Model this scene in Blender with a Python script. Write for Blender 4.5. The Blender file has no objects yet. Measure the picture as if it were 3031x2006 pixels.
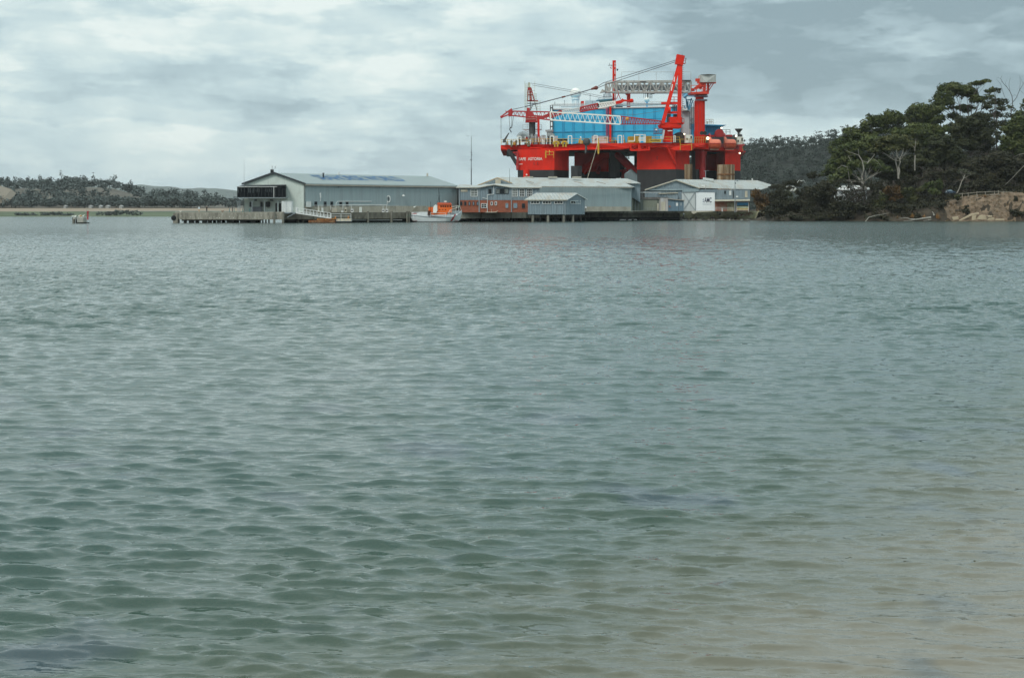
import bpy, bmesh, math, random
import numpy as np
from mathutils import Vector, Matrix
R = math.radians
scene = bpy.context.scene
# ---------------------------------------------------------------- camera
F, CX, HY, H = 4420.0, 1515.5, 626.0, 3.08     # focal length in photo pixels, centre column, horizon row, eye height (m)
cam = bpy.data.cameras.new('camera'); camo = bpy.data.objects.new('camera', cam)
scene.collection.objects.link(camo); scene.camera = camo
camo.location = (0, 0, H); camo.rotation_euler = (R(90), 0, 0)
cam.sensor_width = 36; cam.lens = F/3031*36; cam.shift_y = (HY-1003)/3031
cam.clip_start = 0.5; cam.clip_end = 60000
# ---------------------------------------------------------------- sky, sun, exposure
SUN_EL, SUN_AZ = R(48), R(-150)      # high, behind the camera's left shoulder, veiled
w = bpy.data.worlds.new("World"); scene.world = w; w.use_nodes = True
nt = w.node_tree; N = nt.nodes; L = nt.links; N.clear()
def nd(t, **k):
    n = N.new(t)
    for a, b in k.items(): setattr(n, a, b)
    return n
def mt(op, a, b=None, c=None, clamp=False):
    n = nd('ShaderNodeMath', operation=op, use_clamp=clamp)
    for i, v in enumerate((a, b, c)):
        if v is None: continue
        if isinstance(v, (int, float)): n.inputs[i].default_value = v
        else: L.new(v, n.inputs[i])
    return n.outputs[0]
def sstep(v, lo, hi, a=0.0, b=1.0):
    n = nd('ShaderNodeMapRange', interpolation_type='SMOOTHSTEP')
    L.new(v, n.inputs[0])
    for i, x in zip((1, 2, 3, 4), (lo, hi, a, b)): n.inputs[i].default_value = x
    return n.outputs[0]
def rgbmix(f, a, b):
    n = nd('ShaderNodeMix', data_type='RGBA')
    if isinstance(f, (int, float)): n.inputs[0].default_value = f
    else: L.new(f, n.inputs[0])
    for i, v in ((6, a), (7, b)):
        if isinstance(v, tuple): n.inputs[i].default_value = (*v, 1)
        else: L.new(v, n.inputs[i])
    return n.outputs[2]
tc = nd('ShaderNodeTexCoord'); sp = nd('ShaderNodeSeparateXYZ'); L.new(tc.outputs['Generated'], sp.inputs[0])
az = mt('ARCTAN2', sp.outputs[0], sp.outputs[1]); el = mt('ARCSINE', sp.outputs[2])
def cloudnoise(sx, sz, seed, detail=5, rough=0.55, dist=0.0):
    cb = nd('ShaderNodeCombineXYZ')
    L.new(mt('MULTIPLY', az, sx), cb.inputs[0]); L.new(mt('MULTIPLY', el, sz), cb.inputs[1]); cb.inputs[2].default_value = seed
    n = nd('ShaderNodeTexNoise'); n.inputs['Scale'].default_value = 1; n.inputs['Detail'].default_value = detail
    n.inputs['Roughness'].default_value = rough; n.inputs['Distortion'].default_value = dist
    L.new(cb.outputs[0], n.inputs['Vector']); return n.outputs['Fac']
n1 = cloudnoise(7, 26, 3.1, 3, 0.5, 0.3); n2 = cloudnoise(11, 27, 8.7, 7, 0.5, 0.15); n3 = cloudnoise(30, 62, 1.7, 6, 0.6, 0.1)
n4 = cloudnoise(5, 70, 5.2, 3, 0.5, 0.1)
# dark cloud deck on the right above about 3.5 degrees, paler bank on the left
wob = mt('MULTIPLY_ADD', mt('SUBTRACT', n1, 0.5), 0.16, az)
dk = mt('MULTIPLY', sstep(wob, -0.06, 0.24), sstep(mt('MULTIPLY_ADD', mt('SUBTRACT', n2, 0.5), 0.07, el), 0.045, 0.095))
dk = mt('MULTIPLY', dk, sstep(el, 0.13, 0.20, 1.0, 0.0))
# brightness
lum = mt('MULTIPLY_ADD', mt('SUBTRACT', n2, 0.5), 1.2, 0.60)
lum = mt('MULTIPLY_ADD', mt('SUBTRACT', n1, 0.5), 0.50, lum)
lum = mt('MULTIPLY_ADD', mt('SUBTRACT', n3, 0.5), 0.55, lum)
lum = mt('MULTIPLY_ADD', mt('SUBTRACT', n4, 0.5), 0.25, lum)
n5 = cloudnoise(8, 27, 14.3, 9, 0.56, 0.1); n6 = cloudnoise(17, 55, 21.9, 8, 0.55, 0.1)
lum = mt('ADD', lum, sstep(n5, 0.475, 0.56, -0.13, 0.13)); lum = mt('ADD', lum, sstep(n6, 0.50, 0.57, -0.05, 0.07))
lf = mt('MULTIPLY', sstep(az, -0.02, -0.12), sstep(el, 0.06, 0.10))
lum = mt('MULTIPLY_ADD', lf, 0.19, lum)
lum = mt('MULTIPLY_ADD', dk, -0.52, lum)
rb = mt('MULTIPLY', sstep(az, 0.0, 0.2), sstep(el, 0.065, 0.03))
lum = mt('MULTIPLY_ADD', rb, 0.10, lum)
# contrast fades towards the horizon
hz_ = sstep(el, 0.0, 0.045)
lum = mt('ADD', mt('MULTIPLY', mt('SUBTRACT', lum, 0.50), mt('MULTIPLY_ADD', hz_, 0.8, 0.2)), 0.50, clamp=True)
cr = nd('ShaderNodeValToRGB'); L.new(lum, cr.inputs[0])
CR = [(0.0, (0.235, 0.325, 0.362)), (0.3, (0.350, 0.462, 0.502)), (0.55, (0.485, 0.610, 0.635)), (0.8, (0.60, 0.71, 0.705)), (1.0, (0.72, 0.80, 0.775))]
while len(cr.color_ramp.elements) < len(CR): cr.color_ramp.elements.new(0.5)
for e, (p, c) in zip(cr.color_ramp.elements, CR): e.position = p; e.color = (*c, 1)
top = nd('ShaderNodeVectorMath', operation='SCALE'); L.new(cr.outputs[0], top.inputs[0])
L.new(mt('MULTIPLY', sstep(el, 0.14, 0.7, 1.0, 1.5), 11.0), top.inputs['Scale'])
sky = nd('ShaderNodeTexSky', sky_type='NISHITA', sun_disc=False, sun_elevation=SUN_EL, sun_rotation=SUN_AZ)
sky.air_density = 1; sky.dust_density = 2
col = rgbmix(0.94, sky.outputs[0], top.outputs[0])
bg = nd('ShaderNodeBackground'); bg.inputs[1].default_value = 0.10; L.new(col, bg.inputs[0])
wo = nd('ShaderNodeOutputWorld'); L.new(bg.outputs[0], wo.inputs[0])
sl = bpy.data.lights.new('sun', 'SUN'); so = bpy.data.objects.new('sun', sl); scene.collection.objects.link(so)
sl.energy = 1.5; sl.angle = R(14); sl.color = (1.0, 0.96, 0.90)
sd = Vector((math.sin(SUN_AZ)*math.cos(SUN_EL), math.cos(SUN_AZ)*math.cos(SUN_EL), math.sin(SUN_EL)))
so.rotation_euler = sd.to_track_quat('Z', 'Y').to_euler(); so.location = (0, -20, 60)
scene.view_settings.view_transform = 'Standard'; scene.view_settings.look = 'None'
scene.view_settings.exposure = 0.12; scene.view_settings.gamma = 1.0
scene.render.engine = 'CYCLES'

# ---------------------------------------------------------------- helpers
def P(px, py, D): return Vector(((px-CX)/F*D, D, H+(HY-py)/F*D))
def crop(x0, y0, s): return lambda u, v, D: P(x0+s*u, y0+s*v, D)
cA = crop(1470, 140, 400/1493); cB = crop(1840, 140, 400/1493)
c3 = crop(1860, 150, 280/2369); c4 = crop(1860, 300, 360/2369); c5 = crop(1470, 400, 400/2369)
c6 = crop(1640, 260, 360/2369); c1 = crop(1470, 230, 200/1568); c2 = crop(1640, 160, 260/2265); c7 = crop(1980, 380, 260/2265)
BASE = {}
def link(o): scene.collection.objects.link(o); return o
def tag(o, label=None, cat=None, group=None, kind=None):
    for k, v in (('label', label), ('category', cat), ('group', group), ('kind', kind)):
        if v: o[k] = v
    return o
def thing(name, label, cat, loc, group=None):
    o = bpy.data.objects.new(name, None); o.empty_display_size = 0.3; link(o); o.location = loc
    BASE[o.name] = Vector(loc); return tag(o, label, cat, group)
def children(o): return [c for c in bpy.data.objects if c.parent == o]
class MB:
    def __init__(s): s.v = []; s.f = []
    def add(s, vs, fs):
        n = len(s.v); s.v += [tuple(p) for p in vs]; s.f += [tuple(i+n for i in f) for f in fs]; return s
    def hexa(s, b, t):      # 4 bottom, 4 top points
        return s.add(list(b)+list(t), [(3,2,1,0),(4,5,6,7),(0,1,5,4),(1,2,6,5),(2,3,7,6),(3,0,4,7)])
    def box(s, a, b):
        x0,x1 = sorted((a[0],b[0])); y0,y1 = sorted((a[1],b[1])); z0,z1 = sorted((a[2],b[2]))
        return s.hexa([(x0,y0,z0),(x1,y0,z0),(x1,y1,z0),(x0,y1,z0)], [(x0,y0,z1),(x1,y0,z1),(x1,y1,z1),(x0,y1,z1)])
    def slab(s, pts, off):  # planar polygon extruded by a vector
        n = len(pts); off = Vector(off); p = [Vector(q) for q in pts]
        vs = p+[q+off for q in p]
        return s.add(vs, [tuple(range(n)), tuple(range(2*n-1, n-1, -1))]+[(i+n, (i+1) % n+n, (i+1) % n, i) for i in range(n)])
    def pb(s, c, u0, v0, u1, v1, D, th):   # box from crop pixels at distance D
        a = c(u0, v0, D); b = c(u1, v1, D); return s.box(a, (b.x, D+th, b.z))
    def poly(s, c, uv, D, th): return s.slab([c(u, v, D) for u, v in uv], (0, th, 0))
    def beam(s, a, b, w, h=None):
        a = Vector(a); b = Vector(b); h = h or w; d = (b-a)
        if d.length < 1e-6: return s
        d.normalize(); up = Vector((0,0,1)) if abs(d.z) < 0.95 else Vector((0,1,0))
        x = d.cross(up).normalized()*w/2; y = x.cross(d).normalized()*h/2
        return s.hexa([a-x-y, a+x-y, a+x+y, a-x+y], [b-x-y, b+x-y, b+x+y, b-x+y])
    def tube(s, a, b, r, r2=None, n=8):
        a = Vector(a); b = Vector(b); r2 = r if r2 is None else r2; d = (b-a).normalized()
        up = Vector((0,0,1)) if abs(d.z) < 0.95 else Vector((0,1,0)); x = d.cross(up).normalized(); y = x.cross(d)
        vs = []
        for c, q in ((a, r), (b, r2)):
            vs += [c+(x*math.cos(2*math.pi*i/n)+y*math.sin(2*math.pi*i/n))*q for i in range(n)]
        return s.add(vs, [(i, (i+1) % n, (i+1) % n+n, i+n) for i in range(n)]+[tuple(range(n-1, -1, -1)), tuple(range(n, 2*n))])
    def path(s, pts, r, n=5, taper=None):
        for i in range(len(pts)-1):
            ra = r if taper is None else r+(taper-r)*i/(len(pts)-1); rb_ = r if taper is None else r+(taper-r)*(i+1)/(len(pts)-1)
            s.tube(pts[i], pts[i+1], ra, rb_, n)
        return s
    def lathe(s, c, prof, n=16, ax='z'):
        c = Vector(c); vs = []
        for r, z in prof:
            for i in range(n):
                a = 2*math.pi*i/n; ca, sa = math.cos(a)*r, math.sin(a)*r
                vs.append(c+Vector((ca, sa, z) if ax == 'z' else ((z, ca, sa) if ax == 'x' else (ca, z, sa))))
        fs = [(j*n+i, j*n+(i+1) % n, (j+1)*n+(i+1) % n, (j+1)*n+i) for j in range(len(prof)-1) for i in range(n)]
        fs += [tuple(range(n-1, -1, -1)), tuple(range((len(prof)-1)*n, len(prof)*n))]
        return s.add(vs, fs)
    def ball(s, c, r, n=16, sz=1.0):
        k = n//2
        return s.lathe(c, [(max(0.01, r*math.sin(math.pi*j/k)), -r*sz*math.cos(math.pi*j/k)) for j in range(k+1)], n)
    def truss(s, A, B, n, w, wd, depth=2.4, ends=True, zig=True):
        """two-faced lattice: A=(top,bottom) at one end, B=(top,bottom) at the other"""
        off = Vector((0, depth, 0)); T0, B0 = map(Vector, A); T1, B1 = map(Vector, B)
        for o in (Vector((0,0,0)), off):
            s.beam(T0+o, T1+o, w); s.beam(B0+o, B1+o, w)
            for i in range(n):
                a, b = i/n, (i+1)/n; m = (a+b)/2
                if zig:
                    s.beam(B0.lerp(B1, a)+o, T0.lerp(T1, m)+o, wd); s.beam(T0.lerp(T1, m)+o, B0.lerp(B1, b)+o, wd)
                else:
                    s.beam(B0.lerp(B1, a)+o, T0.lerp(T1, a)+o, wd)
                    p, q = (B0.lerp(B1, a), T0.lerp(T1, b)) if i % 2 else (T0.lerp(T1, a), B0.lerp(B1, b))
                    s.beam(p+o, q+o, wd)
        for i in range(n+1):
            a = i/n
            s.beam(T0.lerp(T1, a), T0.lerp(T1, a)+off, wd); s.beam(B0.lerp(B1, a), B0.lerp(B1, a)+off, wd)
        if ends:
            for o in (Vector((0,0,0)), off): s.beam(T0+o, B0+o, w); s.beam(T1+o, B1+o, w)
        return s
    def rail(s, pts, h=1.1, step=2.0, w=0.08, mid=True):
        up = Vector((0,0,h))
        for a, b in zip(pts[:-1], pts[1:]):
            a = Vector(a); b = Vector(b); s.beam(a+up, b+up, w)
            if mid: s.beam(a+up/2, b+up/2, w*0.8)
            k = max(1, int((b-a).length/step))
            for i in range(k+1): q = a.lerp(b, i/k); s.beam(q, q+up, w)
        return s
    def build(s, name, mat, parent=None, smooth=False):
        base = Vector((0,0,0)); q = parent
        while q is not None:
            if q.name in BASE: base = BASE[q.name]; break
            q = q.parent
        if parent is None:
            c = np.array(s.v); base = Vector(((c[:,0].min()+c[:,0].max())/2, (c[:,1].min()+c[:,1].max())/2, c[:,2].min()))
        me = bpy.data.meshes.new(name)
        me.from_pydata([(a-base.x, b-base.y, c-base.z) for a, b, c in s.v], [], s.f); me.update()
        if smooth: me.polygons.foreach_set('use_smooth', [True]*len(me.polygons))
        me.materials.append(mat); o = bpy.data.objects.new(name, me); link(o)
        if parent is None: o.location = base
        else: o.parent = parent
        return o
def copy_tree(o, parent=None):
    c = o.copy(); link(c)
    if parent: c.parent = parent
    for ch in children(o): copy_tree(ch, c)
    return c
def text_part(name, txt, p0, xdir, updir, width, height, mat, parent, lift=0.03, shear=0.0, sp_=1.0):
    cu = bpy.data.curves.new('t', 'FONT'); cu.body = txt; cu.extrude = 0.0; cu.space_character = sp_; cu.offset = 0.02
    to = bpy.data.objects.new('t', cu); link(to)
    me = bpy.data.meshes.new_from_object(to.evaluated_get(bpy.context.evaluated_depsgraph_get()))
    bpy.data.objects.remove(to); bpy.data.curves.remove(cu)
    co = np.array([v.co[:] for v in me.vertices]); mn = co.min(0); mx = co.max(0)
    xd = Vector(xdir).normalized(); ud = Vector(updir).normalized(); nn = xd.cross(ud).normalized()
    mb = MB(); vs = []
    for c in co:
        a = (c[0]-mn[0])/(mx[0]-mn[0])*width; b = (c[1]-mn[1])/(mx[1]-mn[1])*height
        vs.append(Vector(p0)+xd*(a+shear*b)+ud*b+nn*lift)
    mb.add(vs, [tuple(p.vertices) for p in me.polygons]); bpy.data.meshes.remove(me)
    return mb.build(name, mat, parent)

# ---------------------------------------------------------------- materials
MATS = {}
def mat(name, col, rough=0.6, metal=0.0, var=0.12, scale=(1.5, 1.5, 0.25), dirt=None, dirtamt=0.35, dscale=0.4, bump=0.0, bscale=8, spec=0.4, stripes=None, streak=None):
    """paint or stone with procedural tone variation, patches of dirt or rust and optional vertical corrugation"""
    m = bpy.data.materials.new(name); m.use_nodes = True; t = m.node_tree; n = t.nodes; l = t.links
    b = n['Principled BSDF']; b.inputs['Roughness'].default_value = rough; b.inputs['Metallic'].default_value = metal
    b.inputs['Specular IOR Level'].default_value = spec
    tcn = n.new('ShaderNodeTexCoord'); mp = n.new('ShaderNodeMapping'); mp.inputs['Scale'].default_value = scale
    l.new(tcn.outputs['Object'], mp.inputs[0])
    no = n.new('ShaderNodeTexNoise'); no.inputs['Scale'].default_value = 1; no.inputs['Detail'].default_value = 6; no.inputs['Roughness'].default_value = 0.65
    l.new(mp.outputs[0], no.inputs['Vector'])
    mr = n.new('ShaderNodeMapRange'); mr.inputs[1].default_value = 0.3; mr.inputs[2].default_value = 0.7
    mr.inputs[3].default_value = 1-var*1.6; mr.inputs[4].default_value = 1+var; l.new(no.outputs['Fac'], mr.inputs[0])
    vm = n.new('ShaderNodeVectorMath'); vm.operation = 'SCALE'; vm.inputs[0].default_value = col; l.new(mr.outputs[0], vm.inputs['Scale'])
    out = vm.outputs[0]
    if dirt:
        mp2 = n.new('ShaderNodeMapping'); mp2.inputs['Scale'].default_value = streak or (dscale, dscale, dscale); l.new(tcn.outputs['Object'], mp2.inputs[0])
        n2_ = n.new('ShaderNodeTexNoise'); n2_.inputs['Scale'].default_value = 1; n2_.inputs['Detail'].default_value = 8; n2_.inputs['Roughness'].default_value = 0.7
        l.new(mp2.outputs[0], n2_.inputs['Vector'])
        m2 = n.new('ShaderNodeMapRange'); m2.inputs[1].default_value = 0.48; m2.inputs[2].default_value = 0.66; m2.inputs[4].default_value = dirtamt; l.new(n2_.outputs['Fac'], m2.inputs[0])
        mx = n.new('ShaderNodeMix'); mx.data_type = 'RGBA'; l.new(m2.outputs[0], mx.inputs[0]); l.new(out, mx.inputs[6]); mx.inputs[7].default_value = (*dirt, 1)
        out = mx.outputs[2]
    l.new(out, b.inputs['Base Color'])
    h = None
    if stripes:   # (dirx, diry, dirz, period)
        sx = n.new('ShaderNodeVectorMath'); sx.operation = 'DOT_PRODUCT'; sx.inputs[1].default_value = stripes[:3]; l.new(tcn.outputs['Object'], sx.inputs[0])
        sn = n.new('ShaderNodeMath'); sn.operation = 'SINE'; ml = n.new('ShaderNodeMath'); ml.operation = 'MULTIPLY'; ml.inputs[1].default_value = 2*math.pi/stripes[3]
        l.new(sx.outputs['Value'], ml.inputs[0]); l.new(ml.outputs[0], sn.inputs[0]); h = sn.outputs[0]
        bp = n.new('ShaderNodeBump'); bp.inputs['Strength'].default_value = 0.7; bp.inputs['Distance'].default_value = stripes[3]*0.18; l.new(h, bp.inputs['Height']); l.new(bp.outputs[0], b.inputs['Normal'])
    elif bump:
        nb = n.new('ShaderNodeTexNoise'); nb.inputs['Scale'].default_value = bscale; nb.inputs['Detail'].default_value = 6; l.new(tcn.outputs['Object'], nb.inputs['Vector'])
        bp = n.new('ShaderNodeBump'); bp.inputs['Strength'].default_value = bump; bp.inputs['Distance'].default_value = 1.0/bscale; l.new(nb.outputs['Fac'], bp.inputs['Height']); l.new(bp.outputs[0], b.inputs['Normal'])
    MATS[name] = m; return m
# ================================================================ water
def lerp_tab_(tab, x):
    for (a, b), (c, d) in zip(tab[:-1], tab[1:]):
        if x <= c: return b+(d-b)*(x-a)/(c-a)
    return tab[-1][1]
def water():
    rs = np.random.RandomState(7)
    K = 0.0025
    nr = int(math.log(900/4.5)/K)
    r = 4.5*np.exp(np.arange(nr)*K)
    far = 900*np.exp(np.arange(1, 60)*0.055); r = np.concatenate([[0.3, 1.5, 3.0], r, far]); r = r[r < 9300]
    ain = np.linspace(-0.385, 0.385, 1180); ao = np.linspace(0.40, 1.5, 60)
    a = np.concatenate([-ao[::-1], ain, ao])
    T = np.tan(np.minimum(np.abs(a), 1.5))*np.sign(a)
    rr = r[:, None].astype(np.float64)
    tt = np.where(np.abs(a) < 0.5, np.tan(a), np.sign(a)*(np.tan(0.5)+(np.abs(a)-0.5)*6.0))[None, :]
    Y = np.broadcast_to(rr, (len(r), len(a))).copy(); X = np.clip(rr*tt, -6200, 6200)
    Xf = X.astype(np.float32); Yf = Y.astype(np.float32)
    dr = np.gradient(r)[:, None].astype(np.float32)
    Z = np.zeros_like(Xf); Zs = np.zeros_like(Xf); DX = np.zeros_like(Xf); DY = np.zeros_like(Xf)
    # slow gust pattern scales the small ripples
    g = np.zeros_like(Xf)
    for k in range(9):
        lam = rs.uniform(9, 45); th = rs.uniform(0, math.pi)
        g += np.sin(2*math.pi/lam*(Xf*math.cos(th)*0.55+Yf*math.sin(th))+rs.uniform(0, 6.28)).astype(np.float32)
    g = np.clip(1.0+0.13*g, 0.6, 1.5)
    # short crested groups
    lee = 1-0.15/(1+np.exp(-(Xf/(Yf+1.0)-0.12)/0.07))
    off = 0.80+1.0*np.clip((Yf-10)/50, 0, 1)
    n = 250
    for k in range(n):
        u = (k+0.5)/n; lam = 0.033*(1.35/0.033)**u
        th = R(85)+rs.normal(0, 0.19 if rs.rand() < 0.72 else 0.5)
        kk = 2*math.pi/lam
        slope = 0.0325*lerp_tab_([(0.04, 1.1), (0.08, 1.7), (0.14, 2.1), (0.23, 2.15), (0.36, 1.7), (0.55, 1.15), (0.85, .7), (1.3, .4), (2.4, .25)], lam)
        amp = slope/kk*rs.uniform(0.6, 1.4)
        att = np.clip((lam/dr-2.0)/1.6, 0, 1)
        if lam < 1.0: A = amp*att*g
        else: A = amp*att*np.ones_like(g)
        A = A*lee*off
        ph = kk*(Xf*math.cos(th)+Yf*math.sin(th))+rs.uniform(0, 6.28)
        s_ = np.sin(ph)
        if lam < 1.2: Zs += A*s_
        else: Z += A*s_
        c_ = np.cos(ph)*A*0.3; DX += c_*math.cos(th); DY += c_*math.sin(th)
    # peaked crests over flat troughs
    sg = np.maximum(np.sqrt((Zs**2).mean(1, keepdims=True)), 1e-5)
    tq = 2.7*np.tanh(Zs/sg/2.7)
    Z += sg*(0.52*tq+0.58*np.maximum(tq, 0)**1.3)
    X = Xf-0+DX; Y = Yf+DY
    near = np.clip((r-3)/3, 0, 1)[:, None]
    Z = Z*near
    nR, nC = Z.shape
    co = np.stack([X, Y, Z], -1).reshape(-1, 3).astype(np.float32)
    i = np.arange(nR-1)[:, None]*nC+np.arange(nC-1)[None, :]
    q = np.stack([i, i+1, i+nC+1, i+nC], -1).reshape(-1, 4).astype(np.int32)
    me = bpy.data.meshes.new('water'); me.vertices.add(len(co)); me.vertices.foreach_set('co', co.ravel())
    me.loops.add(q.size); me.loops.foreach_set('vertex_index', q.ravel())
    me.polygons.add(len(q)); me.polygons.foreach_set('loop_start', np.arange(0, q.size, 4, dtype=np.int32))
    me.polygons.foreach_set('use_smooth', np.ones(len(q), dtype=bool))
    me.update(); me.validate()
    m = bpy.data.materials.new('shallow_sea_water'); m.use_nodes = True; t = m.node_tree; nn = t.nodes; l = t.links
    b = nn['Principled BSDF']; b.inputs['IOR'].default_value = 1.68; b.inputs['Roughness'].default_value = 0.03
    b.inputs['Specular IOR Level'].default_value = 0.5
    ge = nn.new('ShaderNodeNewGeometry'); sx = nn.new('ShaderNodeSeparateXYZ'); l.new(ge.outputs['Position'], sx.inputs[0])
    def M(op, a, b_=None, c=None, clamp=False):
        q_ = nn.new('ShaderNodeMath'); q_.operation = op; q_.use_clamp = clamp
        for i_, v in enumerate((a, b_, c)):
            if v is None: continue
            if isinstance(v, (int, float)): q_.inputs[i_].default_value = v
            else: l.new(v, q_.inputs[i_])
        return q_.outputs[0]
    def noise(scale, vec, det=4):
        q_ = nn.new('ShaderNodeTexNoise'); q_.inputs['Scale'].default_value = scale; q_.inputs['Detail'].default_value = det
        l.new(vec, q_.inputs['Vector']); return q_.outputs['Fac']
    # sand bed rises towards the near right shore: the water column gets thin and the bed shows
    depth = M('ADD', M('MULTIPLY', M('SUBTRACT', sx.outputs[1], 8.5), 0.085), M('MULTIPLY', sx.outputs[0], -0.115))
    depth = M('ADD', depth, M('MULTIPLY', M('SUBTRACT', noise(0.35, ge.outputs['Position']), 0.5), 0.5))
    mr = nn.new('ShaderNodeMapRange'); mr.interpolation_type = 'SMOOTHSTEP'; l.new(depth, mr.inputs[0]); mr.inputs[1].default_value = -0.5; mr.inputs[2].default_value = 1.15
    cr_ = nn.new('ShaderNodeValToRGB'); l.new(mr.outputs[0], cr_.inputs[0]); e = cr_.color_ramp
    e.elements[0].position = 0; e.elements[0].color = (0.175, 0.145, 0.102, 1)
    e.elements[1].position = 1; e.elements[1].color = (0.003, 0.037, 0.027, 1)
    x_ = e.elements.new(0.30); x_.color = (0.062, 0.066, 0.036, 1)
    x_ = e.elements.new(0.55); x_.color = (0.016, 0.041, 0.021, 1)
    # weed patches on the bed
    mp = nn.new('ShaderNodeMapping'); mp.inputs['Scale'].default_value = (0.5, 0.35, 1); l.new(ge.outputs['Position'], mp.inputs[0])
    wd = nn.new('ShaderNodeMapRange'); l.new(noise(1.0, mp.outputs[0], 3), wd.inputs[0]); wd.inputs[1].default_value = 0.58; wd.inputs[2].default_value = 0.66; wd.inputs[4].default_value = 0.75
    nearmask = nn.new('ShaderNodeMapRange'); l.new(sx.outputs[1], nearmask.inputs[0]); nearmask.inputs[1].default_value = 34; nearmask.inputs[2].default_value = 18
    mx = nn.new('ShaderNodeMix'); mx.data_type = 'RGBA'; l.new(M('MULTIPLY', wd.outputs[0], nearmask.outputs[0]), mx.inputs[0]); l.new(cr_.outputs[0], mx.inputs[6]); mx.inputs[7].default_value = (0.02, 0.04, 0.055, 1)
    l.new(mx.outputs[2], b.inputs['Base Color'])
    # fine wind ripples below mesh resolution
    mp2 = nn.new('ShaderNodeMapping'); mp2.inputs['Scale'].default_value = (0.55, 1.3, 1); mp2.inputs['Rotation'].default_value = (0, 0, R(7)); l.new(ge.outputs['Position'], mp2.inputs[0])
    fm0 = nn.new('ShaderNodeMapRange'); l.new(sx.outputs[1], fm0.inputs[0]); fm0.inputs[1].default_value = 12; fm0.inputs[2].default_value = 60
    hgt = M('ADD', M('MULTIPLY', noise(10, mp2.outputs[0], 2), 0.009), M('MULTIPLY', M('MULTIPLY', noise(4.2, mp2.outputs[0], 3), fm0.outputs[0]), 0.035))
    mp3 = nn.new('ShaderNodeMapping'); mp3.inputs['Scale'].default_value = (1.9, 0.42, 1); mp3.inputs['Rotation'].default_value = (0, 0, R(5)); l.new(ge.outputs['Position'], mp3.inputs[0])
    hgt2 = M('ADD', M('MULTIPLY', noise(1.0, mp3.outputs[0], 4), 1.5), M('MULTIPLY', noise(0.75, mp2.outputs[0], 4), 0.25))
    rf_ = nn.new('ShaderNodeMapRange'); l.new(sx.outputs[1], rf_.inputs[0]); rf_.inputs[1].default_value = 40; rf_.inputs[2].default_value = 320; rf_.inputs[3].default_value = 0.03; rf_.inputs[4].default_value = 0.13; l.new(rf_.outputs[0], b.inputs['Roughness'])
    fm = nn.new('ShaderNodeMapRange'); l.new(sx.outputs[1], fm.inputs[0]); fm.inputs[1].default_value = 30; fm.inputs[2].default_value = 170
    hh = M('ADD', hgt, M('MULTIPLY', hgt2, fm.outputs[0]))
    bp = nn.new('ShaderNodeBump'); bp.inputs['Strength'].default_value = 1.0; bp.inputs['Distance'].default_value = 1.0; l.new(hh, bp.inputs['Height']); l.new(bp.outputs[0], b.inputs['Normal'])
    me.materials.append(m)
    o = link(bpy.data.objects.new('water', me)); tag(o, kind='structure'); return o
water()
# the sea bed under it all
m_bed = mat('sand_bed', (0.30, 0.25, 0.18), 0.9, scale=(0.3, 0.3, 0.3))
tag(MB().box((-6000, -60, -1.35), (6000, 9400, -1.2)).build('sea_bed', m_bed), kind='structure')
# ================================================================ far shore on the left, hills
rnd = random.Random(11)
def smooth_noise(seed):
    rr = np.random.RandomState(seed); ks = [(rr.uniform(0.5, 1.5)*2**i, rr.uniform(0, 6.28), rr.uniform(0, 6.28), rr.uniform(0, 6.28)) for i in range(6) for _ in range(3)]
    def f(x, y):
        s = 0
        for j, (k, t, p, q) in enumerate(ks): s += math.sin(k*(x*math.cos(t)+y*math.sin(t))+p)/(1+k)
        return s
    return f
def leaf_material(name, cols, rough=0.7):
    """foliage: tone varies leaf clump by leaf clump through a random face attribute and a slow noise"""
    m = bpy.data.materials.new(name); m.use_nodes = True; t = m.node_tree; n = t.nodes; l = t.links
    b = n['Principled BSDF']; b.inputs['Roughness'].default_value = rough; b.inputs['Specular IOR Level'].default_value = 0.25
    at = n.new('ShaderNodeAttribute'); at.attribute_name = 'tone'
    no = n.new('ShaderNodeTexNoise'); no.inputs['Scale'].default_value = 0.22; no.inputs['Detail'].default_value = 3
    tcn = n.new('ShaderNodeTexCoord'); l.new(tcn.outputs['Object'], no.inputs['Vector'])
    ma = n.new('ShaderNodeMath'); ma.operation = 'MULTIPLY_ADD'; l.new(no.outputs['Fac'], ma.inputs[0]); ma.inputs[1].default_value = 1.2; ma.inputs[2].default_value = -0.35
    mb_ = n.new('ShaderNodeMath'); mb_.operation = 'MULTIPLY_ADD'; mb_.use_clamp = True; l.new(at.outputs['Fac'], mb_.inputs[0]); mb_.inputs[1].default_value = 0.55; l.new(ma.outputs[0], mb_.inputs[2])
    cr_ = n.new('ShaderNodeValToRGB'); l.new(mb_.outputs[0], cr_.inputs[0]); e = cr_.color_ramp
    while len(e.elements) < len(cols): e.elements.new(0.5)
    for i, c in enumerate(cols): e.elements[i].position = i/(len(cols)-1); e.elements[i].color = (*c, 1)
    l.new(cr_.outputs[0], b.inputs['Base Color']); return m
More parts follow.
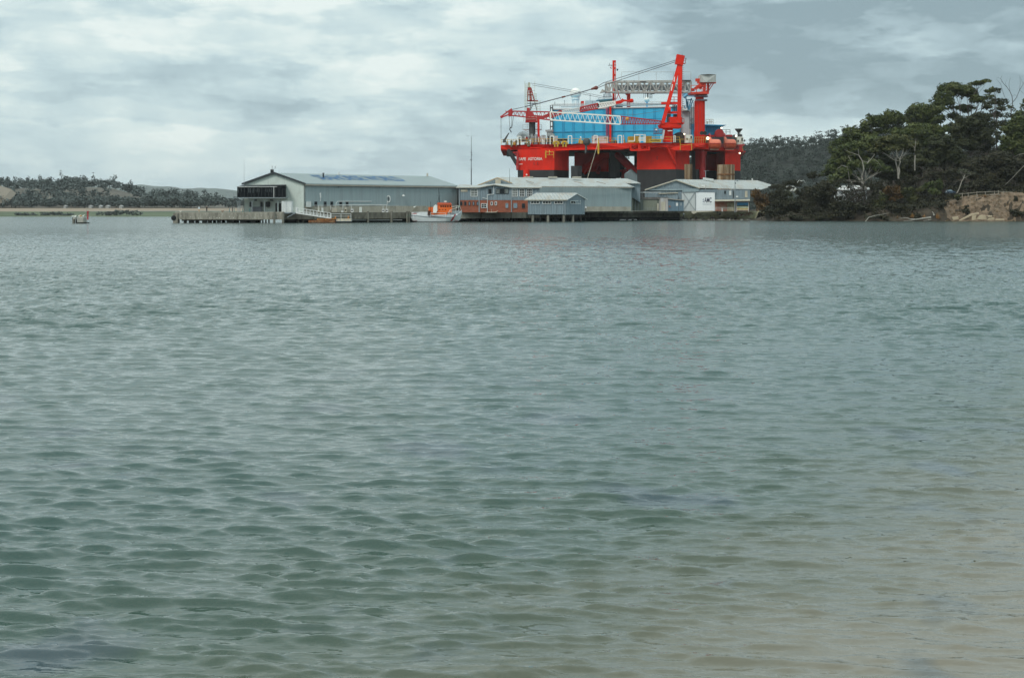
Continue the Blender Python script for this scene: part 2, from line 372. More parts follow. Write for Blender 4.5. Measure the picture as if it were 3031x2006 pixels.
def leaves(name, clumps, n_per_m2, size, m, parent, seed=0, flat=0.6, stretch=1.0, fill=0.55):
    """clumps: (x, y, z, rx, ry, rz); leaf-cluster quads scattered through the outer volume of each clump"""
    rs = np.random.RandomState(seed); V = []; T = []
    for (x, y, z, rx, ry, rz) in clumps:
        area = 4*math.pi*((rx*ry)**1.6/3+(rx*rz)**1.6/3+(ry*rz)**1.6/3)**(1/1.6)
        n = max(12, int(area*n_per_m2))
        d = rs.normal(size=(n, 3)); d /= np.linalg.norm(d, axis=1)[:, None]
        rad = rs.uniform(fill**3, 1.0, n)**(1/3)
        # lumpy surface: a few lobes push the skin out and in
        lob = rs.normal(size=(7, 3)); lob /= np.linalg.norm(lob, axis=1)[:, None]
        bump = 0.78+0.32*np.clip((d@lob.T).max(1)*2-1, 0, 1)+rs.normal(0, 0.05, n)
        p = d*(rad*bump)[:, None]*np.array([rx, ry, rz])+np.array([x, y, z])
        nrm = d*0.8+rs.normal(0, 0.6, (n, 3)); nrm[:, 2] += flat; nrm /= np.linalg.norm(nrm, axis=1)[:, None]
        tng = np.cross(nrm, rs.normal(size=(n, 3))); tng /= np.linalg.norm(tng, axis=1)[:, None]; bt = np.cross(nrm, tng)
        s_ = size*rs.uniform(0.5, 1.25, n)[:, None]
        a = tng*s_*stretch; b = bt*s_*0.62
        q = np.stack([p-a-b*0.2, p-b, p+a+b*0.1, p+b*0.9], 1); V.append(q.reshape(-1, 3)); T.append(np.clip(rs.normal(0.5, 0.22, n)+0.0*d[:, 2], 0, 1))
    V = np.concatenate(V); T = np.concatenate(T)
    base = Vector((0,0,0)); q_ = parent
    while q_ is not None:
        if q_.name in BASE: base = BASE[q_.name]; break
        q_ = q_.parent
    if parent is None: base = Vector((float(V[:,0].mean()), float(V[:,1].mean()), float(V[:,2].min())))
    V = V-np.array(base[:]); nq = len(V)//4
    me = bpy.data.meshes.new(name); me.vertices.add(len(V)); me.vertices.foreach_set('co', V.astype(np.float32).ravel())
    me.loops.add(nq*4); me.loops.foreach_set('vertex_index', np.arange(nq*4, dtype=np.int32)); me.polygons.add(nq); me.polygons.foreach_set('loop_start', np.arange(0, nq*4, 4, dtype=np.int32))
    me.update(); at = me.attributes.new('tone', 'FLOAT', 'FACE'); at.data.foreach_set('value', T.astype(np.float32))
    me.materials.append(m); o = link(bpy.data.objects.new(name, me))
    if parent is None: o.location = base
    else: o.parent = parent
    return o
L_far = leaf_material('far_foliage', [(0.050, 0.066, 0.062), (0.068, 0.086, 0.080), (0.090, 0.106, 0.096)])  # paler, greyed tones put distance haze into the leaf colour
L_euc = leaf_material('gum_foliage', [(0.014, 0.024, 0.007), (0.036, 0.052, 0.013), (0.074, 0.088, 0.024), (0.118, 0.122, 0.042)])
L_olive = leaf_material('olive_foliage', [(0.0186, 0.0279, 0.0093), (0.0512, 0.0576, 0.0168), (0.1116, 0.0977, 0.0326)])
L_rust = leaf_material('rusty_foliage', [(0.0283, 0.0202, 0.0101), (0.0756, 0.0423, 0.0141), (0.1613, 0.0857, 0.0252)])
L_dark = leaf_material('dark_scrub_foliage', [(0.012, 0.014, 0.007), (0.028, 0.028, 0.013), (0.055, 0.047, 0.024)])
L_grass = leaf_material('tussock', [(0.10, 0.065, 0.025), (0.22, 0.14, 0.05), (0.32, 0.20, 0.08)])
m_bark = mat('pale_gum_bark', (0.27, 0.25, 0.21), 0.85, var=0.3, dirt=(0.12, 0.09, 0.07), dirtamt=0.6, dscale=0.8)
m_bark2 = mat('grey_bark', (0.075, 0.062, 0.052), 0.9, var=0.3, dirt=(0.05, 0.04, 0.03))
def terrain(name, xs, ys, hf, m, kind='structure'):
    xs = list(xs); ys = list(ys); V = [(x, y, hf(x, y)) for y in ys for x in xs]; nx = len(xs)
    Fc = [(j*nx+i, j*nx+i+1, (j+1)*nx+i+1, (j+1)*nx+i) for j in range(len(ys)-1) for i in range(nx-1)]
    o = MB().add(V, Fc).build(name, m, None, smooth=True); tag(o, kind=kind); return o
def lerp_tab(tab, x):
    if x <= tab[0][0]: return tab[0][1]
    for (a, b), (c, d) in zip(tab[:-1], tab[1:]):
        if x <= c: return b+(d-b)*(x-a)/(c-a)
    return tab[-1][1]
def S01(t): t = max(0.0, min(1.0, t)); return t*t*(3-2*t)
# flat foreshore: green marsh, then a strip of dry grass below the tree line
m_marsh = mat('marsh_ground', (0.075, 0.105, 0.05), 0.95, var=0.3, scale=(0.02, 0.05, 1), dirt=(0.12, 0.11, 0.07), dscale=0.01, dirtamt=0.5)
m_dry = mat('dry_grass', (0.26, 0.20, 0.145), 0.95, var=0.12, scale=(0.03, 0.05, 1), dirt=(0.20, 0.17, 0.10), dscale=0.02)
nz = smooth_noise(3)
def shore_h(x, y):
    e_ = 884+8*math.sin(x*0.013)+5*math.sin(x*0.041)
    return -1.0 + 1.6*S01((y-e_+8)/16)+ (y > 900)*(y-900)/330*5.0
xs_ = [-620+i*14 for i in range(48)]
terrain('marsh', xs_, [860, 872, 878, 882, 886, 890, 896, 905, 940, 980, 1020, 1060], shore_h, m_marsh)
terrain('dry_paddock', xs_, [1056, 1080, 1120, 1160, 1200, 1240], lambda x, y: shore_h(x, y)+0.12+0.35*math.sin(x*.02)*(y < 1070), m_dry)
# wooded rise behind
m_slope = mat('scrubby_slope', (0.11, 0.098, 0.078), 0.95, var=0.3, scale=(0.03, 0.03, 0.03), dirt=(0.06, 0.065, 0.045), dscale=0.02, dirtamt=0.8)
ridge = [(-700, 60), (0, 560), (110, 566), (200, 560), (330, 562), (380, 576), (440, 590), (520, 592), (620, 602), (700, 606), (900, 608), (1500, 612)]
def rise_h(x, y):
    px = CX+x/y*F; top = H+(HY-lerp_tab([(-900, 562)]+ridge[1:], px))/F*1700
    t = S01((y-1230)/330); return 5.6+(top-5.6)*t*(1-0.5*S01((y-1700)/400))
terrain('wooded_rise', [-900+i*16 for i in range(72)], [1225+i*22 for i in range(40)], rise_h, m_slope)
# forest masses: trees nobody could count, seen as one band
def band(name, n, px0, px1, D0, D1, ground, h0, h1, r0, r1, dens, size, seed, m=L_far, keep=None):
    q = random.Random(seed); cl = []
    for i in range(n):
        px = q.uniform(px0, px1); D = q.uniform(D0, D1); x = (px-CX)/F*D
        if keep and not keep(px, D, q): continue
        z = ground(x, D); hh = q.uniform(h0, h1); rr_ = q.uniform(r0, r1)
        for k in range(3):
            cl.append((x+q.uniform(-.6, .6)*rr_, D+q.uniform(-.5, .5)*rr_, z+hh*q.uniform(0.35, 0.92), rr_*q.uniform(.5, .9), rr_*.7, hh*q.uniform(.15, .3)))
    o = leaves(name, cl, dens, size, m, None, seed, fill=0.3); tag(o, kind='stuff'); return o
band('shoreline_forest', 330, -60, 760, 1222, 1300, shore_h, 5.5, 10.5, 3.5, 6.5, 0.24, 1.1, 5)
def keep_rise(px, D, q):
    bare = 250 < px < 400 and D < 1540 and q.random() < 0.75
    return not bare and not (px < 22 and D < 1500) and not (px > 400 and q.random() < .4)
band('hillside_forest', 420, -80, 640, 1290, 1660, rise_h, 6, 12, 3.5, 6, 0.2, 1.2, 6, keep=keep_rise)
band('ridge_trees', 46, -60, 352, 1640, 1700, rise_h, 9, 18, 3, 5, 0.25, 1.1, 8)
# sandy cutting at the far left edge
tag(MB().slab([P(-40, 572, 1236), P(10, 588, 1236), P(24, 600, 1236), P(20, 604, 1236), P(-40, 604, 1236)], (0, 20, 8)).build('sand_cutting', mat('pale_sand', (0.22, 0.19, 0.15), 0.95)), kind='structure')
# distant ranges
m_range = mat('distant_bush', (0.055, 0.075, 0.06), 0.95, var=0.25, scale=(0.004, 0.004, 0.02))
def range_mesh(name, D, prof, depth, seed, amp):
    nzf = smooth_noise(seed)
    def hf(x, y):
        px = CX+x/D*F; top = H+(HY-lerp_tab(prof, px))/F*D
        t = (y-(D-depth))/depth
        return -3+(top+3)*(S01(t) if y <= D else 1-0.4*S01((y-D)/depth))+amp*nzf(x*0.02, y*0.01)*S01(t)
    x0 = (prof[0][0]-CX)/F*D; x1 = (prof[-1][0]-CX)/F*D; n = 170
    terrain(name, [x0+(x1-x0)*i/n for i in range(n+1)], [D-depth+depth*2*j/14 for j in range(15)], hf, m_range)
range_mesh('blue_hill', 9000, [(-400, 552), (0, 548), (120, 552), (250, 556), (310, 552), (380, 549), (432, 547.5), (500, 556), (530, 561), (560, 556), (596, 553.5), (640, 558), (700, 567), (760, 580), (1000, 600), (1500, 612)], 1500, 8, 5)
range_mesh('far_blue_hill', 12500, [(-500, 540), (0, 531), (60, 536), (110, 533), (180, 545), (300, 560), (500, 575), (900, 590)], 1500, 14, 6)
# big dark forested hill behind the wharf on the right
hillp = [(1800, 660), (1880, 600), (1960, 520), (2100, 470), (2190, 450), (2260, 446), (2330, 442), (2400, 433), (2470, 419), (2560, 402), (2640, 400), (2720, 425), (3000, 470), (3400, 520)]
m_hill = mat('forest_floor', (0.02, 0.025, 0.018), 0.95, var=0.35, scale=(0.03, 0.03, 0.06), bump=1.0, bscale=0.12)
def hill_h(x, y):
    px = CX+x/1500*F; top = max(-6, H+(HY+4-lerp_tab(hillp, px))/F*1500)
    return -2+(top+2)*(S01((y-1050)/450) if y <= 1500 else 1-0.3*S01((y-1500)/400))+nz(x*.03, y*.03)*1.6*S01((y-1060)/100)
terrain('forested_hill', [90+i*12 for i in range(56)], [1045+i*22 for i in range(38)], hill_h, m_hill)
L_hill = leaf_material('hill_foliage', [(0.020, 0.029, 0.024), (0.030, 0.041, 0.033), (0.044, 0.054, 0.042)])
band('hill_forest', 1500, 1960, 2900, 1080, 1495, hill_h, 5, 11, 3.0, 5.5, 0.26, 0.85, 15, m=L_hill)
q = random.Random(4); cl = []
for i in range(70):
    px = q.uniform(2200, 2560); D = 1500; x = (px-CX)/F*D; z = hill_h(x, D); hh = q.uniform(5, 13) if px > 2290 or q.random() < .5 else 5
    for k in range(4): cl.append((x+q.uniform(-3, 3), D+q.uniform(-3, 3), z+hh*q.uniform(.3, 1), q.uniform(1.4, 3), 2, q.uniform(.8, 1.9)))
tag(leaves('hilltop_trees', cl, 0.35, 0.9, L_hill, None, 3, fill=.2), kind='stuff')
# separate dark shrubs standing in the marsh
for i, (px, py, wd_, hh, lab) in enumerate([(75, 633, 55, 9, 'low dark shrub thicket on the green marsh, furthest left'), (150, 630, 60, 12, 'dark shrub clump on the marsh left of the beacon platform'), (200, 634, 26, 8, 'small dark shrub at the marsh edge just left of the beacon platform'), (314, 630, 60, 14, 'dark shrub clump on the marsh just right of the beacon platform'), (380, 628, 74, 19, 'tallest dark shrub clump on the marsh, towards the jetty')]):
    D = 905; c = P(px, 638, D); c.z = 0.6; t = thing('marsh_shrub', lab, 'shrub', c, 'dark shrubs on the marsh'); qq = random.Random(40+i)
    cl = [(c.x+qq.uniform(-.5, .5)*wd_/F*D, D+qq.uniform(-3, 3), 0.6+hh/F*D*qq.uniform(.15, .75), qq.uniform(1.0, 2.2), 1.6, qq.uniform(.5, 1.0)) for _ in range(int(wd_/2.6))]
    leaves('foliage', cl, 0.9, 0.6, L_far, t, 60+i, fill=.2)
    sb = MB(); sb.tube((c.x-wd_/F*D*.45, D, 0.3), (c.x+wd_/F*D*.45, D, 0.7), 0.09, 0.05, 5); [sb.tube((a[0], D, 0.4), (a[0]+.2, a[1], a[2]), 0.07, 0.03, 5) for a in cl[::3]]; sb.build('stem', m_bark2, t)
# pale roofs of houses among the far trees
m_house = mat('far_house_wall', (0.34, 0.35, 0.34), 0.8); m_hroof = mat('far_house_roof', (0.42, 0.42, 0.42), 0.7)
for i, (px, w_) in enumerate([(188, 7), (262, 9), (292, 8), (312, 10), (352, 9)]):
    D = 1219; a = P(px, 612.5, D); b = P(px+w_, 610.5, D)
    t = thing('far_house', ['small pale house under the far trees, furthest left of five', 'pale house under the far trees, second from the left', 'pale house under the far trees, middle of the five', 'pale house under the far trees, fourth from the left', 'pale house under the far trees, nearest the jetty'][i], 'house', ((a.x+b.x)/2, D, a.z), 'pale houses under the far shoreline trees')
    MB().box((a.x, D, a.z-1), (b.x, D+5, b.z)).build('wall', m_house, t)
    MB().slab([(a.x-.3, D-.3, b.z), (b.x+.3, D-.3, b.z), ((b.x+a.x)/2, D-.3, b.z+.9)], (0, 5.6, 0)).build('roof', m_hroof, t)
# ================================================================ jetty, wharf and its buildings
m_conc = mat('weathered_concrete', (0.30, 0.28, 0.23), 0.9, var=0.25, scale=(1.2, 1.2, 0.3), dirt=(0.09, 0.085, 0.065), dirtamt=0.75, dscale=0.5, streak=(0.8, 0.8, 0.18))
m_conc2 = mat('pale_stained_concrete', (0.40, 0.375, 0.31), 0.9, var=0.2, scale=(1, 1, 0.4), dirt=(0.17, 0.155, 0.11), dirtamt=0.7, streak=(0.5, 0.5, 0.25))
m_conc3 = mat('mossy_dark_concrete', (0.17, 0.155, 0.12), 0.95, var=0.3, scale=(0.8, 0.8, 0.3), dirt=(0.04, 0.04, 0.03), dirtamt=0.8, streak=(0.6, 0.6, 0.2))
m_lime = mat('guano_patch', (0.62, 0.61, 0.55), 0.9)
m_pile = mat('timber_pile', (0.20, 0.19, 0.155), 0.9, var=0.3, dirt=(0.05, 0.05, 0.04), dirtamt=0.6)
m_dark = mat('wet_black_timber_and_shade', (0.018, 0.017, 0.015), 0.8)  # timber colour, also used as painted shade below the decks
m_white = mat('white_paint', (0.74, 0.75, 0.73), 0.5, var=0.06, dirt=(0.45, 0.42, 0.36), dirtamt=0.4)
m_gable = mat('pale_green_cladding', (0.54, 0.60, 0.55), 0.6, var=0.07, scale=(4, 4, 0.1), dirt=(0.36, 0.38, 0.33), dirtamt=0.4)
m_greyw = mat('grey_corrugated_steel', (0.285, 0.35, 0.36), 0.5, var=0.10, scale=(5, 5, 0.08), dirt=(0.24, 0.28, 0.28), dirtamt=0.7, streak=(0.6, 0.6, 0.06))
m_greyw2 = mat('blue_grey_corrugated_iron', (0.23, 0.29, 0.325), 0.6, var=0.16, scale=(7, 7, 0.1), dirt=(0.16, 0.18, 0.19), dirtamt=0.6, streak=(3, 3, 0.15), stripes=(1, 0, 0, 0.5))
m_roofg = mat('weathered_roof_sheet', (0.285, 0.33, 0.33), 0.45, var=0.06, scale=(0.5, 0.5, 0.5), dirt=(0.22, 0.28, 0.27), dirtamt=0.6, stripes=(0.8, 0.6, 0, 1.0))
m_roofw = mat('old_zinc_roof', (0.40, 0.42, 0.405), 0.6, var=0.10, scale=(0.4, 0.4, 0.4), dirt=(0.33, 0.25, 0.17), dirtamt=0.5, streak=(0.4, 0.08, 0.3), stripes=(1, 0.3, 0, 1.0))
m_trimd = mat('dark_trim', (0.03, 0.035, 0.04), 0.5)
m_black = mat('black_frame', (0.008, 0.009, 0.01), 0.35)
m_dglass = mat('dark_glazing', (0.006, 0.008, 0.010), 0.25, var=0.3, spec=0.12)
m_glass = mat('window_glass', (0.015, 0.02, 0.022), 0.2, var=0.4, spec=0.2)
m_brick = mat('red_brick', (0.31, 0.095, 0.052), 0.9, var=0.18, scale=(3, 3, 3), dirt=(0.12, 0.045, 0.03), dirtamt=0.45, dscale=0.8)
m_gutter = mat('rusty_gutter', (0.38, 0.34, 0.28), 0.6, dirt=(0.16, 0.10, 0.06), dirtamt=0.6, dscale=2)
m_bluep = mat('faded_blue_paint', (0.05, 0.14, 0.28), 0.6, var=0.25)
m_rust = mat('rusted_steel', (0.17, 0.062, 0.02), 0.85, var=0.35, scale=(2, 2, 2), dirt=(0.35, 0.24, 0.12), dirtamt=0.6, dscale=1.2)
m_galv = mat('galvanised_steel', (0.30, 0.34, 0.36), 0.45, metal=0.3)
m_cream = mat('cream_paint', (0.50, 0.46, 0.36), 0.7, var=0.1, dirt=(0.3, 0.22, 0.14), dirtamt=0.5)
m_teal = mat('teal_post', (0.02, 0.16, 0.17), 0.5)
def Dw(px): return 1.0/(0.0024814-0.0004814*(px-840)/1000.0) if px > 840 else 400.0
DZ = H-3.0/F*400         # deck level near the jetty
def W(px, py, back=0.0): return P(px, py, Dw(px)+back)
# ---- jetty
def pile(parent, p, top, r=0.35, m=None, nm='pile'): return MB().tube((p.x, p.y, -1.2), (p.x, p.y, top), r, r*0.92, 10).build(nm, m or m_pile, parent)
jt = thing('jetty', 'long concrete finger jetty with pale bird stained side wall running out to the left', 'jetty', (P(680, 660, 400).x, 400, 0))
a = P(519, 629.5, 400); b = P(836, 629.5, 400); zl = P(0, 650, 400).z
MB().box((a.x, 400, zl), (b.x, 411, a.z)).build('deck', m_conc, jt)
mb = MB(); q = random.Random(3)
for i in range(60):
    px = q.choice([q.uniform(615, 760), q.uniform(525, 830)]); py = q.uniform(632, 646); w_ = q.uniform(.5, 2.4); h_ = q.uniform(.5, 2.6)
    mb.slab([P(px, py, 399.98), P(px+w_, py+q.uniform(-.4, .4), 399.98), P(px+w_*q.uniform(.5, 1), py+h_, 399.98), P(px+w_*.1, py+h_*.8, 399.98)], (0, .015, 0))
mb.build('bird_stains', m_lime, jt); tag(bpy.data.objects['bird_stains'], kind='stuff')
MB().beam(P(519, 630, 400.3)+Vector((0, 0, .12)), P(836, 630, 400.3)+Vector((0, 0, .12)), .5, .22).build('kerb', m_conc2, jt)
MB().box((P(513, 0, 400).x, 399.6, -.3), (P(527, 0, 400).x, 402, P(0, 630.5, 400).z)).build('end_block', m_conc, jt)
fd = MB(); fd.lathe((P(514.5, 645, 399.8).x, 399.7, P(0, 645, 400).z), [(0.35, -.35), (.62, -.3), (.75, 0), (.62, .3), (.35, .35)], 14, 'y'); fd.build('tyre_fender', m_black, jt)
for px, w_ in [(545, 6), (566, 9), (583, 2), (604, 10), (618, 7), (645, 9), (680, 22), (719, 20), (748, 11)]:
    x0 = P(px-w_/2, 0, 400).x; x1 = P(px+w_/2, 0, 400).x
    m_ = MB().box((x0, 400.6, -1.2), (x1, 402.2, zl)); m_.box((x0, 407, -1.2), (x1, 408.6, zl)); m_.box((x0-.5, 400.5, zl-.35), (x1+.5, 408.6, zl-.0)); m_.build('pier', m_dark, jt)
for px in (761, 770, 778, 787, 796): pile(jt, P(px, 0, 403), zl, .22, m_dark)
MB().box((P(655, 0, 400).x, 404, 0.55), (P(736, 0, 400).x, 404.5, zl)).build('dark_infill', m_dark, jt)  # solid black sheet set behind the front piers
for px in (812, 838): pile(jt, P(px, 0, 399.4), P(0, 627, 400).z, .33)
for px, py in ((534, 628), (659, 626)):
    m_ = MB(); c = P(px, 629.2, 401.2); m_.tube(c, c+Vector((0, 0, .38)), .16, .13, 8); m_.beam(c+Vector((-.4, 0, .38)), c+Vector((.4, 0, .38)), .16); o = m_.build('mooring_bollard', m_lime if px == 534 else m_rust); tag(o, 'white bollard at the far end of the jetty' if px == 534 else 'yellowish rusted bollard midway along the jetty', 'bollard', 'bollards on the jetty edge')
# ---- wharf
wf = thing('wharf', 'stained concrete wharf on dark piles in front of the grey warehouses', 'wharf', (P(1300, 0, 450).x, 450, 0))
def wharf_seg(px0, y0a, y0b, px1, y1a, y1b, m, name, back=14, front=0.0):
    A0, A1 = W(px0, y0a, front), W(px0, y0b, front); B0, B1 = W(px1, y1a, front), W(px1, y1b, front)
    MB().slab([A1, B1, B0, A0], (3.0, back, 0)).build(name, m, wf)
wharf_seg(836, 629.5, 650, 1190, 629, 647, m_conc3, 'quay_wall', 10)
wharf_seg(1190, 629, 646, 1362, 628.8, 645, m_conc3, 'quay_wall', 10)
wharf_seg(1362, 628, 647, 1556, 627.6, 645.5, m_conc2, 'quay_wall', 10, -1.5)
wharf_seg(1556, 627.6, 645, 1745, 627, 644, m_conc3, 'quay_wall', 10)
wharf_seg(1738, 626.6, 632, 2026, 624.5, 631, m_conc, 'deck_edge', 12, -.3)
wharf_seg(1738, 632.2, 643.5, 2020, 631.2, 643.0, m_conc3, 'quay_wall', 10, 1.0)
for px in (1424, 1513):
    MB().box(W(px-.6, 628, -1.62), W(px+.6, 646, -1.5)).build('joint', m_dark, wf)
# apron that carries the sheds
apx = [W(836, 629.4, 8), W(1362, 628.9, 8), W(1738, 627, 8), W(2026, 624.6, 8), P(2120, 622, 600), P(900, 622, 600)]
apx = [Vector((p.x, p.y, DZ+(p.y-408)*0.003)) for p in apx]
MB().slab(apx[::-1], (0, 0, -.8)).build('apron', m_conc, wf)
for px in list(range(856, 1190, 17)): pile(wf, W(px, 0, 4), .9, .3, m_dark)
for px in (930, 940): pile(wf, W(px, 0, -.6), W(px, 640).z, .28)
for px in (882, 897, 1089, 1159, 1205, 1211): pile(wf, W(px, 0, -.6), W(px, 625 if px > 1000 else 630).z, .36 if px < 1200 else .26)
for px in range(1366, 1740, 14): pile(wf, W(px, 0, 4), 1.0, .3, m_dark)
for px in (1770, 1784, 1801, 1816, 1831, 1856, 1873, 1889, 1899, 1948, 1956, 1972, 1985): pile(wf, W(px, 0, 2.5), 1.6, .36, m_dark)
MB().slab([W(836, 648, 5.5), W(1745, 643, 5.5), Vector((W(1745, 0, 5.5).x, W(1745, 0, 5.5).y, .15)), Vector((W(836, 0, 5.5).x, W(836, 0, 5.5).y, -.2))], (.5, 1, 0)).build('underside_shade', m_dark, wf)  # black sheet behind the piles, painted shade beneath the wharf
MB().slab([W(1745, 642, 1.8), W(2022, 641, 1.8), W(2022, 648, 1.8), W(1745, 650.2, 1.8)], (.5, 6, 0)).build('underside_shade', m_dark, wf)  # same painted shade carried on under the right-hand deck edge
mb = MB()
for px0, px1, py in ((1040, 1190, 652), (1042, 1090, 650)): mb.tube(W(px0, py, -.1), W(px1, py-.6, -.1), .06, n=5)
mb.build('pipe', m_white, wf)
# ---- sheds: generic gabled building on a parallelogram
def V2(p, z): return Vector((p.x, p.y, z))
def shed(t, A, B, G, zb, ze, zr, mwall, mgable, mroof, over=0.6, th=0.22, ridge_f=0.5, ridge_in=(0, 0)):
    """A->B front eave line on the ground, G gable vector; walls zb..ze, ridge zr"""
    A = Vector((A.x, A.y, 0)); B = Vector((B.x, B.y, 0)); G = Vector((G.x, G.y, 0)); L_ = (B-A).normalized(); g = G.normalized()
    up = lambda p, z: Vector((p.x, p.y, z))
    MB().slab([up(A, zb), up(B, zb), up(B, ze), up(A, ze)], g*.25).build('wall', mwall, t)
    MB().slab([up(A+G, ze), up(B+G, ze), up(B+G, zb), up(A+G, zb)], -g*.25).build('wall', mwall, t)
    M_ = G*ridge_f
    MB().slab([up(A+G, zb), up(A, zb), up(A, ze), up(A+M_, zr), up(A+G, ze)], L_*.25).build('gable_wall', mgable, t)
    MB().slab([up(B, zb), up(B+G, zb), up(B+G, ze), up(B+M_, zr), up(B, ze)], -L_*.25).build('gable_wall', mgable, t)
    e0 = -g*over; s0 = (zr-ze)/(M_.length); d0 = -over*s0
    f = [up(A+e0-L_*over, ze+d0+.02), up(B+e0+L_*over, ze+d0+.02), up(B+M_+L_*over-L_*ridge_in[1], zr+.02), up(A+M_-L_*over+L_*ridge_in[0], zr+.02)]
    s1 = (zr-ze)/((G-M_).length); d1 = -over*s1
    b_ = [up(B+G-e0+L_*over, ze+d1+.02), up(A+G-e0-L_*over, ze+d1+.02), up(A+M_-L_*over+L_*ridge_in[0], zr+.02), up(B+M_+L_*over-L_*ridge_in[1], zr+.02)]
    MB().slab(f, (0, 0, th)).build('roof', mroof, t); MB().slab(b_, (0, 0, th)).build('roof', mroof, t)
    return f
def zat(py, D): return H+(HY-py)/F*D
def wall_window(t, c, px0, py0, px1, py1, D, th=.12, cols=1, rows=1, mf=None, mg=None, name='window', panes=True):
    """framed window proud of a wall at distance function D(px)"""
    mf = mf or m_white
    f = lambda px, py, o=0: P(px, py, (D(px) if callable(D) else D)-.05-o)
    w_ = .07; mb = MB()
    a, b, cc, d = f(px0, py1), f(px1, py1), f(px1, py0), f(px0, py0)
    for p, q_ in ((a, b), (b, cc), (cc, d), (d, a)): mb.beam(p, q_, .16, .14)
    for i in range(1, cols): mb.beam(a.lerp(b, i/cols), d.lerp(cc, i/cols), w_*1.3)
    for i in range(1, rows): mb.beam(a.lerp(d, i/rows), b.lerp(cc, i/rows), w_*1.3)
    o = mb.build(name, mf, t); MB().slab([a, b, cc, d], (0, .06, 0)).build('pane', mg or m_glass, o); return o
# ---------------- warehouse with the roof lettering
A = P(902, 0, 413); B = P(1353, 0, 452); Lc = P(721, 0, 414)
wh = thing('warehouse', 'long grey warehouse with pale end wall, dark balcony and blue roof lettering', 'warehouse', (A.x, A.y, DZ))
ze = zat(545.5, 413); zr = zat(516, 416)
G = Vector((Lc.x-A.x, Lc.y-A.y, 0)); g = G.normalized(); L1 = (Vector((B.x, B.y, 0))-Vector((A.x, A.y, 0))); Ln = L1.normalized()
# back side slants away so the plan is a proper shed seen obliquely
f = shed(wh, A, B, G, DZ-.3, ze, zr, m_greyw, m_gable, m_roofg, over=.35, th=.3)
MB().slab([V2(A, DZ)+Vector((0, -.12, 0)), V2(B, DZ)+Vector((0, -.12, 0)), V2(B, zat(608, 413))+Vector((0, -.12, 0)), V2(A, zat(610, 413))+Vector((0, -.12, 0))], (0, .3, 0)).build('plinth', m_conc2, wh)
MB().beam(f[0]+Vector((0, -.15, -.12)), f[1]+Vector((0, -.15, -.12)), .28, .3).build('gutter', m_gutter, wh)
# barge boards
ap = V2(A+G*.5, zr+.1)
mb = MB(); k0 = V2(A, ze)+Vector((.3, -.55, .1)); k1 = ap+Vector((0, -.55, .28)); k2 = V2(A+G, ze)+Vector((-.3, -.55, .1)); mb.beam(k0, k1, .22, .42); mb.beam(k1, k2, .22, .5); mb.build('barge_board', m_trimd, wh)
# roof lettering, painted flat on the front slope
fr = [Vector(p) for p in f]; xd = (fr[1]-fr[0]).normalized(); up_ = (fr[3]-fr[0]); up_ = (up_-xd*up_.dot(xd)); hs = up_.length; ud = up_.normalized()
org = fr[0]+Vector((0, 0, .3))
def rp(px, t):       # point on the slope at photo column px and slope fraction t
    lo, hi = 0.0, 1.2
    for _ in range(40):
        m_ = (lo+hi)/2; p = org+(fr[1]-fr[0])*m_+(fr[3]-fr[0])*t; c = CX+p.x/p.y*F
        if c < px: lo = m_
        else: hi = m_
    return p
p_tl = rp(920, .84); p_bl = rp(956, .40); p_br = rp(1208, .36)
letters = text_part('roof_lettering', 'SEAHORSE WORLD', p_bl, xd, (fr[3]-fr[0]).normalized(), (p_br-p_bl).length, (fr[3]-fr[0]).length*.46, m_bluep, wh, lift=.06, shear=0)
# gable frontage: balcony
bal = MB(); Db = 409.5
def gb(px, py, o=0): return P(px, py, Db+o)
bal.slab([gb(702, 587), gb(846, 586.5), gb(846, 583.5), gb(702, 584.5)], (0, 4, 0)); bo = bal.build('balcony', m_galv, wh)
x0, x1 = gb(702, 0).x, gb(846.5, 0).x; zt = zat(554.5, Db); zb_ = zat(584.5, Db)
MB().box((x0, Db, zb_), (x1, Db+.1, zt)).build('glazing', m_dglass, bo)
MB().slab([gb(846.5, 584), P(846.5, 584, 413.4), P(846.5, 548, 413.4), gb(846.5, 549)], (-.1, 0, 0)).build('side_glazing', m_dglass, bo)
MB().slab([gb(702, 584), P(703, 584, 413.6), P(703, 556, 413.6), gb(702, 556)], (.1, 0, 0)).build('side_glazing', m_dglass, bo)
mb = MB()
for px in np.linspace(702.6, 846, 15): mb.beam(gb(px, 585, -.06), gb(px, 554.5, -.06), .10)
mb.beam(gb(702, 554.7, -.05), gb(846.5, 549.8, -.05), .16, .2); mb.build('frame', m_black, bo)
MB().slab([gb(701, 554.5), gb(847, 549), P(847, 547.5, 413.6), P(716, 549.5, 413.6)], (0, 0, .12)).build('balcony_roof', m_trimd, bo)
mb = MB(); mb.beam(gb(706, 553.6, -.25), gb(820, 553, -.25), .1); mb.beam(gb(810.6, 584, -.25), gb(810.6, 552, -.25), .12); mb.build('awning_rail', m_white, bo)
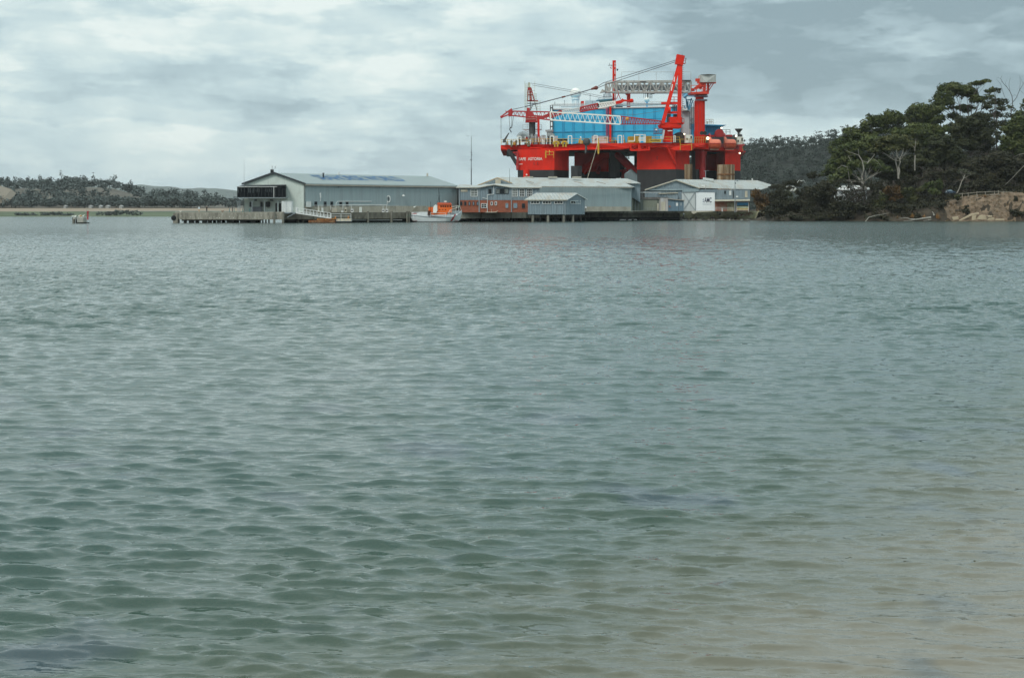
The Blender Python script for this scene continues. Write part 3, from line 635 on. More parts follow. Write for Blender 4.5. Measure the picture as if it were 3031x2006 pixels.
# washed-out lettering pasted inside the panes
mp_ = mat('faded_vinyl', (0.07, 0.085, 0.09), 0.7)
mb = MB(); q = random.Random(6)
for i, px in enumerate([705, 712.5, 722, 735, 741, 748, 754, 760, 766, 784, 790, 797, 803, 808, 814.5]):
    w_ = 3.4; h0, h1 = q.uniform(557, 559), q.uniform(566, 572)
    mb.slab([gb(px, h1, -.02), gb(px+1.1, h1, -.02), gb(px+1.1, h0, -.02), gb(px, h0, -.02)], (0, .01, 0)); 
    if i % 2: mb.slab([gb(px+w_-.8, h1, -.02), gb(px+w_, h1, -.02), gb(px+w_, h0, -.02), gb(px+w_-.8, h0, -.02)], (0, .01, 0))
    mb.slab([gb(px+1.2, (h0+h1)/2+.5, -.02), gb(px+w_-.9, (h0+h1)/2+.5, -.02), gb(px+w_-.9, (h0+h1)/2-.6, -.02), gb(px+1.2, (h0+h1)/2-.6, -.02)], (0, .01, 0))
mb.build('faded_letters', mp_, bo)
# Y posts below the balcony and the open stair landing on the left
for px in (688, 704.5, 710, 746, 783, 822):
    mb = MB(); p = gb(px, 629, 1.0); k = zat(599, Db+1); mb.beam(p, (p.x, p.y, k), .16)
    mb.beam((p.x, p.y, k), (p.x-1.0, p.y, zb_-.2), .12); mb.beam((p.x, p.y, k), (p.x+1.0, p.y, zb_-.2), .12); mb.build('forked_post', m_galv if px > 700 else m_trimd, wh)
mb = MB(); mb.slab([gb(669, 587), gb(702, 587), gb(702, 585.5), gb(669, 585.5)], (0, 3, 0)); ln = mb.build('landing', m_galv, wh)
MB().rail([gb(669.5, 585.5), gb(702, 585.5)], h=1.35, step=1.0, w=.07).build('railing', m_galv, ln)
for px0, py0, px1, py1 in ((739, 598, 746, 612), (771, 598, 777, 612), (787, 598, 799, 612)): wall_window(wh, None, px0, py0, px1, py1, 412.8, mf=m_trimd)
MB().box(P(747, 629, 411.6), P(776, 612, 412.5)).build('bench_counter', mat('dark_counter', (.06, .07, .08), .6), wh)
MB().box(P(815, 629, 412.4), P(834, 602, 412.9)).build('doorway', m_black, wh)
MB().box(P(822, 629, 411.9), P(825, 600, 412.3)).build('door_post', m_gable, wh)
for px in (756, 804):
    m_ = MB(); m_.box(P(px-5, 595, 411.9), P(px+5, 590, 412.6)); m_.build('wall_lamp_box', m_trimd, wh)
# ridge box with weather vane at the gable peak
c = P(805.5, 0, 414); m_ = MB(); m_.box((c.x-.42, 413.6, zat(512, 414)), (c.x+.42, 414.4, zat(502, 414))); m_.beam((c.x+.3, 414, zr), (c.x+.3, 414, zat(512, 414)), .12); cb = m_.build('vent_box', m_black, wh)
m_ = MB(); z0 = zat(502, 414); m_.beam((c.x, 414, z0), (c.x, 414, z0+.3), .05); m_.beam((c.x-.3, 414, z0+.3), (c.x+.9, 414, z0+.3), .05)
for dx in (0, .85): m_.beam((c.x+dx, 414, z0+.3), (c.x+dx, 414, z0+.75), .06); m_.ball((c.x+dx, 414, z0+.85), .12, 6)
m_.build('wind_gauge', m_trimd, cb)
# small things on the roof
for px, t_, h_, m__ in ((957, .62, 1.15, m_trimd), (1003, .97, .55, m_white), (1265, .98, 0.7, m_cream)):
    p = rp(px, t_); m_ = MB().tube(p, p+Vector((0, 0, h_)), .22, .2, 8); m_.tube(p+Vector((0, 0, h_)), p+Vector((0, 0, h_+.18)), .34, .3, 8); m_.build('roof_vent', m__, wh)
# long wall: windows, pipework, cut-out seahorse and round sign
def Dwall(px):
    lo, hi = 0., 1.
    for _ in range(30):
        m_ = (lo+hi)/2; p = Vector((A.x, A.y, 0)).lerp(Vector((B.x, B.y, 0)), m_)
        if CX+p.x/p.y*F < px: lo = m_
        else: hi = m_
    return p.y
for px in (931.5, 959, 978.5, 1005, 1024): wall_window(wh, None, px, 597.5, px+7, 611, Dwall, mf=m_trimd)
def Lp(px, py, o=.15): return P(px, py, Dwall(px)-o)
m_ = MB(); m_.path([Lp(995, 608), Lp(995, 601), Lp(999, 596.5), Lp(1100, 596.5)], .07); m_.path([Lp(999, 606.5), Lp(1146, 606.5), Lp(1146, 597)], .07); m_.path([Lp(925, 608), Lp(1180, 608.5)], .045)
for px in (943, 953, 979, 994, 1015, 1040, 1134, 1144): m_.path([Lp(px, 608), Lp(px, 622)], .06)
m_.build('pipework', m_white, wh)
m_ = MB()
sh = [(948.5, 570), (950.5, 571), (950, 575.5), (951, 580), (950.5, 584), (949.6, 588), (949.9, 593), (948.2, 596), (946.6, 596), (948.2, 592), (948.3, 588), (946.6, 582.5), (947, 578), (946.3, 575.5), (944.6, 575.8), (946.3, 572.5)]
m_.slab([Lp(x, y, .2) for x, y in sh][::-1], (0, .1, 0)); m_.build('seahorse_cutout', m_white, wh)
cx_ = Lp(1149.8, 589, .3); m_ = MB(); NS = 24
for i in range(NS):
    a0, a1 = 2*math.pi*i/NS, 2*math.pi*(i+1)/NS
    m_.beam(cx_+Vector((math.cos(a0)*.52, 0, math.sin(a0)*.92)), cx_+Vector((math.cos(a1)*.52, 0, math.sin(a1)*.92)), .14, .22)
m_.build('oval_ring', m_white, wh)
m_ = MB(); m_.beam(cx_+Vector((-.05, 0, -.5)), cx_+Vector((-.05, 0, .5)), .12); m_.beam(cx_+Vector((.18, 0, -.45)), cx_+Vector((.18, 0, .4)), .12); m_.beam(cx_+Vector((-.05, 0, .4)), cx_+Vector((.18, 0, .1)), .1); m_.build('ring_emblem', m_trimd, wh)
m_ = MB(); p = Lp(1195, 578, .1); m_.beam(p, p+Vector((0, -.9, .15)), .1); m_.lathe(p+Vector((0, -1, -.1)), [(.45, -.15), (.4, .05), (.12, .2)], 10); m_.build('wall_lamp', m_white, wh)
for px in (1002, 1124, 1264): m_ = MB(); m_.box(Lp(px-.8, 556, .3), Lp(px+.8, 551, .02)); m_.build('gutter_outlet', m_trimd, wh)
MB().box(Lp(906, 613, 1.2), Lp(924, 597, .2)).build('grey_cabinet', mat('pale_cabinet', (.42, .46, .45), .5), wh)
# things standing along the wall on the quay
for i, (px, w_, y0, y1, m__, lab) in enumerate([(943, 5, 616, 628, m_cream, 'narrow cream plant unit, left of a pair by the wall windows'), (954, 5, 616, 628, m_white, 'narrow white plant unit, right of a pair by the wall windows'), (990, 16, 616, 627.5, m_conc2, 'wide stone coloured cabinet against the warehouse plinth'), (1013, 6, 624, 628.5, m_white, 'small low white box unit near the wide cabinet'), (1023, 6, 616, 628, m_cream, 'cream upright unit just left of the first fan unit'), (1042, 7, 619, 628.5, m_white, 'white fan unit standing alone mid wall'), (1067, 7, 613, 628.5, m_white, 'tallest white upright unit on the quay'), (1134, 7, 619, 628.5, m_white, 'white fan unit, left of the pair beneath the oval ring'), (1145, 7, 619, 628.5, m_white, 'white fan unit, right of the pair beneath the oval ring')]):
    D = Dwall(px)-1.6; a = P(px-w_/2, y1, D); b = P(px+w_/2, y0, D); zz = DZ+(D-408)*.003
    t = thing('plant_unit', lab, 'air conditioner' if 'fan' in lab else 'cabinet', ((a.x+b.x)/2, D, zz), 'plant units along the warehouse wall')
    MB().box((a.x, D, zz), (b.x, D+.7, b.z)).build('casing', m__, t)
    MB().box((a.x-.03, D-.04, b.z), (b.x+.03, D+.74, b.z+.05)).build('lid', m_white, t)
    if 'fan' in lab: MB().lathe((a.x*.5+b.x*.5, D-.04, (zz+b.z)/2), [(.05, .03), (.2, 0), (.24, .03)], 14, 'y').build('fan_grille', m_black, t)
    else: MB().box((a.x+.1, D-.03, zz+.2), (b.x-.1, D, b.z-.2)).build('door', m_gable if m__ is not m_conc2 else m_conc2, t)
# white container doors by the gangway
t = thing('steel_cabinet', 'white ribbed steel container standing on the jetty root by the gangway', 'container', P(848, 629, 403)); t.location.z = DZ; BASE[t.name] = t.location.copy()
a = P(833.5, 629, 402); b = P(863, 595.5, 402); MB().box((a.x, 402, DZ), (b.x, 405, b.z)).build('body', m_white, t)
mb = MB()
for i in range(7): x = a.x+(b.x-a.x)*(i+.5)/7; mb.box((x-.1, 401.93, DZ+.15), (x+.1, 402, b.z-.15))
mb.box((a.x, 401.92, b.z-.12), (b.x, 402, b.z)); mb.box((a.x, 401.92, DZ), (b.x, 402, DZ+.12)); mb.build('ribs', mat('grey_white_ribs', (.58, .6, .59), .5), t)
MB().box((a.x+(b.x-a.x)*.5, 401.88, DZ+.1), (a.x+(b.x-a.x)*.53, 401.95, b.z-.1)).build('door_bar', m_galv, t)
# tall thin whip aerial left of the gable
tag(MB().tube(P(722.5, 560, 411), P(722.8, 473, 411), .05, .025, 5).build('whip_aerial', m_galv), 'thin pale whip aerial rising at the left eave of the long warehouse', 'aerial')
# ---------------- lattice aerial mast between the buildings
D = 470; t = thing('radio_mast', 'tall thin dark radio mast with cross arms between the warehouses', 'mast', P(1395, 0, D)); t.location.z = DZ; BASE[t.name] = t.location.copy()
p = P(1395, 0, D); MB().tube((p.x, D, DZ), (p.x, D, zat(500, D)), .17, .14, 6).build('pole', m_trimd, t); MB().tube((p.x, D, zat(500, D)), (p.x, D, zat(405, D)), .10, .06, 6).build('upper_pole', m_trimd, t)
m_ = MB(); m_.beam(P(1380, 403, D), P(1411, 403, D), .06); m_.beam(P(1380, 403, D), P(1380, 384, D), .04); m_.beam(P(1411, 403, D), P(1411, 399, D), .04); m_.beam(P(1395, 405, D), P(1395, 355, D), .03); m_.beam(P(1386, 501, D), P(1403, 501, D), .06); m_.build('cross_arm', m_galv, t)
m_ = MB(); m_.box(P(1393, 451, D), P(1398, 453, D+.2)); m_.box(P(1391, 473, D), P(1398, 475, D+.2)); m_.box(P(1394, 458, D), P(1399, 460, D+.2)); m_.build('aerial_elements', m_trimd, t)
tag(MB().tube(P(1508.5, 540, 472), P(1508.5, 499, 472), .07, .04, 5).build('roof_aerial', m_trimd), 'short thin vertical aerial on the white ridge just left of the rig', 'aerial')
# ---------------- brick and iron two-storey building
DB = 447.0
cB5 = crop(1340, 520, 260/2369)
bb = thing('brick_building', 'two-storey building with red brick below and blue grey iron above, many windows', 'building', (P(1480, 0, DB).x, DB, DZ))
def bx5(u0, v0, u1, v1, D, th, m, name, par=None): return MB().pb(cB5, u0, v0, u1, v1, D, th).build(name, m, par or bb)
zf = cB5(0, 990, DB).z
MB().slab([cB5(190, 990, DB), cB5(2330, 990, DB), cB5(2330, 660, DB), cB5(190, 660, DB)], (0, 12, 0)).build('brick_wall', m_brick, bb)
MB().slab([cB5(180, 660, DB-.06), cB5(2345, 660, DB-.06), cB5(2345, 325, DB-.06), cB5(1590, 322, DB-.06), cB5(1110, 250, DB-.06), cB5(700, 322, DB-.06), cB5(180, 335, DB-.06)], (0, 12, 0)).build('iron_wall', m_greyw2, bb)
MB().box(P(1349, 629, DB+9), P(1368, 553, DB+12)).build('gap_shade_infill', m_trimd, bb)  # dark box added to paint the shaded gap between the two buildings
# roofs: shallow gable over the middle, skillion either side
def rf(pts, m, name='roof', th=(0, 0, -.25)): return MB().slab(pts, th).build(name, m, bb)
rf([cB5(85, 318, DB-.7), cB5(700, 318, DB-.7), cB5(700, 262, DB+9), cB5(180, 235, DB+9)], m_roofw)
rf([cB5(690, 318, DB-.7), cB5(1110, 240, DB-.7), cB5(1180, 215, DB+9), cB5(700, 262, DB+9)], m_roofw)
rf([cB5(1110, 240, DB-.7), cB5(1590, 316, DB-.7), cB5(1900, 255, DB+9), cB5(1180, 215, DB+9)], m_roofw)
rf([cB5(1585, 318, DB-.7), cB5(2400, 322, DB-.7), cB5(2400, 262, DB+9), cB5(1850, 240, DB+9)], m_roofw)
MB().slab([cB5(85, 332, DB-.8), cB5(700, 328, DB-.8), cB5(1110, 252, DB-.8), cB5(1590, 326, DB-.8), cB5(2400, 332, DB-.8), cB5(2400, 318, DB-.8), cB5(1590, 314, DB-.8), cB5(1110, 238, DB-.8), cB5(700, 314, DB-.8), cB5(85, 318, DB-.8)], (0, .12, 0)).build('fascia', m_cream, bb)
def w5(u0, v0, u1, v1, cols=1, rows=1, mf=None, D=DB-.08, mg=None):
    a_ = cB5(u0, v0, 1); 
    return wall_window(bb, None, 1340+u0*260/2369, 520+v0*260/2369, 1340+u1*260/2369, 520+v1*260/2369, D, cols=cols, rows=rows, mf=mf, mg=mg)
m_pgl = mat('curtained_glass', (.16, .18, .17), .3, var=.5, scale=(2, 2, 2)); m_bgl = mat('blue_grey_pane', (.22, .30, .36), .3, var=.3, scale=(2, 2, 2))
w5(490, 362, 665, 560, 2, 3, mg=m_pgl); w5(965, 362, 1040, 482, mf=m_trimd)
w5(1160, 355, 1275, 485, mf=m_trimd, mg=m_pgl); w5(1280, 355, 1385, 485, mf=m_trimd); w5(1390, 355, 1502, 485, mf=m_trimd, mg=m_pgl)
w5(1605, 358, 1745, 560, 3, 3, mg=m_pgl); w5(1805, 358, 1940, 560, 3, 3); w5(2000, 358, 2140, 560, 3, 3)
for u in (210, 318, 430, 540, 650): w5(u, 705, u+40, 795, mf=m_trimd, mg=m_bgl if u > 400 else m_glass)
w5(770, 755, 915, 865, 2, 2); w5(1030, 705, 1075, 795); w5(1140, 705, 1185, 795); w5(1430, 748, 1490, 865, mf=m_galv, mg=m_bgl); w5(1645, 745, 1735, 868, mf=m_galv, mg=m_bgl); w5(1870, 755, 1940, 868, 2, 1, mf=m_trimd)
for u in (165, 700, 1572): bx5(u, 335, u+26, 985, DB-.3, .3, m_galv, 'corner_post')
m_ = MB(); pp = lambda u, v: cB5(u, v, DB-.25); m_.path([pp(1105, 245), pp(1105, 500), pp(935, 520), pp(933, 990)], .09); m_.path([pp(800, 605), pp(930, 625)], .09); m_.build('downpipe', m_white, bb)
m_ = MB(); m_.path([pp(890, 990), pp(1170, 988), pp(1210, 955)], .12); m_.path([pp(1043, 985), pp(1043, 905)], .05); m_.build('floor_pipe', m_cream, bb)
MB().pb(cB5, 218, 365, 400, 435, DB-.2, .1).build('sign_board', m_cream, bb)
# ---------------- long middle shed
DS = 462.0
ms = thing('long_shed', 'long blue grey shed with pale zinc roof behind the brick building', 'shed', (P(1680, 0, DS).x, DS, DZ))
cS = crop(1340, 500, 540/2369)
A2 = P(1605, 0, DS); B2 = P(1872, 0, DS+16); zs = zat(552, DS)
MB().slab([P(1590, 628, DS), P(1868, 625.5, DS+16), P(1868, 553, DS+16), P(1590, 552.5, DS)], (2, 22, 0)).build('wall', m_greyw, ms)
MB().slab([P(1600, 627.5, DS-.2), P(1868, 625.2, DS+15.8), P(1868, 612, DS+15.8), P(1600, 611, DS-.2)], (0, .1, 0)).build('plinth', m_conc2, ms)
MB().slab([P(1420, 552, DS-1), P(1872, 554.5, DS+15), P(1822, 531, DS+36), P(1478, 526, DS+22)], (0, 0, .2)).build('roof', m_roofw, ms)
MB().slab([P(1822, 531, DS+36), P(1872, 554.5, DS+15), P(1885, 556, DS+52)], (0, 0, .15)).build('roof', m_roofw, ms)
MB().beam(P(1604, 553.3, DS-1.2), P(1872, 555.5, DS+14.8), .2, .25).build('gutter', m_gutter, ms)
# upper gable end facing left with orange barge boards
MB().slab([P(1410, 556, DS+4), P(1520, 556, DS+4), P(1520, 545, DS+4), P(1472, 527.5, DS+4), P(1418, 549, DS+4)], (0, 4, 0)).build('gable_wall', m_greyw2, ms)
m_ora = mat('peeling_orange_board', (.50, .36, .20), .8, var=.3)
m_ = MB(); m_.beam(P(1412, 549.5, DS+3), P(1472, 526.5, DS+3), .2, .3); m_.beam(P(1472, 526.5, DS+3), P(1516, 543, DS+3), .2, .3); m_.build('barge_board', m_ora, ms)
m_ = MB(); m_.box(P(1466, 545, DS+2.4), P(1482, 531, DS+3)); m_.build('ridge_box', m_cream, ms)
for px in (1552, 1623, 1694):
    m_ = MB(); m_.box(P(px, 527, DS+24), P(px+26, 523, DS+26)); m_.build('ridge_vent', m_gutter if px == 0 else m_conc2, ms)
for (x0_, y0_, x1_, y1_) in ((1556, 536, 1578, 541.5), (1698, 538, 1722, 543.5), (1765, 539, 1790, 544.5)):
    m_ = MB(); m_.slab([P(x0_, y0_-.3, DS+14), P(x0_+3, y0_-.3, DS+14), P(x1_+3, y1_-.3, DS+8), P(x1_, y1_-.3, DS+8)], (0, 0, .12)); m_.build('roof_light', mat('brown_skylight', (.27, .20, .15), .6), ms)
# ---------------- small shed on piles
DP = 439.0
ps = thing('pile_shed', 'small blue grey iron shed on timber piles with white strip windows', 'shed', (P(1640, 0, DP).x, DP, 0))
def q5(u, v, o=0): return cS(u, v, DP+o)
fl = q5(0, 600).z
MB().slab([q5(975, 600), q5(1478, 600), q5(1478, 402), q5(975, 402)], (0, .2, 0)).build('wall', m_greyw2, ps)
MB().slab([q5(1478, 600), cS(1715, 597, DP+7), cS(1715, 395, DP+7), cS(1610, 335, DP+3.5), q5(1478, 402)], (-.1, .25, 0)).build('gable_wall', m_greyw2, ps)
MB().slab([q5(975, 600), q5(1478, 600), cS(1715, 597, DP+7), cS(1230, 597, DP+7)], (0, 0, .2)).build('floor', m_dark, ps)
MB().slab([q5(930, 405, -.5), q5(1485, 402, -.5), cS(1612, 318, DP+3.5), cS(1085, 318, DP+3.5)], (0, 0, .16)).build('roof', m_roofw, ps)
MB().slab([cS(1612, 318, DP+3.5), cS(1750, 400, DP+7.5), cS(1600, 400, DP+8.5), cS(1085, 318, DP+3.6)], (0, 0, .14)).build('roof', m_roofw, ps)
m_ = MB(); m_.beam(q5(1483, 404, -.55), cS(1612, 322, DP+2.9), .14, .2); m_.beam(cS(1612, 322, DP+2.9), cS(1750, 400, DP+6.8), .14, .2); m_.build('barge_board', m_white, ps)
MB().beam(q5(932, 406, -.55), q5(1485, 405, -.55), .16, .22).build('gutter', m_cream, ps)
for u in (1015, 1168, 1322): wall_window(ps, None, 1340+u*.2279, 500+418*.2279, 1340+(u+108)*.2279, 500+452*.2279, DP-.1, cols=3)
wall_window(ps, None, 1340+1534*.2279, 500+416*.2279, 1340+1660*.2279, 500+450*.2279, lambda px: DP-.15+(px-1677)/53*7, cols=4)
for u, o in ((1040, .4), (1140, 5), (1238, .4), (1330, 5), (1443, .4), (1560, 3), (1662, 5.5)): p = q5(u, 0, o); pile(ps, p, fl+.1, .42 if o < 3.5 else .3, m_pile if o < 5 else m_dark)  # rear piles coloured black for the shade under the floor
MB().tube(q5(1465, 400, -.3), q5(1465, 600, -.3), .07, n=5).build('downpipe', m_galv, ps)
# blob ridge capping duct behind it
# ---------------- rear dark shed
rs_ = thing('rear_shed', 'dark blue grey shed partly hidden behind the long shed, pale roof', 'shed', (P(1880, 0, 505).x, 505, DZ))
cR = crop(1840, 500, 500/2369)
MB().slab([cR(0, 300, 500), cR(262, 470, 500), cR(262, 208, 500), cR(0, 208, 500)], (0, 15, 0)).build('wall', m_greyw2, rs_)
MB().slab([cR(-80, 205, 499), cR(268, 208, 499), cR(80, 145, 508), cR(-80, 140, 508)], (0, 0, .2)).build('roof', m_roofw, rs_)
sl_ = thing('grey_silo', 'tall dark grey gabled block seen in the gap under the rig', 'building', (P(1871, 0, 560).x, 560, DZ))
MB().slab([cR(72, 300, 560), cR(218, 300, 560), cR(218, 75, 560), cR(140, 10, 560), cR(72, 60, 560)], (0, 12, 0)).build('wall', mat('slate_grey_cladding', (.13, .16, .17), .7, var=.15), sl_)
MB().slab([cR(134, 6, 559.5), cR(224, 80, 559.5), cR(224, 72, 559.5), cR(134, -2, 559.5)], (0, 13, 0)).build('roof', m_trimd, sl_)
# ---------------- training centre building with the three-letter sign
am = thing('training_centre', 'pale blue grey shed with white cladding, cross braces and a large lettered sign', 'building', (P(2060, 0, 512).x, 512, DZ))
DA = 512.0
def r6(u, v, o=0): return cR(u, v, DA+o)
MB().slab([r6(325, 590), r6(850, 590), r6(850, 300), r6(325, 310)], (0, .3, 0)).build('wall', m_greyw2, am)
MB().slab([r6(325, 305, -.1), r6(1080, 290, -.1), r6(1085, 272, -.1), r6(760, 158, -.1), r6(325, 298, -.1)], (0, .3, 0)).build('gable_wall', m_greyw2, am)
MB().slab([r6(340, 290, -.5), r6(1085, 276, -.5), r6(1085, 322, -.5), r6(850, 326, -.5), r6(850, 300, -.5), r6(340, 300, -.5)][::-1], (0, .25, 0)).build('header', mat('grey_header', (.26, .33, .35), .6), am)
MB().slab([r6(1085, 290, -.3), r6(1330, 290, -.3), r6(1330, 335, -.3), r6(1085, 330, -.3)][::-1], (0, .25, 0)).build('header', m_greyw2, am)
MB().slab([r6(845, 590, -.2), r6(1040, 590, -.2), r6(1040, 325, -.2), r6(845, 325, -.2)], (0, .25, 0)).build('white_wall', mat('dull_white_sheet', (.53, .56, .55), .6, var=.06, scale=(4, 4, .1)), am)
MB().slab([r6(1042, 590, -.3), r6(1307, 590, -.3), r6(1307, 332, -.3), r6(1042, 330, -.3)], (0, .25, 0)).build('white_wall', mat('clean_white_sheet', (.80, .82, .82), .5, var=.03), am)
m_ = MB(); m_.beam(r6(862, 330, -.4), r6(1025, 575, -.4), .12); m_.beam(r6(1025, 330, -.4), r6(875, 560, -.4), .12); m_.beam(r6(1037, 590, -.4), r6(1037, 325, -.4), .2); m_.build('cross_brace', m_galv, am)
m_ = MB(); m_.slab([r6(325, 292, -.8), r6(762, 152, -.8), r6(1100, 270, -.8), r6(1100, 280, -.8), r6(762, 164, -.8), r6(325, 304, -.8)][::-1], (0, .3, 0)); m_.build('barge_board', m_cream, am)
MB().slab([r6(762, 154, -.6), r6(1095, 272, -.6), cR(1960, 295, DA+10), cR(1900, 168, DA+30), ], (0, 0, .18)).build('roof', m_roofw, am)
MB().slab([r6(325, 294, -.6), r6(762, 154, -.6), cR(900, 150, DA+25), cR(480, 290, DA+25)], (0, 0, .18)).build('roof', m_roofw, am)
MB().slab([cR(1900, 168, DA+30), cR(1960, 295, DA+10), cR(2140, 240, DA+30)], (0, 0, .18)).build('roof', m_roofw, am)
MB().slab([cR(1140, 140, DA+14), cR(1290, 160, DA+14), cR(1290, 190, DA+8), cR(1140, 170, DA+8)], (0, 0, .5)).build('ridge_hood', m_roofw, am)
text_part('sign_letters', 'AMC', r6(1160, 474, -.32), (1, 0, 0), (0, 0, 1), r6(1262, 0).x-r6(1160, 0).x, r6(0, 402).z-r6(0, 474).z, mat('navy_paint', (.012, .018, .06), .5), am, lift=.02)
m_ = MB()
for v0, v1 in ((420, 440), (447, 470)): m_.slab([r6(1136, v1, -.32), r6(1152, v1-6, -.32), r6(1156, v0, -.32), r6(1140, v0+4, -.32)], (0, .01, 0))
m_.build('crest', mat('grey_blue_crest', (.18, .24, .32), .6), am)
m_ = MB()
for v in (488, 502):
    for k in range(14): m_.slab([r6(1134+k*9.2, v+4, -.32), r6(1141+k*9.2, v+4, -.32), r6(1141+k*9.2, v, -.32), r6(1134+k*9.2, v, -.32)], (0, .01, 0))
m_.build('small_print', mat('grey_print', (.33, .37, .43), .6), am)
# right wing: verandah over brick, mural
MB().slab([r6(1307, 590), r6(1790, 600), r6(1790, 445), r6(1307, 450)], (0, 6, 0)).build('brick_wall', mat('faded_brick', (.33, .12, .07), .9, var=.2, scale=(2, 2, 4), dirt=(.36, .31, .22), dirtamt=.7, dscale=.35), am)
MB().slab([r6(1307, 450, .3), r6(1800, 440, .3), r6(1800, 296, .3), r6(1307, 290, .3)], (0, 6, 0)).build('upper_wall', m_greyw2, am)
MB().slab([r6(1307, 456, -2.2), r6(1800, 450, -2.2), r6(1800, 436, 0), r6(1307, 440, 0)], (0, 0, .2)).build('verandah_roof', m_cream, am)
MB().rail([r6(1310, 442, -1.8), r6(1790, 440, -1.8)], h=1.0, step=2.2, w=.06).build('balcony_railing', m_galv, am)
for (u0, v0, u1, v1, mg) in ((1440, 308, 1460, 350, m_glass), (1508, 308, 1538, 368, m_white), (1560, 308, 1572, 410, m_dark), (1605, 380, 1635, 400, m_white), (1730, 310, 1765, 400, m_cream)): MB().pb(cR, u0, v0, u1, v1, DA+.1, .15).build('shutter', mg, am)
MB().pb(cR, 1480, 470, 1600, 590, DA-.2, .2).build('doorway_bay', mat('ochre_wall', (.33, .28, .17), .8, dirt=(.06, .06, .05), dirtamt=.7, dscale=.6), am)
mu = thing('mural_board', 'painted mural panel in blue, cream and orange under the verandah', 'mural', r6(1690, 595, -.5))
for v0, v1, cc in ((470, 508, (.06, .26, .48)), (508, 524, (.03, .07, .09)), (524, 556, (.50, .50, .33)), (556, 572, (.62, .40, .14)), (572, 584, (.55, .50, .38))):
    MB().pb(cR, 1618, v0, 1775, v1, DA-.6, .1).build('painted_band', mat('mural_paint_%d' % v0, cc, .7, var=.3, scale=(1, 1, 2)), mu)
m_ = MB(); m_.beam(r6(1614, 600, -.7), r6(1614, 465, -.7), .15); m_.beam(r6(1779, 600, -.7), r6(1779, 465, -.7), .15); m_.beam(r6(1610, 467, -.7), r6(1783, 467, -.7), .12); m_.build('frame', m_white, mu)
tag(MB().rail([r6(1320, 590, -2.5), r6(1560, 590, -2.5)], h=1.15, step=3.0, w=.07).build('white_railing', m_white), 'low white pipe railing in front of the faded brick wall', 'railing')
tag(MB().tube(r6(1410, 600, -3), r6(1410, 550, -3), .15, .15, 8).build('white_bollard', m_white), 'thick white post standing right of the person in black', 'bollard')
# power poles
for i, (u, v0, D, arm, lab) in enumerate([(1178, 25, 530, True, 'grey power pole with crossarm rising behind the lettered wall'), (1590, 155, 508, False, 'plain grey pole standing in front of the verandah')]):
    t = thing('power_pole', lab, 'pole', cR(u, 600, D)); p0 = cR(u, 610, D); MB().tube(p0, cR(u, v0, D), .16, .12, 8).build('pole', m_galv, t)
    if arm:
        MB().beam(cR(u-28, 30, D), cR(u+50, 26, D), .1).build('crossarm', m_galv, t); MB().tube(cR(u, 120, D), cR(1245, 245, D), .03, n=4).build('stay_wire', m_trimd, t)
    else: MB().box(cR(u-2, 195, D-.2), cR(u+12, 210, D)).build('lamp_box', m_trimd, t)
# roof clutter of that building
for (u0, v0, u1, v1, D, m__) in ((1118, 225, 1170, 265, DA+1, m_white), (1825, 135, 1842, 165, DA+30, m_white), (1612, 150, 1636, 175, DA+20, m_galv)): MB().pb(cR, u0, v0, u1, v1, D, .6).build('roof_box', m__, am)
# ---------------- lean-to with roller door and white and blue huts
lt = thing('roller_door_store', 'low grey green store with roller door and pipe canopy on the quay', 'store', (P(1915, 0, 503).x, 503, DZ))
cL = crop(1860, 550, 200/2369); DL = 503.0
def rl(u, v, o=0): return cL(u, v, DL+o)
MB().pb(cL, 150, 480, 1090, 885, DL, 5).build('wall', mat('grey_green_block', (.15, .165, .135), .8, var=.2, scale=(1, 1, 4)), lt)
MB().pb(cL, 515, 500, 1005, 870, DL-.12, .1).build('roller_door', mat('roller_door_slats', (.20, .215, .165), .6, stripes=(0, 0, 1, .3)), lt)
MB().pb(cL, 130, 400, 1100, 480, DL-.3, 5.5).build('parapet', mat('dirty_parapet', (.12, .11, .10), .8, dirt=(.35, .32, .28), dscale=1.2), lt)
MB().pb(cL, 195, 405, 330, 462, DL-.5, .15).build('white_tank', m_cream, lt)
m_ = MB(); m_.slab([rl(125, 222, -1), rl(1150, 225, -1), rl(1150, 238, -1), rl(125, 242, -1)][::-1], (0, 3, 0)); m_.build('canopy', m_white, lt)
m_ = MB()
for u in (145, 320, 480, 700, 960): m_.beam(rl(u, 245, -.8), rl(u, 410, -.8), .09)
m_.build('canopy_post', m_galv, lt)
for u, w_ in ((240, 12), (335, 10), (470, 10)): MB().pb(cL, u, 480, u+w_, 880, DL-.35, .1).build('downpipe', m_galv, lt)
MB().pb(cL, 1010, 620, 1065, 880, DL-.6, .4).build('white_pillar', m_cream, lt)
MB().rail([rl(520, 880, -1), rl(1000, 880, -1)], h=1.1, step=1.3, w=.05).build('railing', m_galv, lt)
hut = thing('white_hut', 'whitewashed block hut with rust streaks between roller door and blue shed', 'hut', rl(1240, 880)); MB().pb(cL, 1090, 405, 1390, 885, DL-.2, 4).build('wall', mat('streaky_whitewash', (.47, .46, .45), .8, var=.15, scale=(3, 3, .3), dirt=(.25, .16, .10), dirtamt=.6, streak=(2, 2, .1)), hut); MB().pb(cL, 1080, 395, 1400, 408, DL-.35, 4.3).build('roof', m_trimd, hut); MB().pb(cL, 1150, 560, 1290, 880, DL-.26, .05).build('door', m_cream, hut)
hs_ = thing('blue_hut', 'low blue grey hut with sloping rusty roof edge beside the white hut', 'hut', rl(1660, 880))
MB().slab([rl(1390, 885), rl(1940, 885), rl(1940, 520), rl(1390, 470)], (0, 4, 0)).build('wall', mat('slate_blue_paint', (.13, .20, .25), .7, var=.2, scale=(3, 3, .2)), hs_)
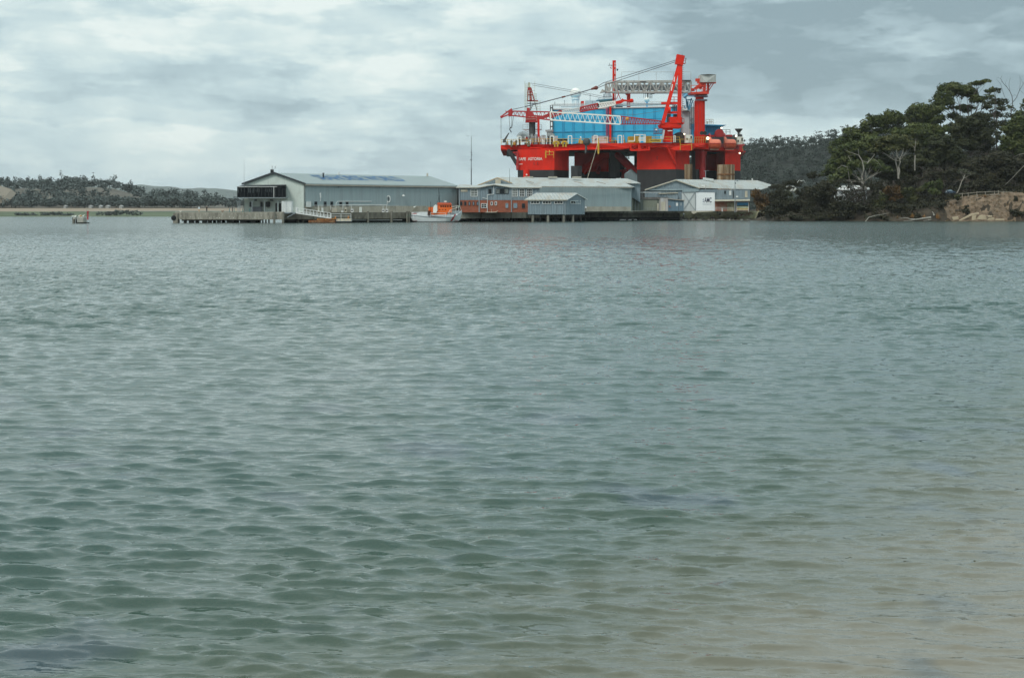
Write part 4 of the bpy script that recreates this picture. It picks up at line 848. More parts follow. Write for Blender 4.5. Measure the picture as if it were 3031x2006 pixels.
MB().slab([rl(1380, 445, -.5), rl(1980, 500, -.5), rl(1980, 525, -.5), rl(1380, 470, -.5)][::-1], (0, 5, 0)).build('roof', m_gutter, hs_)
MB().pb(cL, 1670, 600, 1740, 710, DL-.08, .06).build('notice', m_white, hs_); MB().pb(cL, 1820, 590, 1875, 700, DL-.08, .06).build('notice', m_galv, hs_); MB().pb(cL, 1755, 545, 1765, 880, DL-.08, .06).build('door_edge', m_trimd, hs_)
rg = MB(); cc = rl(1450, 725, -.4)
for i in range(12): a0, a1 = 2*math.pi*i/12, 2*math.pi*(i+1)/12; rg.beam(cc+Vector((math.cos(a0), 0, math.sin(a0)))*.24, cc+Vector((math.cos(a1), 0, math.sin(a1)))*.24, .13)
tag(rg.build('life_ring', mat('orange_ring', (.45, .12, .03), .6)), 'orange life ring hanging at the corner of the white hut', 'life ring')
up2 = thing('upper_lean_to', 'blue grey upper lean-to with cream sloping eave behind the white hut', 'shed', rl(1420, 880, 5))
MB().slab([rl(1090, 880, 5), rl(1740, 880, 5), rl(1740, 250, 5), rl(1090, 275, 5)], (0, 3, 0)).build('wall', m_greyw2, up2); MB().slab([rl(1080, 262, 4.5), rl(1740, 232, 4.5), rl(1740, 258, 4.5), rl(1080, 290, 4.5)][::-1], (0, 4, 0)).build('roof', m_cream, up2)
# ================================================================ the accommodation rig
m_red = mat('rig_red_paint', (0.68, 0.022, 0.008), 0.7, var=0.12, scale=(.15, .15, .15), dirt=(0.42, 0.022, 0.012), dirtamt=0.45, streak=(.25, .25, .05), spec=.15)
m_redd = mat('faded_red_paint', (0.42, 0.022, 0.022), 0.6, var=0.15, scale=(.4, .4, .4), dirt=(0.24, 0.03, 0.03), dirtamt=0.5)
m_hblk = mat('black_hull_paint', (0.022, 0.023, 0.024), 0.65, var=0.3, scale=(.3, .3, .1))
m_blue = mat('sky_blue_cladding', (0.03, 0.43, 0.69), 0.5, var=0.06, scale=(.3, .3, .3), dirt=(0.025, 0.37, 0.62), dirtamt=0.4, streak=(.8, .8, .08))
m_blued = mat('blue_joint_paint', (0.022, 0.28, 0.50), 0.6)
m_yel = mat('yellow_paint', (0.58, 0.36, 0.03), 0.55, var=0.15, dirt=(0.30, 0.17, 0.03), dirtamt=0.5, dscale=1)
m_radome = mat('white_radome', (0.80, 0.80, 0.74), 0.5, var=0.04, scale=(.3, .3, .3))
m_wgrey = mat('light_grey_panel', (0.46, 0.50, 0.50), 0.55, var=0.06)
m_truss = mat('grey_truss_paint', (0.40, 0.42, 0.39), 0.6, var=0.2, scale=(.8, .8, .8), dirt=(.14, .13, .12), dirtamt=.6, dscale=.6)
m_wtr = mat('white_boom_paint', (0.62, 0.70, 0.70), 0.5, var=0.1)
m_oran = mat('faded_orange_grp', (0.76, 0.20, 0.115), 0.5, var=0.1, scale=(.6, .6, .6))
m_oran2 = mat('lifeboat_hull_orange', (0.62, 0.10, 0.04), 0.5, var=0.1)
m_dgrey = mat('dark_grey_steel', (0.06, 0.065, 0.065), 0.6, var=0.2)
m_olive = mat('deck_gear_paint', (0.20, 0.20, 0.11), 0.7, var=0.4, scale=(1, 1, 1), dirt=(.05, .05, .04), dirtamt=.7, dscale=1)
m_drum = mat('winch_grey', (0.33, 0.37, 0.37), 0.5, var=0.25, scale=(1, 1, 1))
m_cable = mat('steel_cable', (0.10, 0.11, 0.13), 0.5)
m_sheet = mat('rusty_sheet_piling', (0.20, 0.12, 0.06), 0.85, var=0.5, scale=(1.3, 1.3, .05), dirt=(0.46, 0.40, 0.30), dirtamt=0.9, streak=(1.1, 1.1, .05))
DR = 600.0
rig = thing('accommodation_rig', 'huge red black and blue floating accommodation rig with cranes, moored behind the wharf', 'rig', (P(1840, 0, 620).x, 625, 0))
def rpart(mb, name, m, par=None, smooth=False): return mb.build(name, m, par or rig, smooth)
def plan(pts, z0, z1):      # vertical prism from plan points
    return MB().slab([Vector((x, y, z0)) for x, y in pts], (0, 0, z1-z0))
def Xp(px, D): return (px-CX)/F*D
def column(pts, ytop, ymid, D):
    zt_, zm = zat(ytop, D), zat(ymid, D)
    o = rpart(plan(pts, zm, zt_), 'column', m_red); rpart(plan([(p[0], p[1]) for p in pts], -1.3, zm-.01), 'boot_topping', m_hblk, o); return o
zmid = zat(504, 612)
# left column: flat bow, chamfer, shaded flank
cl_ = column([(Xp(1532.5, 612), 612), (Xp(1641, 608), 608), (Xp(1684, 618), 618), (Xp(1684, 618), 640), (Xp(1534, 640), 640)], 443, 504, 612)
# middle pair of columns set back beneath the deck
column([(Xp(1700, 645), 645), (Xp(1806, 645), 645), (Xp(1833, 652), 652), (Xp(1833, 652), 668), (Xp(1703, 668), 668)], 446, 508, 645)
cm = rpart(plan([(Xp(1806, 634), 634), (Xp(1835, 634), 634), (Xp(1835, 634), 644), (Xp(1806, 634), 644)], -1.3, zat(446, 634)), 'shaft', m_dgrey)
# right column with a knuckled corner
column([(Xp(1885.5, 606), 606), (Xp(2000.5, 600), 600), (Xp(2041, 614), 614), (Xp(2041, 614), 640), (Xp(1890, 640), 640)], 436, 501, 600)
# far right column and the dark bay beside it
column([(Xp(2146, 636), 636), (Xp(2191.5, 648), 648), (Xp(2191.5, 648), 672), (Xp(2120, 672), 672), (Xp(2120, 652), 652)], 440, 503.5, 636)
column([(Xp(2062, 662), 662), (Xp(2150, 662), 662), (Xp(2150, 662), 680), (Xp(2064, 680), 680)], 440, 505, 662)
rpart(plan([(Xp(2046, 628), 628), (Xp(2062, 628), 628), (Xp(2070, 640), 640), (Xp(2046, 640), 640)], -1.3, zat(447, 628)), 'shaft', m_dgrey)
# column furniture: ladder dots, seam lines, draught slots
text_part('name_lettering', 'SAFE  ASTORIA', c5(388, 446, 611.6), c5(808, 441, 609.1)-c5(388, 446, 611.6), (0, 0, 1), (c5(808, 441, 609)-c5(388, 446, 611)).length, c5(0, 393, 610).z-c5(0, 444, 610).z, mat('white_letter_paint', (.72, .68, .64), .5), rig, lift=.12)
m_ = MB()
for k in range(4): u = 390+k*17; m_.slab([c5(u, 515, 611.3), c5(u+12, 515, 611.3), c5(u+12, 505, 611.3), c5(u, 505, 611.3)], (0, -.05, 0))
rpart(m_, 'small_lettering', m_radome)
m_ = MB()
for u in (650, 712):
    for du, dv, w_, h_ in ((0, 0, 7, 46), (0, 0, 22, 7), (0, 39, 22, 7)): m_.slab([c5(u+du, 475+dv+h_, 609.3), c5(u+du+w_, 475+dv+h_, 609.3), c5(u+du+w_, 475+dv, 609.3), c5(u+du, 475+dv, 609.3)], (0, -.06, 0))
rpart(m_, 'draught_bracket', m_hblk)
m_ = MB()
for px in (1944, 1954): 
    for (a, b, c_, d_) in ((0, 0, 1.3, 9), (0, 0, 4, 1.4), (0, 8, 4, 9.4)): m_.slab([P(px+a, 463+d_, 602.8), P(px+c_, 463+d_, 602.8), P(px+c_, 463+b, 602.8), P(px+a, 463+b, 602.8)], (0, -.06, 0))
rpart(m_, 'draught_bracket', m_hblk)
for D_, px, y0, y1 in ((609.5, 1642.5, 446, 526), (598.8, 2000.5, 450, 500), (606.5, 2016, 452, 500)):
    m_ = MB(); m_.beam(P(px, y0, D_), P(px, y1, D_), .18)
    k = 18
    if px < 1700:
        for i in range(k): p = P(px, y0+(y1-y0)*i/k, D_-.2); m_.box(p-Vector((.28, .1, .12)), p+Vector((.28, .1, .12)))
    rpart(m_, 'edge_ladder' if px < 1700 else 'seam_rib', m_truss if px < 1700 else m_redd)
# diagonal bracing under the deck
m_ = MB(); m_.tube(c5(1500, 640, 640), c5(1830, 360, 640), 2.0, n=10); rpart(m_, 'brace', m_red)
m_ = MB(); m_.tube(c5(1830, 352, 641), c5(2150, 352, 641), 1.6, n=10); rpart(m_, 'brace', m_red)
m_ = MB(); m_.tube(c5(2130, 350, 630), P(1890, 520, 612), 1.7, n=10); rpart(m_, 'brace', m_redd)
m_ = MB(); m_.tube(P(1862, 520, 645), P(1898, 480, 645), 1.5, n=10); rpart(m_, 'brace', m_redd)
m_ = MB(); m_.tube(c5(1775, 660, 643), c5(1850, 420, 650), .9, n=8); rpart(m_, 'brace', m_redd)
m_ = MB(); m_.tube(P(1841, 480, 655), P(1841, 526, 655), 1.8, n=10); m_.tube(P(1888, 440, 655), P(1888, 520, 655), 1.6, n=10); rpart(m_, 'brace', m_hblk)
# open lattice ring glimpsed between the columns
m_ = MB()
for u in (2220, 2250, 2280, 2310): m_.beam(c5(u, 312, 642), c5(u, 420, 642), .2)
for v in (330, 350, 375, 400, 415): m_.beam(c5(2215, v, 642), c5(2330, v, 642), .2)
rpart(m_, 'lattice_walkway', m_dgrey)
# red bollard towers with white lamps in front of the left column and in the gap
for u0, D_, h0 in ((523, 606, 600), (2255, 640, 600)):
    m_ = MB(); m_.lathe(c5(u0, 770, D_), [(2.2 if u0 > 1000 else 1.5, 0), (1.7 if u0 > 1000 else 1.3, 1.5), (1.5 if u0 > 1000 else 1.3, c5(0, h0, D_).z-c5(0, 770, D_).z)], 12)
    if u0 > 1000:
        for du in (-80, -45, 30): m_.beam(c5(u0+du, 640, D_), c5(u0+du, 605, D_), .5)
        m_.beam(c5(u0-95, 628, D_), c5(u0+40, 628, D_), .8)
    o = rpart(m_, 'fairlead_tower', m_red)
    m_ = MB(); m_.ball(c5(u0+3, 695, D_-1.6), .35, 8)
    if u0 > 1000: m_.tube(c5(u0+12, 598, D_), c5(u0+16, 535, D_), .8, .25, 8)
    rpart(m_, 'fitting', m_radome, o)
# ---- deck slab and fascia
zd = zat(428, 605)
deck_poly = [(Xp(1482, 624), 624), (Xp(1606, 612), 612), (Xp(1860, 603), 603), (Xp(1978, 596), 596), (Xp(2048, 600), 600), (Xp(2048, 612), 612), (Xp(2098, 618), 618), (Xp(2200, 650), 650), (Xp(2190, 690), 690), (Xp(1490, 690), 690)]
rpart(plan(deck_poly, zat(437, 600), zat(429.5, 612)), 'deck', m_red)
rpart(MB().slab([(Xp(1500, 628), 628, zat(440, 628)), (Xp(1880, 615), 615, zat(440, 615)), (Xp(2190, 652), 652, zat(444, 652)), (Xp(2180, 688), 688, zat(444, 652)), (Xp(1500, 688), 688, zat(440, 628))], (0, 0, -1.2)), 'deck_underside', m_hblk)
fas = MB(); fas.slab([c5(72, 235, 623.8), c5(205, 262, 623), c5(760, 240, 612.5), c5(860, 290, 611.3), c5(1290, 265, 607), c5(2200, 258, 603), c5(2330, 232, 602), c5(2400, 225, 601.8), c5(2400, 140, 601.8), c5(1700, 150, 605), c5(860, 165, 610), c5(72, 178, 623.8)][::-1], (0, -.9, 0)); rpart(fas, 'deck_fascia', m_red)
fas = MB(); fas.slab([c4(0, 905, 601), c4(420, 880, 600), c4(650, 880, 598), c4(760, 912, 597.5), c4(920, 960, 597.2), c4(1240, 962, 598.5), c4(1240, 818, 598.5), c4(760, 812, 596), c4(40, 812, 601)][::-1], (0, -.8, 0)); rpart(fas, 'deck_fascia', m_red)
fas = MB(); fas.slab([c4(1240, 930, 599.5), c4(1330, 880, 601), c4(1560, 872, 612), c4(1560, 815, 612), c4(1240, 818, 599.5)][::-1], (0, -.8, 0)); rpart(fas, 'deck_fascia', m_red)
m_ = MB(); m_.slab([c4(1560, 880, 618), c4(2200, 945, 648), c4(2200, 840, 648), c4(1560, 815, 618)][::-1], (0, 1, 0)); rpart(m_, 'deck_fascia', m_redd)
# side gallery on the far right and its stays
m_ = MB(); m_.slab([c4(1920, 985, 648), c4(2270, 988, 650), c4(2270, 975, 650), c4(1920, 940, 648)][::-1], (0, -2, 0)); g_ = rpart(m_, 'side_gallery', m_red)
m_ = MB(); m_.rail([c4(1990, 970, 645), c4(2230, 975, 647)], h=2.2, step=2.4, w=.16); rpart(m_, 'railing', m_yel, g_)
m_ = MB(); m_.beam(c4(2280, 985, 648), c4(2190, 1075, 649), .3); m_.beam(c4(2235, 985, 648), c4(2185, 1040, 649), .25); rpart(m_, 'stay', m_redd, g_)
# knee brackets at left and under the crane
m_ = MB(); m_.beam(c5(205, 262, 618), c5(360, 520, 612), 1.1, 1.1); m_.slab([c5(205, 262, 618), c5(245, 262, 618), c5(262, 330, 616), c5(240, 330, 617)][::-1], (0, 1, 0)); rpart(m_, 'knee_strut', m_hblk)
m_ = MB(); m_.beam(c5(288, 305, 612), c5(365, 300, 611), .5); m_.beam(c5(300, 308, 612), c5(362, 375, 611), .25); m_.beam(c5(365, 290, 611), c5(365, 600, 611), .8); m_.beam(c5(360, 500, 611.4), c5(366, 615, 611.2), 1.0, .6); rpart(m_, 'side_bracket', m_redd)
# folded knee of red plating on the right column
m_ = MB(); m_.slab([c4(760, 905, 597), c4(920, 955, 597), c4(905, 1170, 599.4), c4(800, 960, 598.3)][::-1], (0, -.5, 0)); m_.beam(c4(745, 880, 596), c4(925, 1240, 598.5), .9, .7); rpart(m_, 'crane_knee', m_red)
m_ = MB()
for u0 in (0, 185, 370): m_.beam(c4(55+u0*.92, 825, 599.5), c4(40+u0*.98, 955, 599), .7)
m_.beam(c4(40, 955, 599), c4(412, 945, 599), .7); m_.beam(c4(60, 830, 599), c4(400, 830, 599), .6)
for u0 in (55, 215): m_.beam(c4(u0, 950, 599.2), c4(u0+130, 835, 599.2), .3); m_.beam(c4(u0, 835, 599.2), c4(u0+130, 950, 599.2), .3)
m_.beam(c4(195, 955, 599), c4(205, 830, 599), .6); m_.beam(c4(370, 830, 599), c4(345, 950, 599), .5)
rpart(m_, 'boat_landing_frame', m_red)
# deck edge rails
m_ = MB(); m_.rail([c5(80, 165, 623), c5(860, 155, 610)], h=2.0, step=3.0, w=.16); m_.rail([c5(860, 155, 610), c5(2240, 140, 602)], h=2.0, step=3.5, w=.16); m_.rail([c4(0, 800, 600), c4(1000, 805, 596)], h=2.2, step=3, w=.16); m_.rail([c4(1285, 815, 600), c4(1550, 812, 611)], h=2.4, step=2, w=.16); m_.rail([c4(1010, 955, 596), c4(1235, 955, 597)], h=4.4, step=2.6, w=.16); m_.beam(c4(1010, 955, 596), c4(1010, 750, 596), .2); m_.beam(c4(1232, 955, 596.5), c4(1232, 830, 596.5), .2)
rpart(m_, 'deck_railing', m_yel)
m_ = MB(); m_.rail([c5(855, 400, 607), c5(1000, 398, 607)], h=2.4, step=2.2, w=.2); m_.beam(c5(865, 400, 607), c5(865, 270, 608), .3); m_.beam(c5(925, 340, 607), c5(925, 270, 608), .3); rpart(m_, 'hanging_landing', m_yel)
# scattered deck machinery behind the rail
q = random.Random(21)
for k in range(46):
    u = q.uniform(130, 2300); 
    if 1650 < u < 1960 or 1080 < u < 1260: continue
    D = 614+q.uniform(0, 14); w_ = q.uniform(20, 60); h_ = q.uniform(12, 45); m__ = q.choice([m_olive, m_olive, m_yel, m_dgrey, m_drum, m_redd])
    m_ = MB(); a = c5(u, 160, D); b = c5(u+w_, 160-h_, D); m_.box((a.x, D, zd-.3), (b.x, D+2.5, b.z))
    if q.random() < .5: m_.lathe(((a.x+b.x)/2, D+.8, b.z-.01), [(.45, 0), (.45, .8), (.2, 1.1)], 8)
    rpart(m_, 'deck_machinery', m__)
def frame_goal(u0, u1, v0, v1, c, D, name='lifting_frame', m__=None):
    m_ = MB(); m_.beam(c(u0, v1, D), c(u0, v0, D), .32); m_.beam(c(u1, v1, D), c(u1, v0, D), .32); m_.beam(c(u0, v0, D), c(u1, v0, D), .34); return rpart(m_, name, m__ or m_radome)
for u0, u1, v0, v1 in ((372, 428, 25, 172), (938, 1000, 20, 165), (1255, 1318, 15, 160), (1705, 1765, 10, 150), (2128, 2192, 8, 148)): frame_goal(u0, u1, v0, v1, c5, 601.5 if u0 > 900 else 611)
m_ = MB()
for u, v0, v1 in ((1478, 30, 158), (2225, 0, 145), (500, 20, 60), (830, 90, 165), (808, 70, 160)): m_.beam(c5(u, v1, 607), c5(u, v0, 607), .26)
m_.box(c5(1462, 42, 606.8), c5(1478, 25, 607.3)); rpart(m_, 'deck_lamp_post', m_radome)
m_ = MB(); m_.beam(c4(120, 780, 597), c4(120, 655, 597), .3); m_.beam(c4(0, 778, 597), c4(120, 778, 597), .3)
for u in (225, 305, 330): m_.beam(c4(u, 805, 597), c4(u, 650, 597), .3)
m_.beam(c4(110, 652, 597), c4(340, 652, 597), .3)
for v in (715, 740, 765): m_.beam(c4(195, v, 597), c4(320, v, 597), .25)
for u in (635, 885, 912): m_.beam(c4(u, 800, 596), c4(u, 670, 596), .25)
m_.beam(c4(885, 672, 596), c4(912, 672, 596), .2); rpart(m_, 'lifting_frame', m_radome)
# name board in yellow and stacked yellow baskets
m_ = MB(); m_.box(c4(410, 800, 595.2), c4(640, 735, 595.6)); nb_ = rpart(m_, 'name_board', m_yel)
text_part('board_lettering', 'SINGAPORE', c4(430, 780, 595.15), (1, 0, 0), (0, 0, 1), c4(610, 0, 595).x-c4(430, 0, 595).x, c4(0, 752, 595).z-c4(0, 782, 595).z, mat('dark_letter_paint', (.06, .05, .02), .6), nb_, lift=.04)
for i, (u0, v0, u1, v1, lab) in enumerate([(0, 690, 112, 775, 'large yellow equipment basket on the rig deck, leftmost of three'), (132, 682, 212, 800, 'tall yellow equipment basket in the middle of three on the rig deck'), (340, 683, 452, 740, 'yellow equipment basket on the rig deck just above the yellow name board')]):
    a = c4(u0, 800, 603); b = c4(u1, v0, 603); t = thing('equipment_basket', lab, 'basket', ((a.x+b.x)/2, 604, zd), 'yellow baskets on the rig deck')
    MB().box((a.x, 603, zd), (b.x, 608, b.z)).build('body', m_yel, t); mb = MB()
    for k in range(5): x = a.x+(b.x-a.x)*k/4; mb.box((x-.08, 602.9, zd), (x+.08, 603, b.z+.1))
    mb.box((a.x, 602.88, b.z-.1), (b.x, 602.98, b.z+.12)); mb.build('frame', mat('ochre_frame_%d' % i, (.40, .24, .03), .6), t)
# white cabin with emblem on the deck
a = c5(1675, 105, 611); b = c5(1955, 25, 611); t = thing('deck_cabin', 'white container cabin with a small dark emblem standing on the rig deck', 'container', ((a.x+b.x)/2, 611, zd))
MB().box((a.x, 611, zd), (b.x, 614, b.z)).build('body', mat('cabin_white', (.66, .66, .66), .5), t); MB().box((a.x-.1, 610.9, b.z), (b.x+.1, 614.1, b.z+.25)).build('roof', m_galv, t)
m_ = MB(); m_.slab([c5(1710, 92, 610.9), c5(1728, 92, 610.9), c5(1760, 68, 610.9), c5(1740, 62, 610.9)][::-1], (0, -.05, 0)); m_.slab([c5(1745, 85, 610.9), c5(1765, 85, 610.9), c5(1765, 72, 610.9), c5(1752, 74, 610.9)][::-1], (0, -.05, 0)); m_.build('emblem', m_bluep, t); MB().box(c5(1885, 62, 610.8), c5(1930, 48, 610.95)).build('window', m_dglass, t)
# yellow pipe hoops hooked over the edge
for u in (1045, 1190):
    m_ = MB(); pts = [c5(u+math.cos(a_)*50, 160-math.sin(a_)*42, 600.5) for a_ in np.linspace(0, math.pi, 11)]; m_.path(pts, .45)
    for du in (-24, 24): m_.tube(c5(u+du, 140, 600.6), c5(u+du, 208, 600.6), .35, n=6)
    rpart(m_, 'pipe_hoop', m_yel)
m_ = MB(); m_.box(c5(1070, 105, 612), c5(1235, 70, 616)); rpart(m_, 'dark_rack', m_hblk)
# hoses and a mooring line over the side
m_ = MB(); m_.path([c5(1770, 150, 600.5), c5(1735, 280, 600), c5(1670, 500, 598), c5(1590, 765, 596)], .1); rpart(m_, 'mooring_line', m_cream)
m_ = MB(); m_.path([c5(1785, 60, 600.8), c5(1775, 200, 600.3), c5(1776, 320, 600), c5(1783, 332, 600), c5(1792, 320, 600), c5(1792, 120, 600.3)], .18); rpart(m_, 'yellow_hose', m_yel)
m_ = MB(); m_.ball(c5(1578, 120, 601), 1.6, 10); m_.path([c5(1560, 180, 600.5), c5(1563, 230, 600.3), c5(1557, 320, 600)], .35); m_.path([c5(1570, 190, 600.5), c5(1580, 260, 600.3)], .3); rpart(m_, 'hose_bundle', m_dgrey)
# ---- accommodation block
Dl, Dr_ = 640, 626
def ab(px, py, o=0):
    t_ = (px-1636)/(2000-1636); return P(px, py, Dl+(Dr_-Dl)*t_+o)
blk = MB(); blk.slab([ab(1636, 428), ab(2012, 428), ab(2012, 315), ab(1636, 323)], (10, 34, 0)); blk = rpart(blk, 'accommodation_block', m_blue)
m_ = MB()
for i, px in enumerate(np.arange(1665, 1995, 30.0)):
    m_.beam(ab(px, 428, -.12), ab(px, lerp_tab([(1636, 323), (2000, 316)], px), -.12), .16, .3)
    m_.beam(ab(px+4.5, 428, -.12), ab(px+4.5, lerp_tab([(1636, 323), (2000, 316)], px), -.12), .16, .3)
m_.beam(ab(1636, 391, -.12), ab(1995, 386.5, -.12), .3); m_.beam(ab(1636, 355, -.12), ab(1995, 351, -.12), .14)
rpart(m_, 'panel_joints', m_blued, blk)
m_ = MB(); m_.beam(ab(1634, 324, -.3), ab(2000, 316, -.3), .5, .4); m_.beam(ab(1660, 317, 3), ab(2000, 309.5, 3), .5, .5); m_.rail([ab(1634, 320, -.2), ab(2000, 312, -.2)], h=1.6, step=3.2, w=.16); m_.beam(ab(1630, 312, 0), ab(1990, 306, 4), .3)
rpart(m_, 'roof_edge_pipes', m_wgrey, blk)
# stair trunk on the left flank
m_ = MB()
for px in (1629, 1636): m_.beam(ab(px, 428, -1), ab(px, 312, -1), .35)
for y in (320, 333, 346, 360, 375, 392): m_.beam(ab(1629, y, -1), ab(1636, y, -1), .5); 
rpart(m_, 'stair_trunk', m_dgrey, blk)
# white tower face right of the crane, blue return
m_ = MB(); m_.box(P(2012, 428, 628), P(2047, 327, 650)); tw = rpart(m_, 'service_tower', m_wgrey)
m_ = MB(); m_.box(c4(1050, 190, 627), c4(1175, 95, 632)); rpart(m_, 'vent_house', m_radome, tw)
m_ = MB(); m_.box(c4(1065, 212, 626.4), c4(1175, 180, 627)); rpart(m_, 'louvre', m_dgrey, tw)
m_ = MB(); m_.box(P(2046, 428, 626), P(2056, 372, 640)); rpart(m_, 'blue_return', m_blued, tw)
m_ = MB()
for (a_, b_) in (((1165, 170), (1230, -60)), ((1160, 0), (1160, 180)), ((1115, -80), (1160, 130)), ((1180, 170), (1260, -20)), ((1135, -20), (1240, -30)), ((1130, 0), (1140, 130)), ((1085, 90), (1110, 150))): m_.beam(c4(*a_, 622), c4(*b_, 622), .45)
m_.beam(c3(1360, 1110, 620), c3(1700, 1125, 620), .9, 1.2); m_.tube(c3(1380, 1170, 620), c3(1480, 1100, 620), .7, n=8); m_.tube(c3(1440, 1110, 620), c3(1860, 1110, 622), .5, n=8)
rpart(m_, 'blue_pipe_support', mat('light_blue_pipe', (.10, .33, .50), .5))
m_ = MB()
for k in range(9): m_.beam(c4(1195, 330+k*26, 622), c4(1270, 340+k*26, 622), .25)
for u in (1195, 1232, 1270): m_.beam(c4(u, 20, 622), c4(u, 640, 622), .2)
rpart(m_, 'ladder_tower', m_dgrey)
# ---- things on the block's roof
for (u, v, r_px, v2, nm_s) in ((872, 512, 62, 640, 'r'), (3, 0, 0, 0, '')):
    if not nm_s: continue
    c = cA(u, v, 650); r_ = r_px*.2679/F*650; o = rpart(MB().ball(c, r_, 28), 'radome', m_radome, None, True)
    m_ = MB(); m_.lathe(c-Vector((0, 0, r_*1.12)), [(r_*.75, 0), (r_*.72, r_*.35)], 20)
    for a_ in range(6): x = math.cos(a_*1.047)*r_*.55; y = math.sin(a_*1.047)*r_*.55; m_.beam((c.x+x, c.y+y, c.z-r_*1.1), (c.x+x, c.y+y, cA(0, 690, 650).z), .3)
    rpart(m_, 'radome_stand', m_wtr, o)
c = c3(465, 1230, 645); r_ = 70*.11819/F*645; o = rpart(MB().ball(c, r_, 22), 'radome', m_radome, None, True); m_ = MB(); m_.beam(c, (c.x, c.y, ab(1915, 316).z), .7); rpart(m_, 'radome_stand', m_blue, o)
for (u0, v0, u1, v1, m__) in ((700, 1215, 770, 1280, m_red), (820, 1205, 1090, 1290, m_wgrey), (1185, 1160, 1555, 1260, m_cream), (990, 1215, 1000, 1290, m_dgrey), (1600, 1290, 1770, 1370, m_dgrey)):
    a = c2(u0, v1, 648); b = c2(u1, v0, 648); o = rpart(MB().box((a.x, 648, a.z-2), (b.x, 653, b.z)), 'roof_plant', m__)
m_ = MB(); m_.slab([c2(1100, 1180, 644), c2(1600, 1130, 644), c2(1600, 1150, 644), c2(1100, 1190, 644)][::-1], (0, 10, 0)); rpart(m_, 'plant_canopy', m_wgrey)
rpart(MB().lathe(c2(1378, 1120, 648), [(2.1, 0), (1.3, 1.7), (1.1, 2.4), (.35, 2.8), (.2, 4.0)], 14), 'exhaust_cowl', m_galv)
m_ = MB()
for u, v0, v1 in ((20, 1240, 1340), (268, 1200, 1330), (930, 1050, 1220), (1155, 1140, 1230), (2045, 1190, 1300), (1280, 1030, 1120)): m_.tube(c2(u, v1, 643), c2(u, v0, 643), .12, n=5); m_.box(c2(u-10, v0+16, 642.8), c2(u+10, v0, 643.2))
rpart(m_, 'roof_light_pole', m_galv)
# ---- central red mast with ladders, arm and flags
o = MB(); 
for u, w_ in ((1530, .75), (1558, .14), (1585, .28)): o.beam(c2(u, 1210, 640), c2(u if u > 1540 else 1530, 640 if w_ > .8 else 170, 640), w_)
o.beam(c2(1530, 660, 640), c2(1522, 190, 640), .3)
for v in range(200, 1200, 74): o.beam(c2(1530, v, 640), c2(1590, v, 640), .1)
for v in (190, 375, 545): o.beam(c2(1535, v+10, 640), c2(1580, v+10, 640), .3); o.box(c2(1562, v+20, 639.5), c2(1580, v-20, 640.5))
o.beam(c2(1590, 820, 640), c2(1655, 1000, 640), .3); mast = rpart(o, 'signal_mast', m_red)
m_ = MB(); m_.beam(c2(1395, 298, 640), c2(1600, 290, 640), .22); m_.beam(c2(1432, 298, 640), c2(1432, 235, 640), .15); m_.beam(c2(1480, 300, 640), c2(1500, 340, 640), .12); rpart(m_, 'yard_arm', m_dgrey, mast)
m_ = MB(); m_.slab([c2(1440, 345, 640), c2(1455, 340, 640), c2(1490, 372, 640), c2(1482, 388, 640), c2(1450, 368, 640)][::-1], (0, .2, 0)); tag(m_.build('flag', mat('crimson_cloth', (.35, .03, .07), .8)), 'small crimson flag under the left yard arm of the rig mast', 'flag')
m_ = MB(); m_.slab([c2(1612, 372, 640), c2(1625, 385, 640), c2(1668, 395, 640), c2(1650, 412, 640), c2(1640, 438, 640), c2(1614, 432, 640)][::-1], (0, .2, 0)); tag(m_.build('flag', mat('navy_cloth', (.02, .03, .05), .8)), 'dark navy flag flying right of the rig mast', 'flag')
# red trunk in front of the blue block
m_ = MB(); m_.box((ab(1803, 0).x, ab(1800, 0).y-2.2, zat(420, 630)), (ab(1808.5, 0).x, ab(1800, 0).y-.6, zat(311, 630))); m_.box((ab(1798, 0).x, ab(1800, 0).y-2.4, zat(314, 630)), (ab(1812, 0).x, ab(1800, 0).y-.4, zat(311.5, 630))); rpart(m_, 'boom_rest_post', m_red)
m_ = MB()
for px in (1794, 1797, 1800): m_.beam(ab(px, 424, -.7), ab(px, 320, -.7), .22)
for y in np.arange(322, 424, 2.6): m_.beam(ab(1794, y, -.7), ab(1800.5, y, -.7), .12)
rpart(m_, 'caged_ladder', mat('mauve_primer', (.30, .06, .14), .6))
# ---- big grey lattice gangway across the top
tr = MB(); T0 = c2(1340, 755, 632); B0 = c2(1340, 975, 632); T1 = P(2045, 240.5, 622); B1 = P(2045, 272.5, 622)
T0b = c2(1610, 712, 631); B0b = c2(1610, 985, 631)
tr.truss((T0b, B0b), (T1, B1), 13, .75, .42, depth=4.2, zig=False); tr.truss((T0, B0), (T0b, B0b), 3, .6, .35, depth=3.6, zig=False)
gw = rpart(tr, 'gangway_truss', m_truss)
m_ = MB(); m_.rail([P(1840, 239, 624), P(2045, 239, 623)], h=3.6, step=6, w=.12, mid=False); m_.slab([c2(1185, 1008, 631), c2(1345, 975, 631), c2(1345, 962, 631), c2(1240, 905, 631)][::-1], (0, 3, 0)); rpart(m_, 'walkway_rail', m_truss, gw)
m_ = MB(); m_.slab([Vector(p)+Vector((0, 2.1, 0)) for p in (B0b+Vector((0, 0, .8)), B1+Vector((0, 0, .8)), T1+Vector((0, 0, -1.2)), T0b+Vector((0, 0, -1.2)))], (0, .15, 0)); rpart(m_, 'mesh_side', mat('grey_mesh_panel', (.30, .34, .35), .7, var=.3, scale=(.8, .8, .8)), gw)
m_ = MB()
for u in (385, 430, 475, 510, 545, 590): m_.beam(c3(u, 1060, 628), c3(u, 1190, 628), .14)
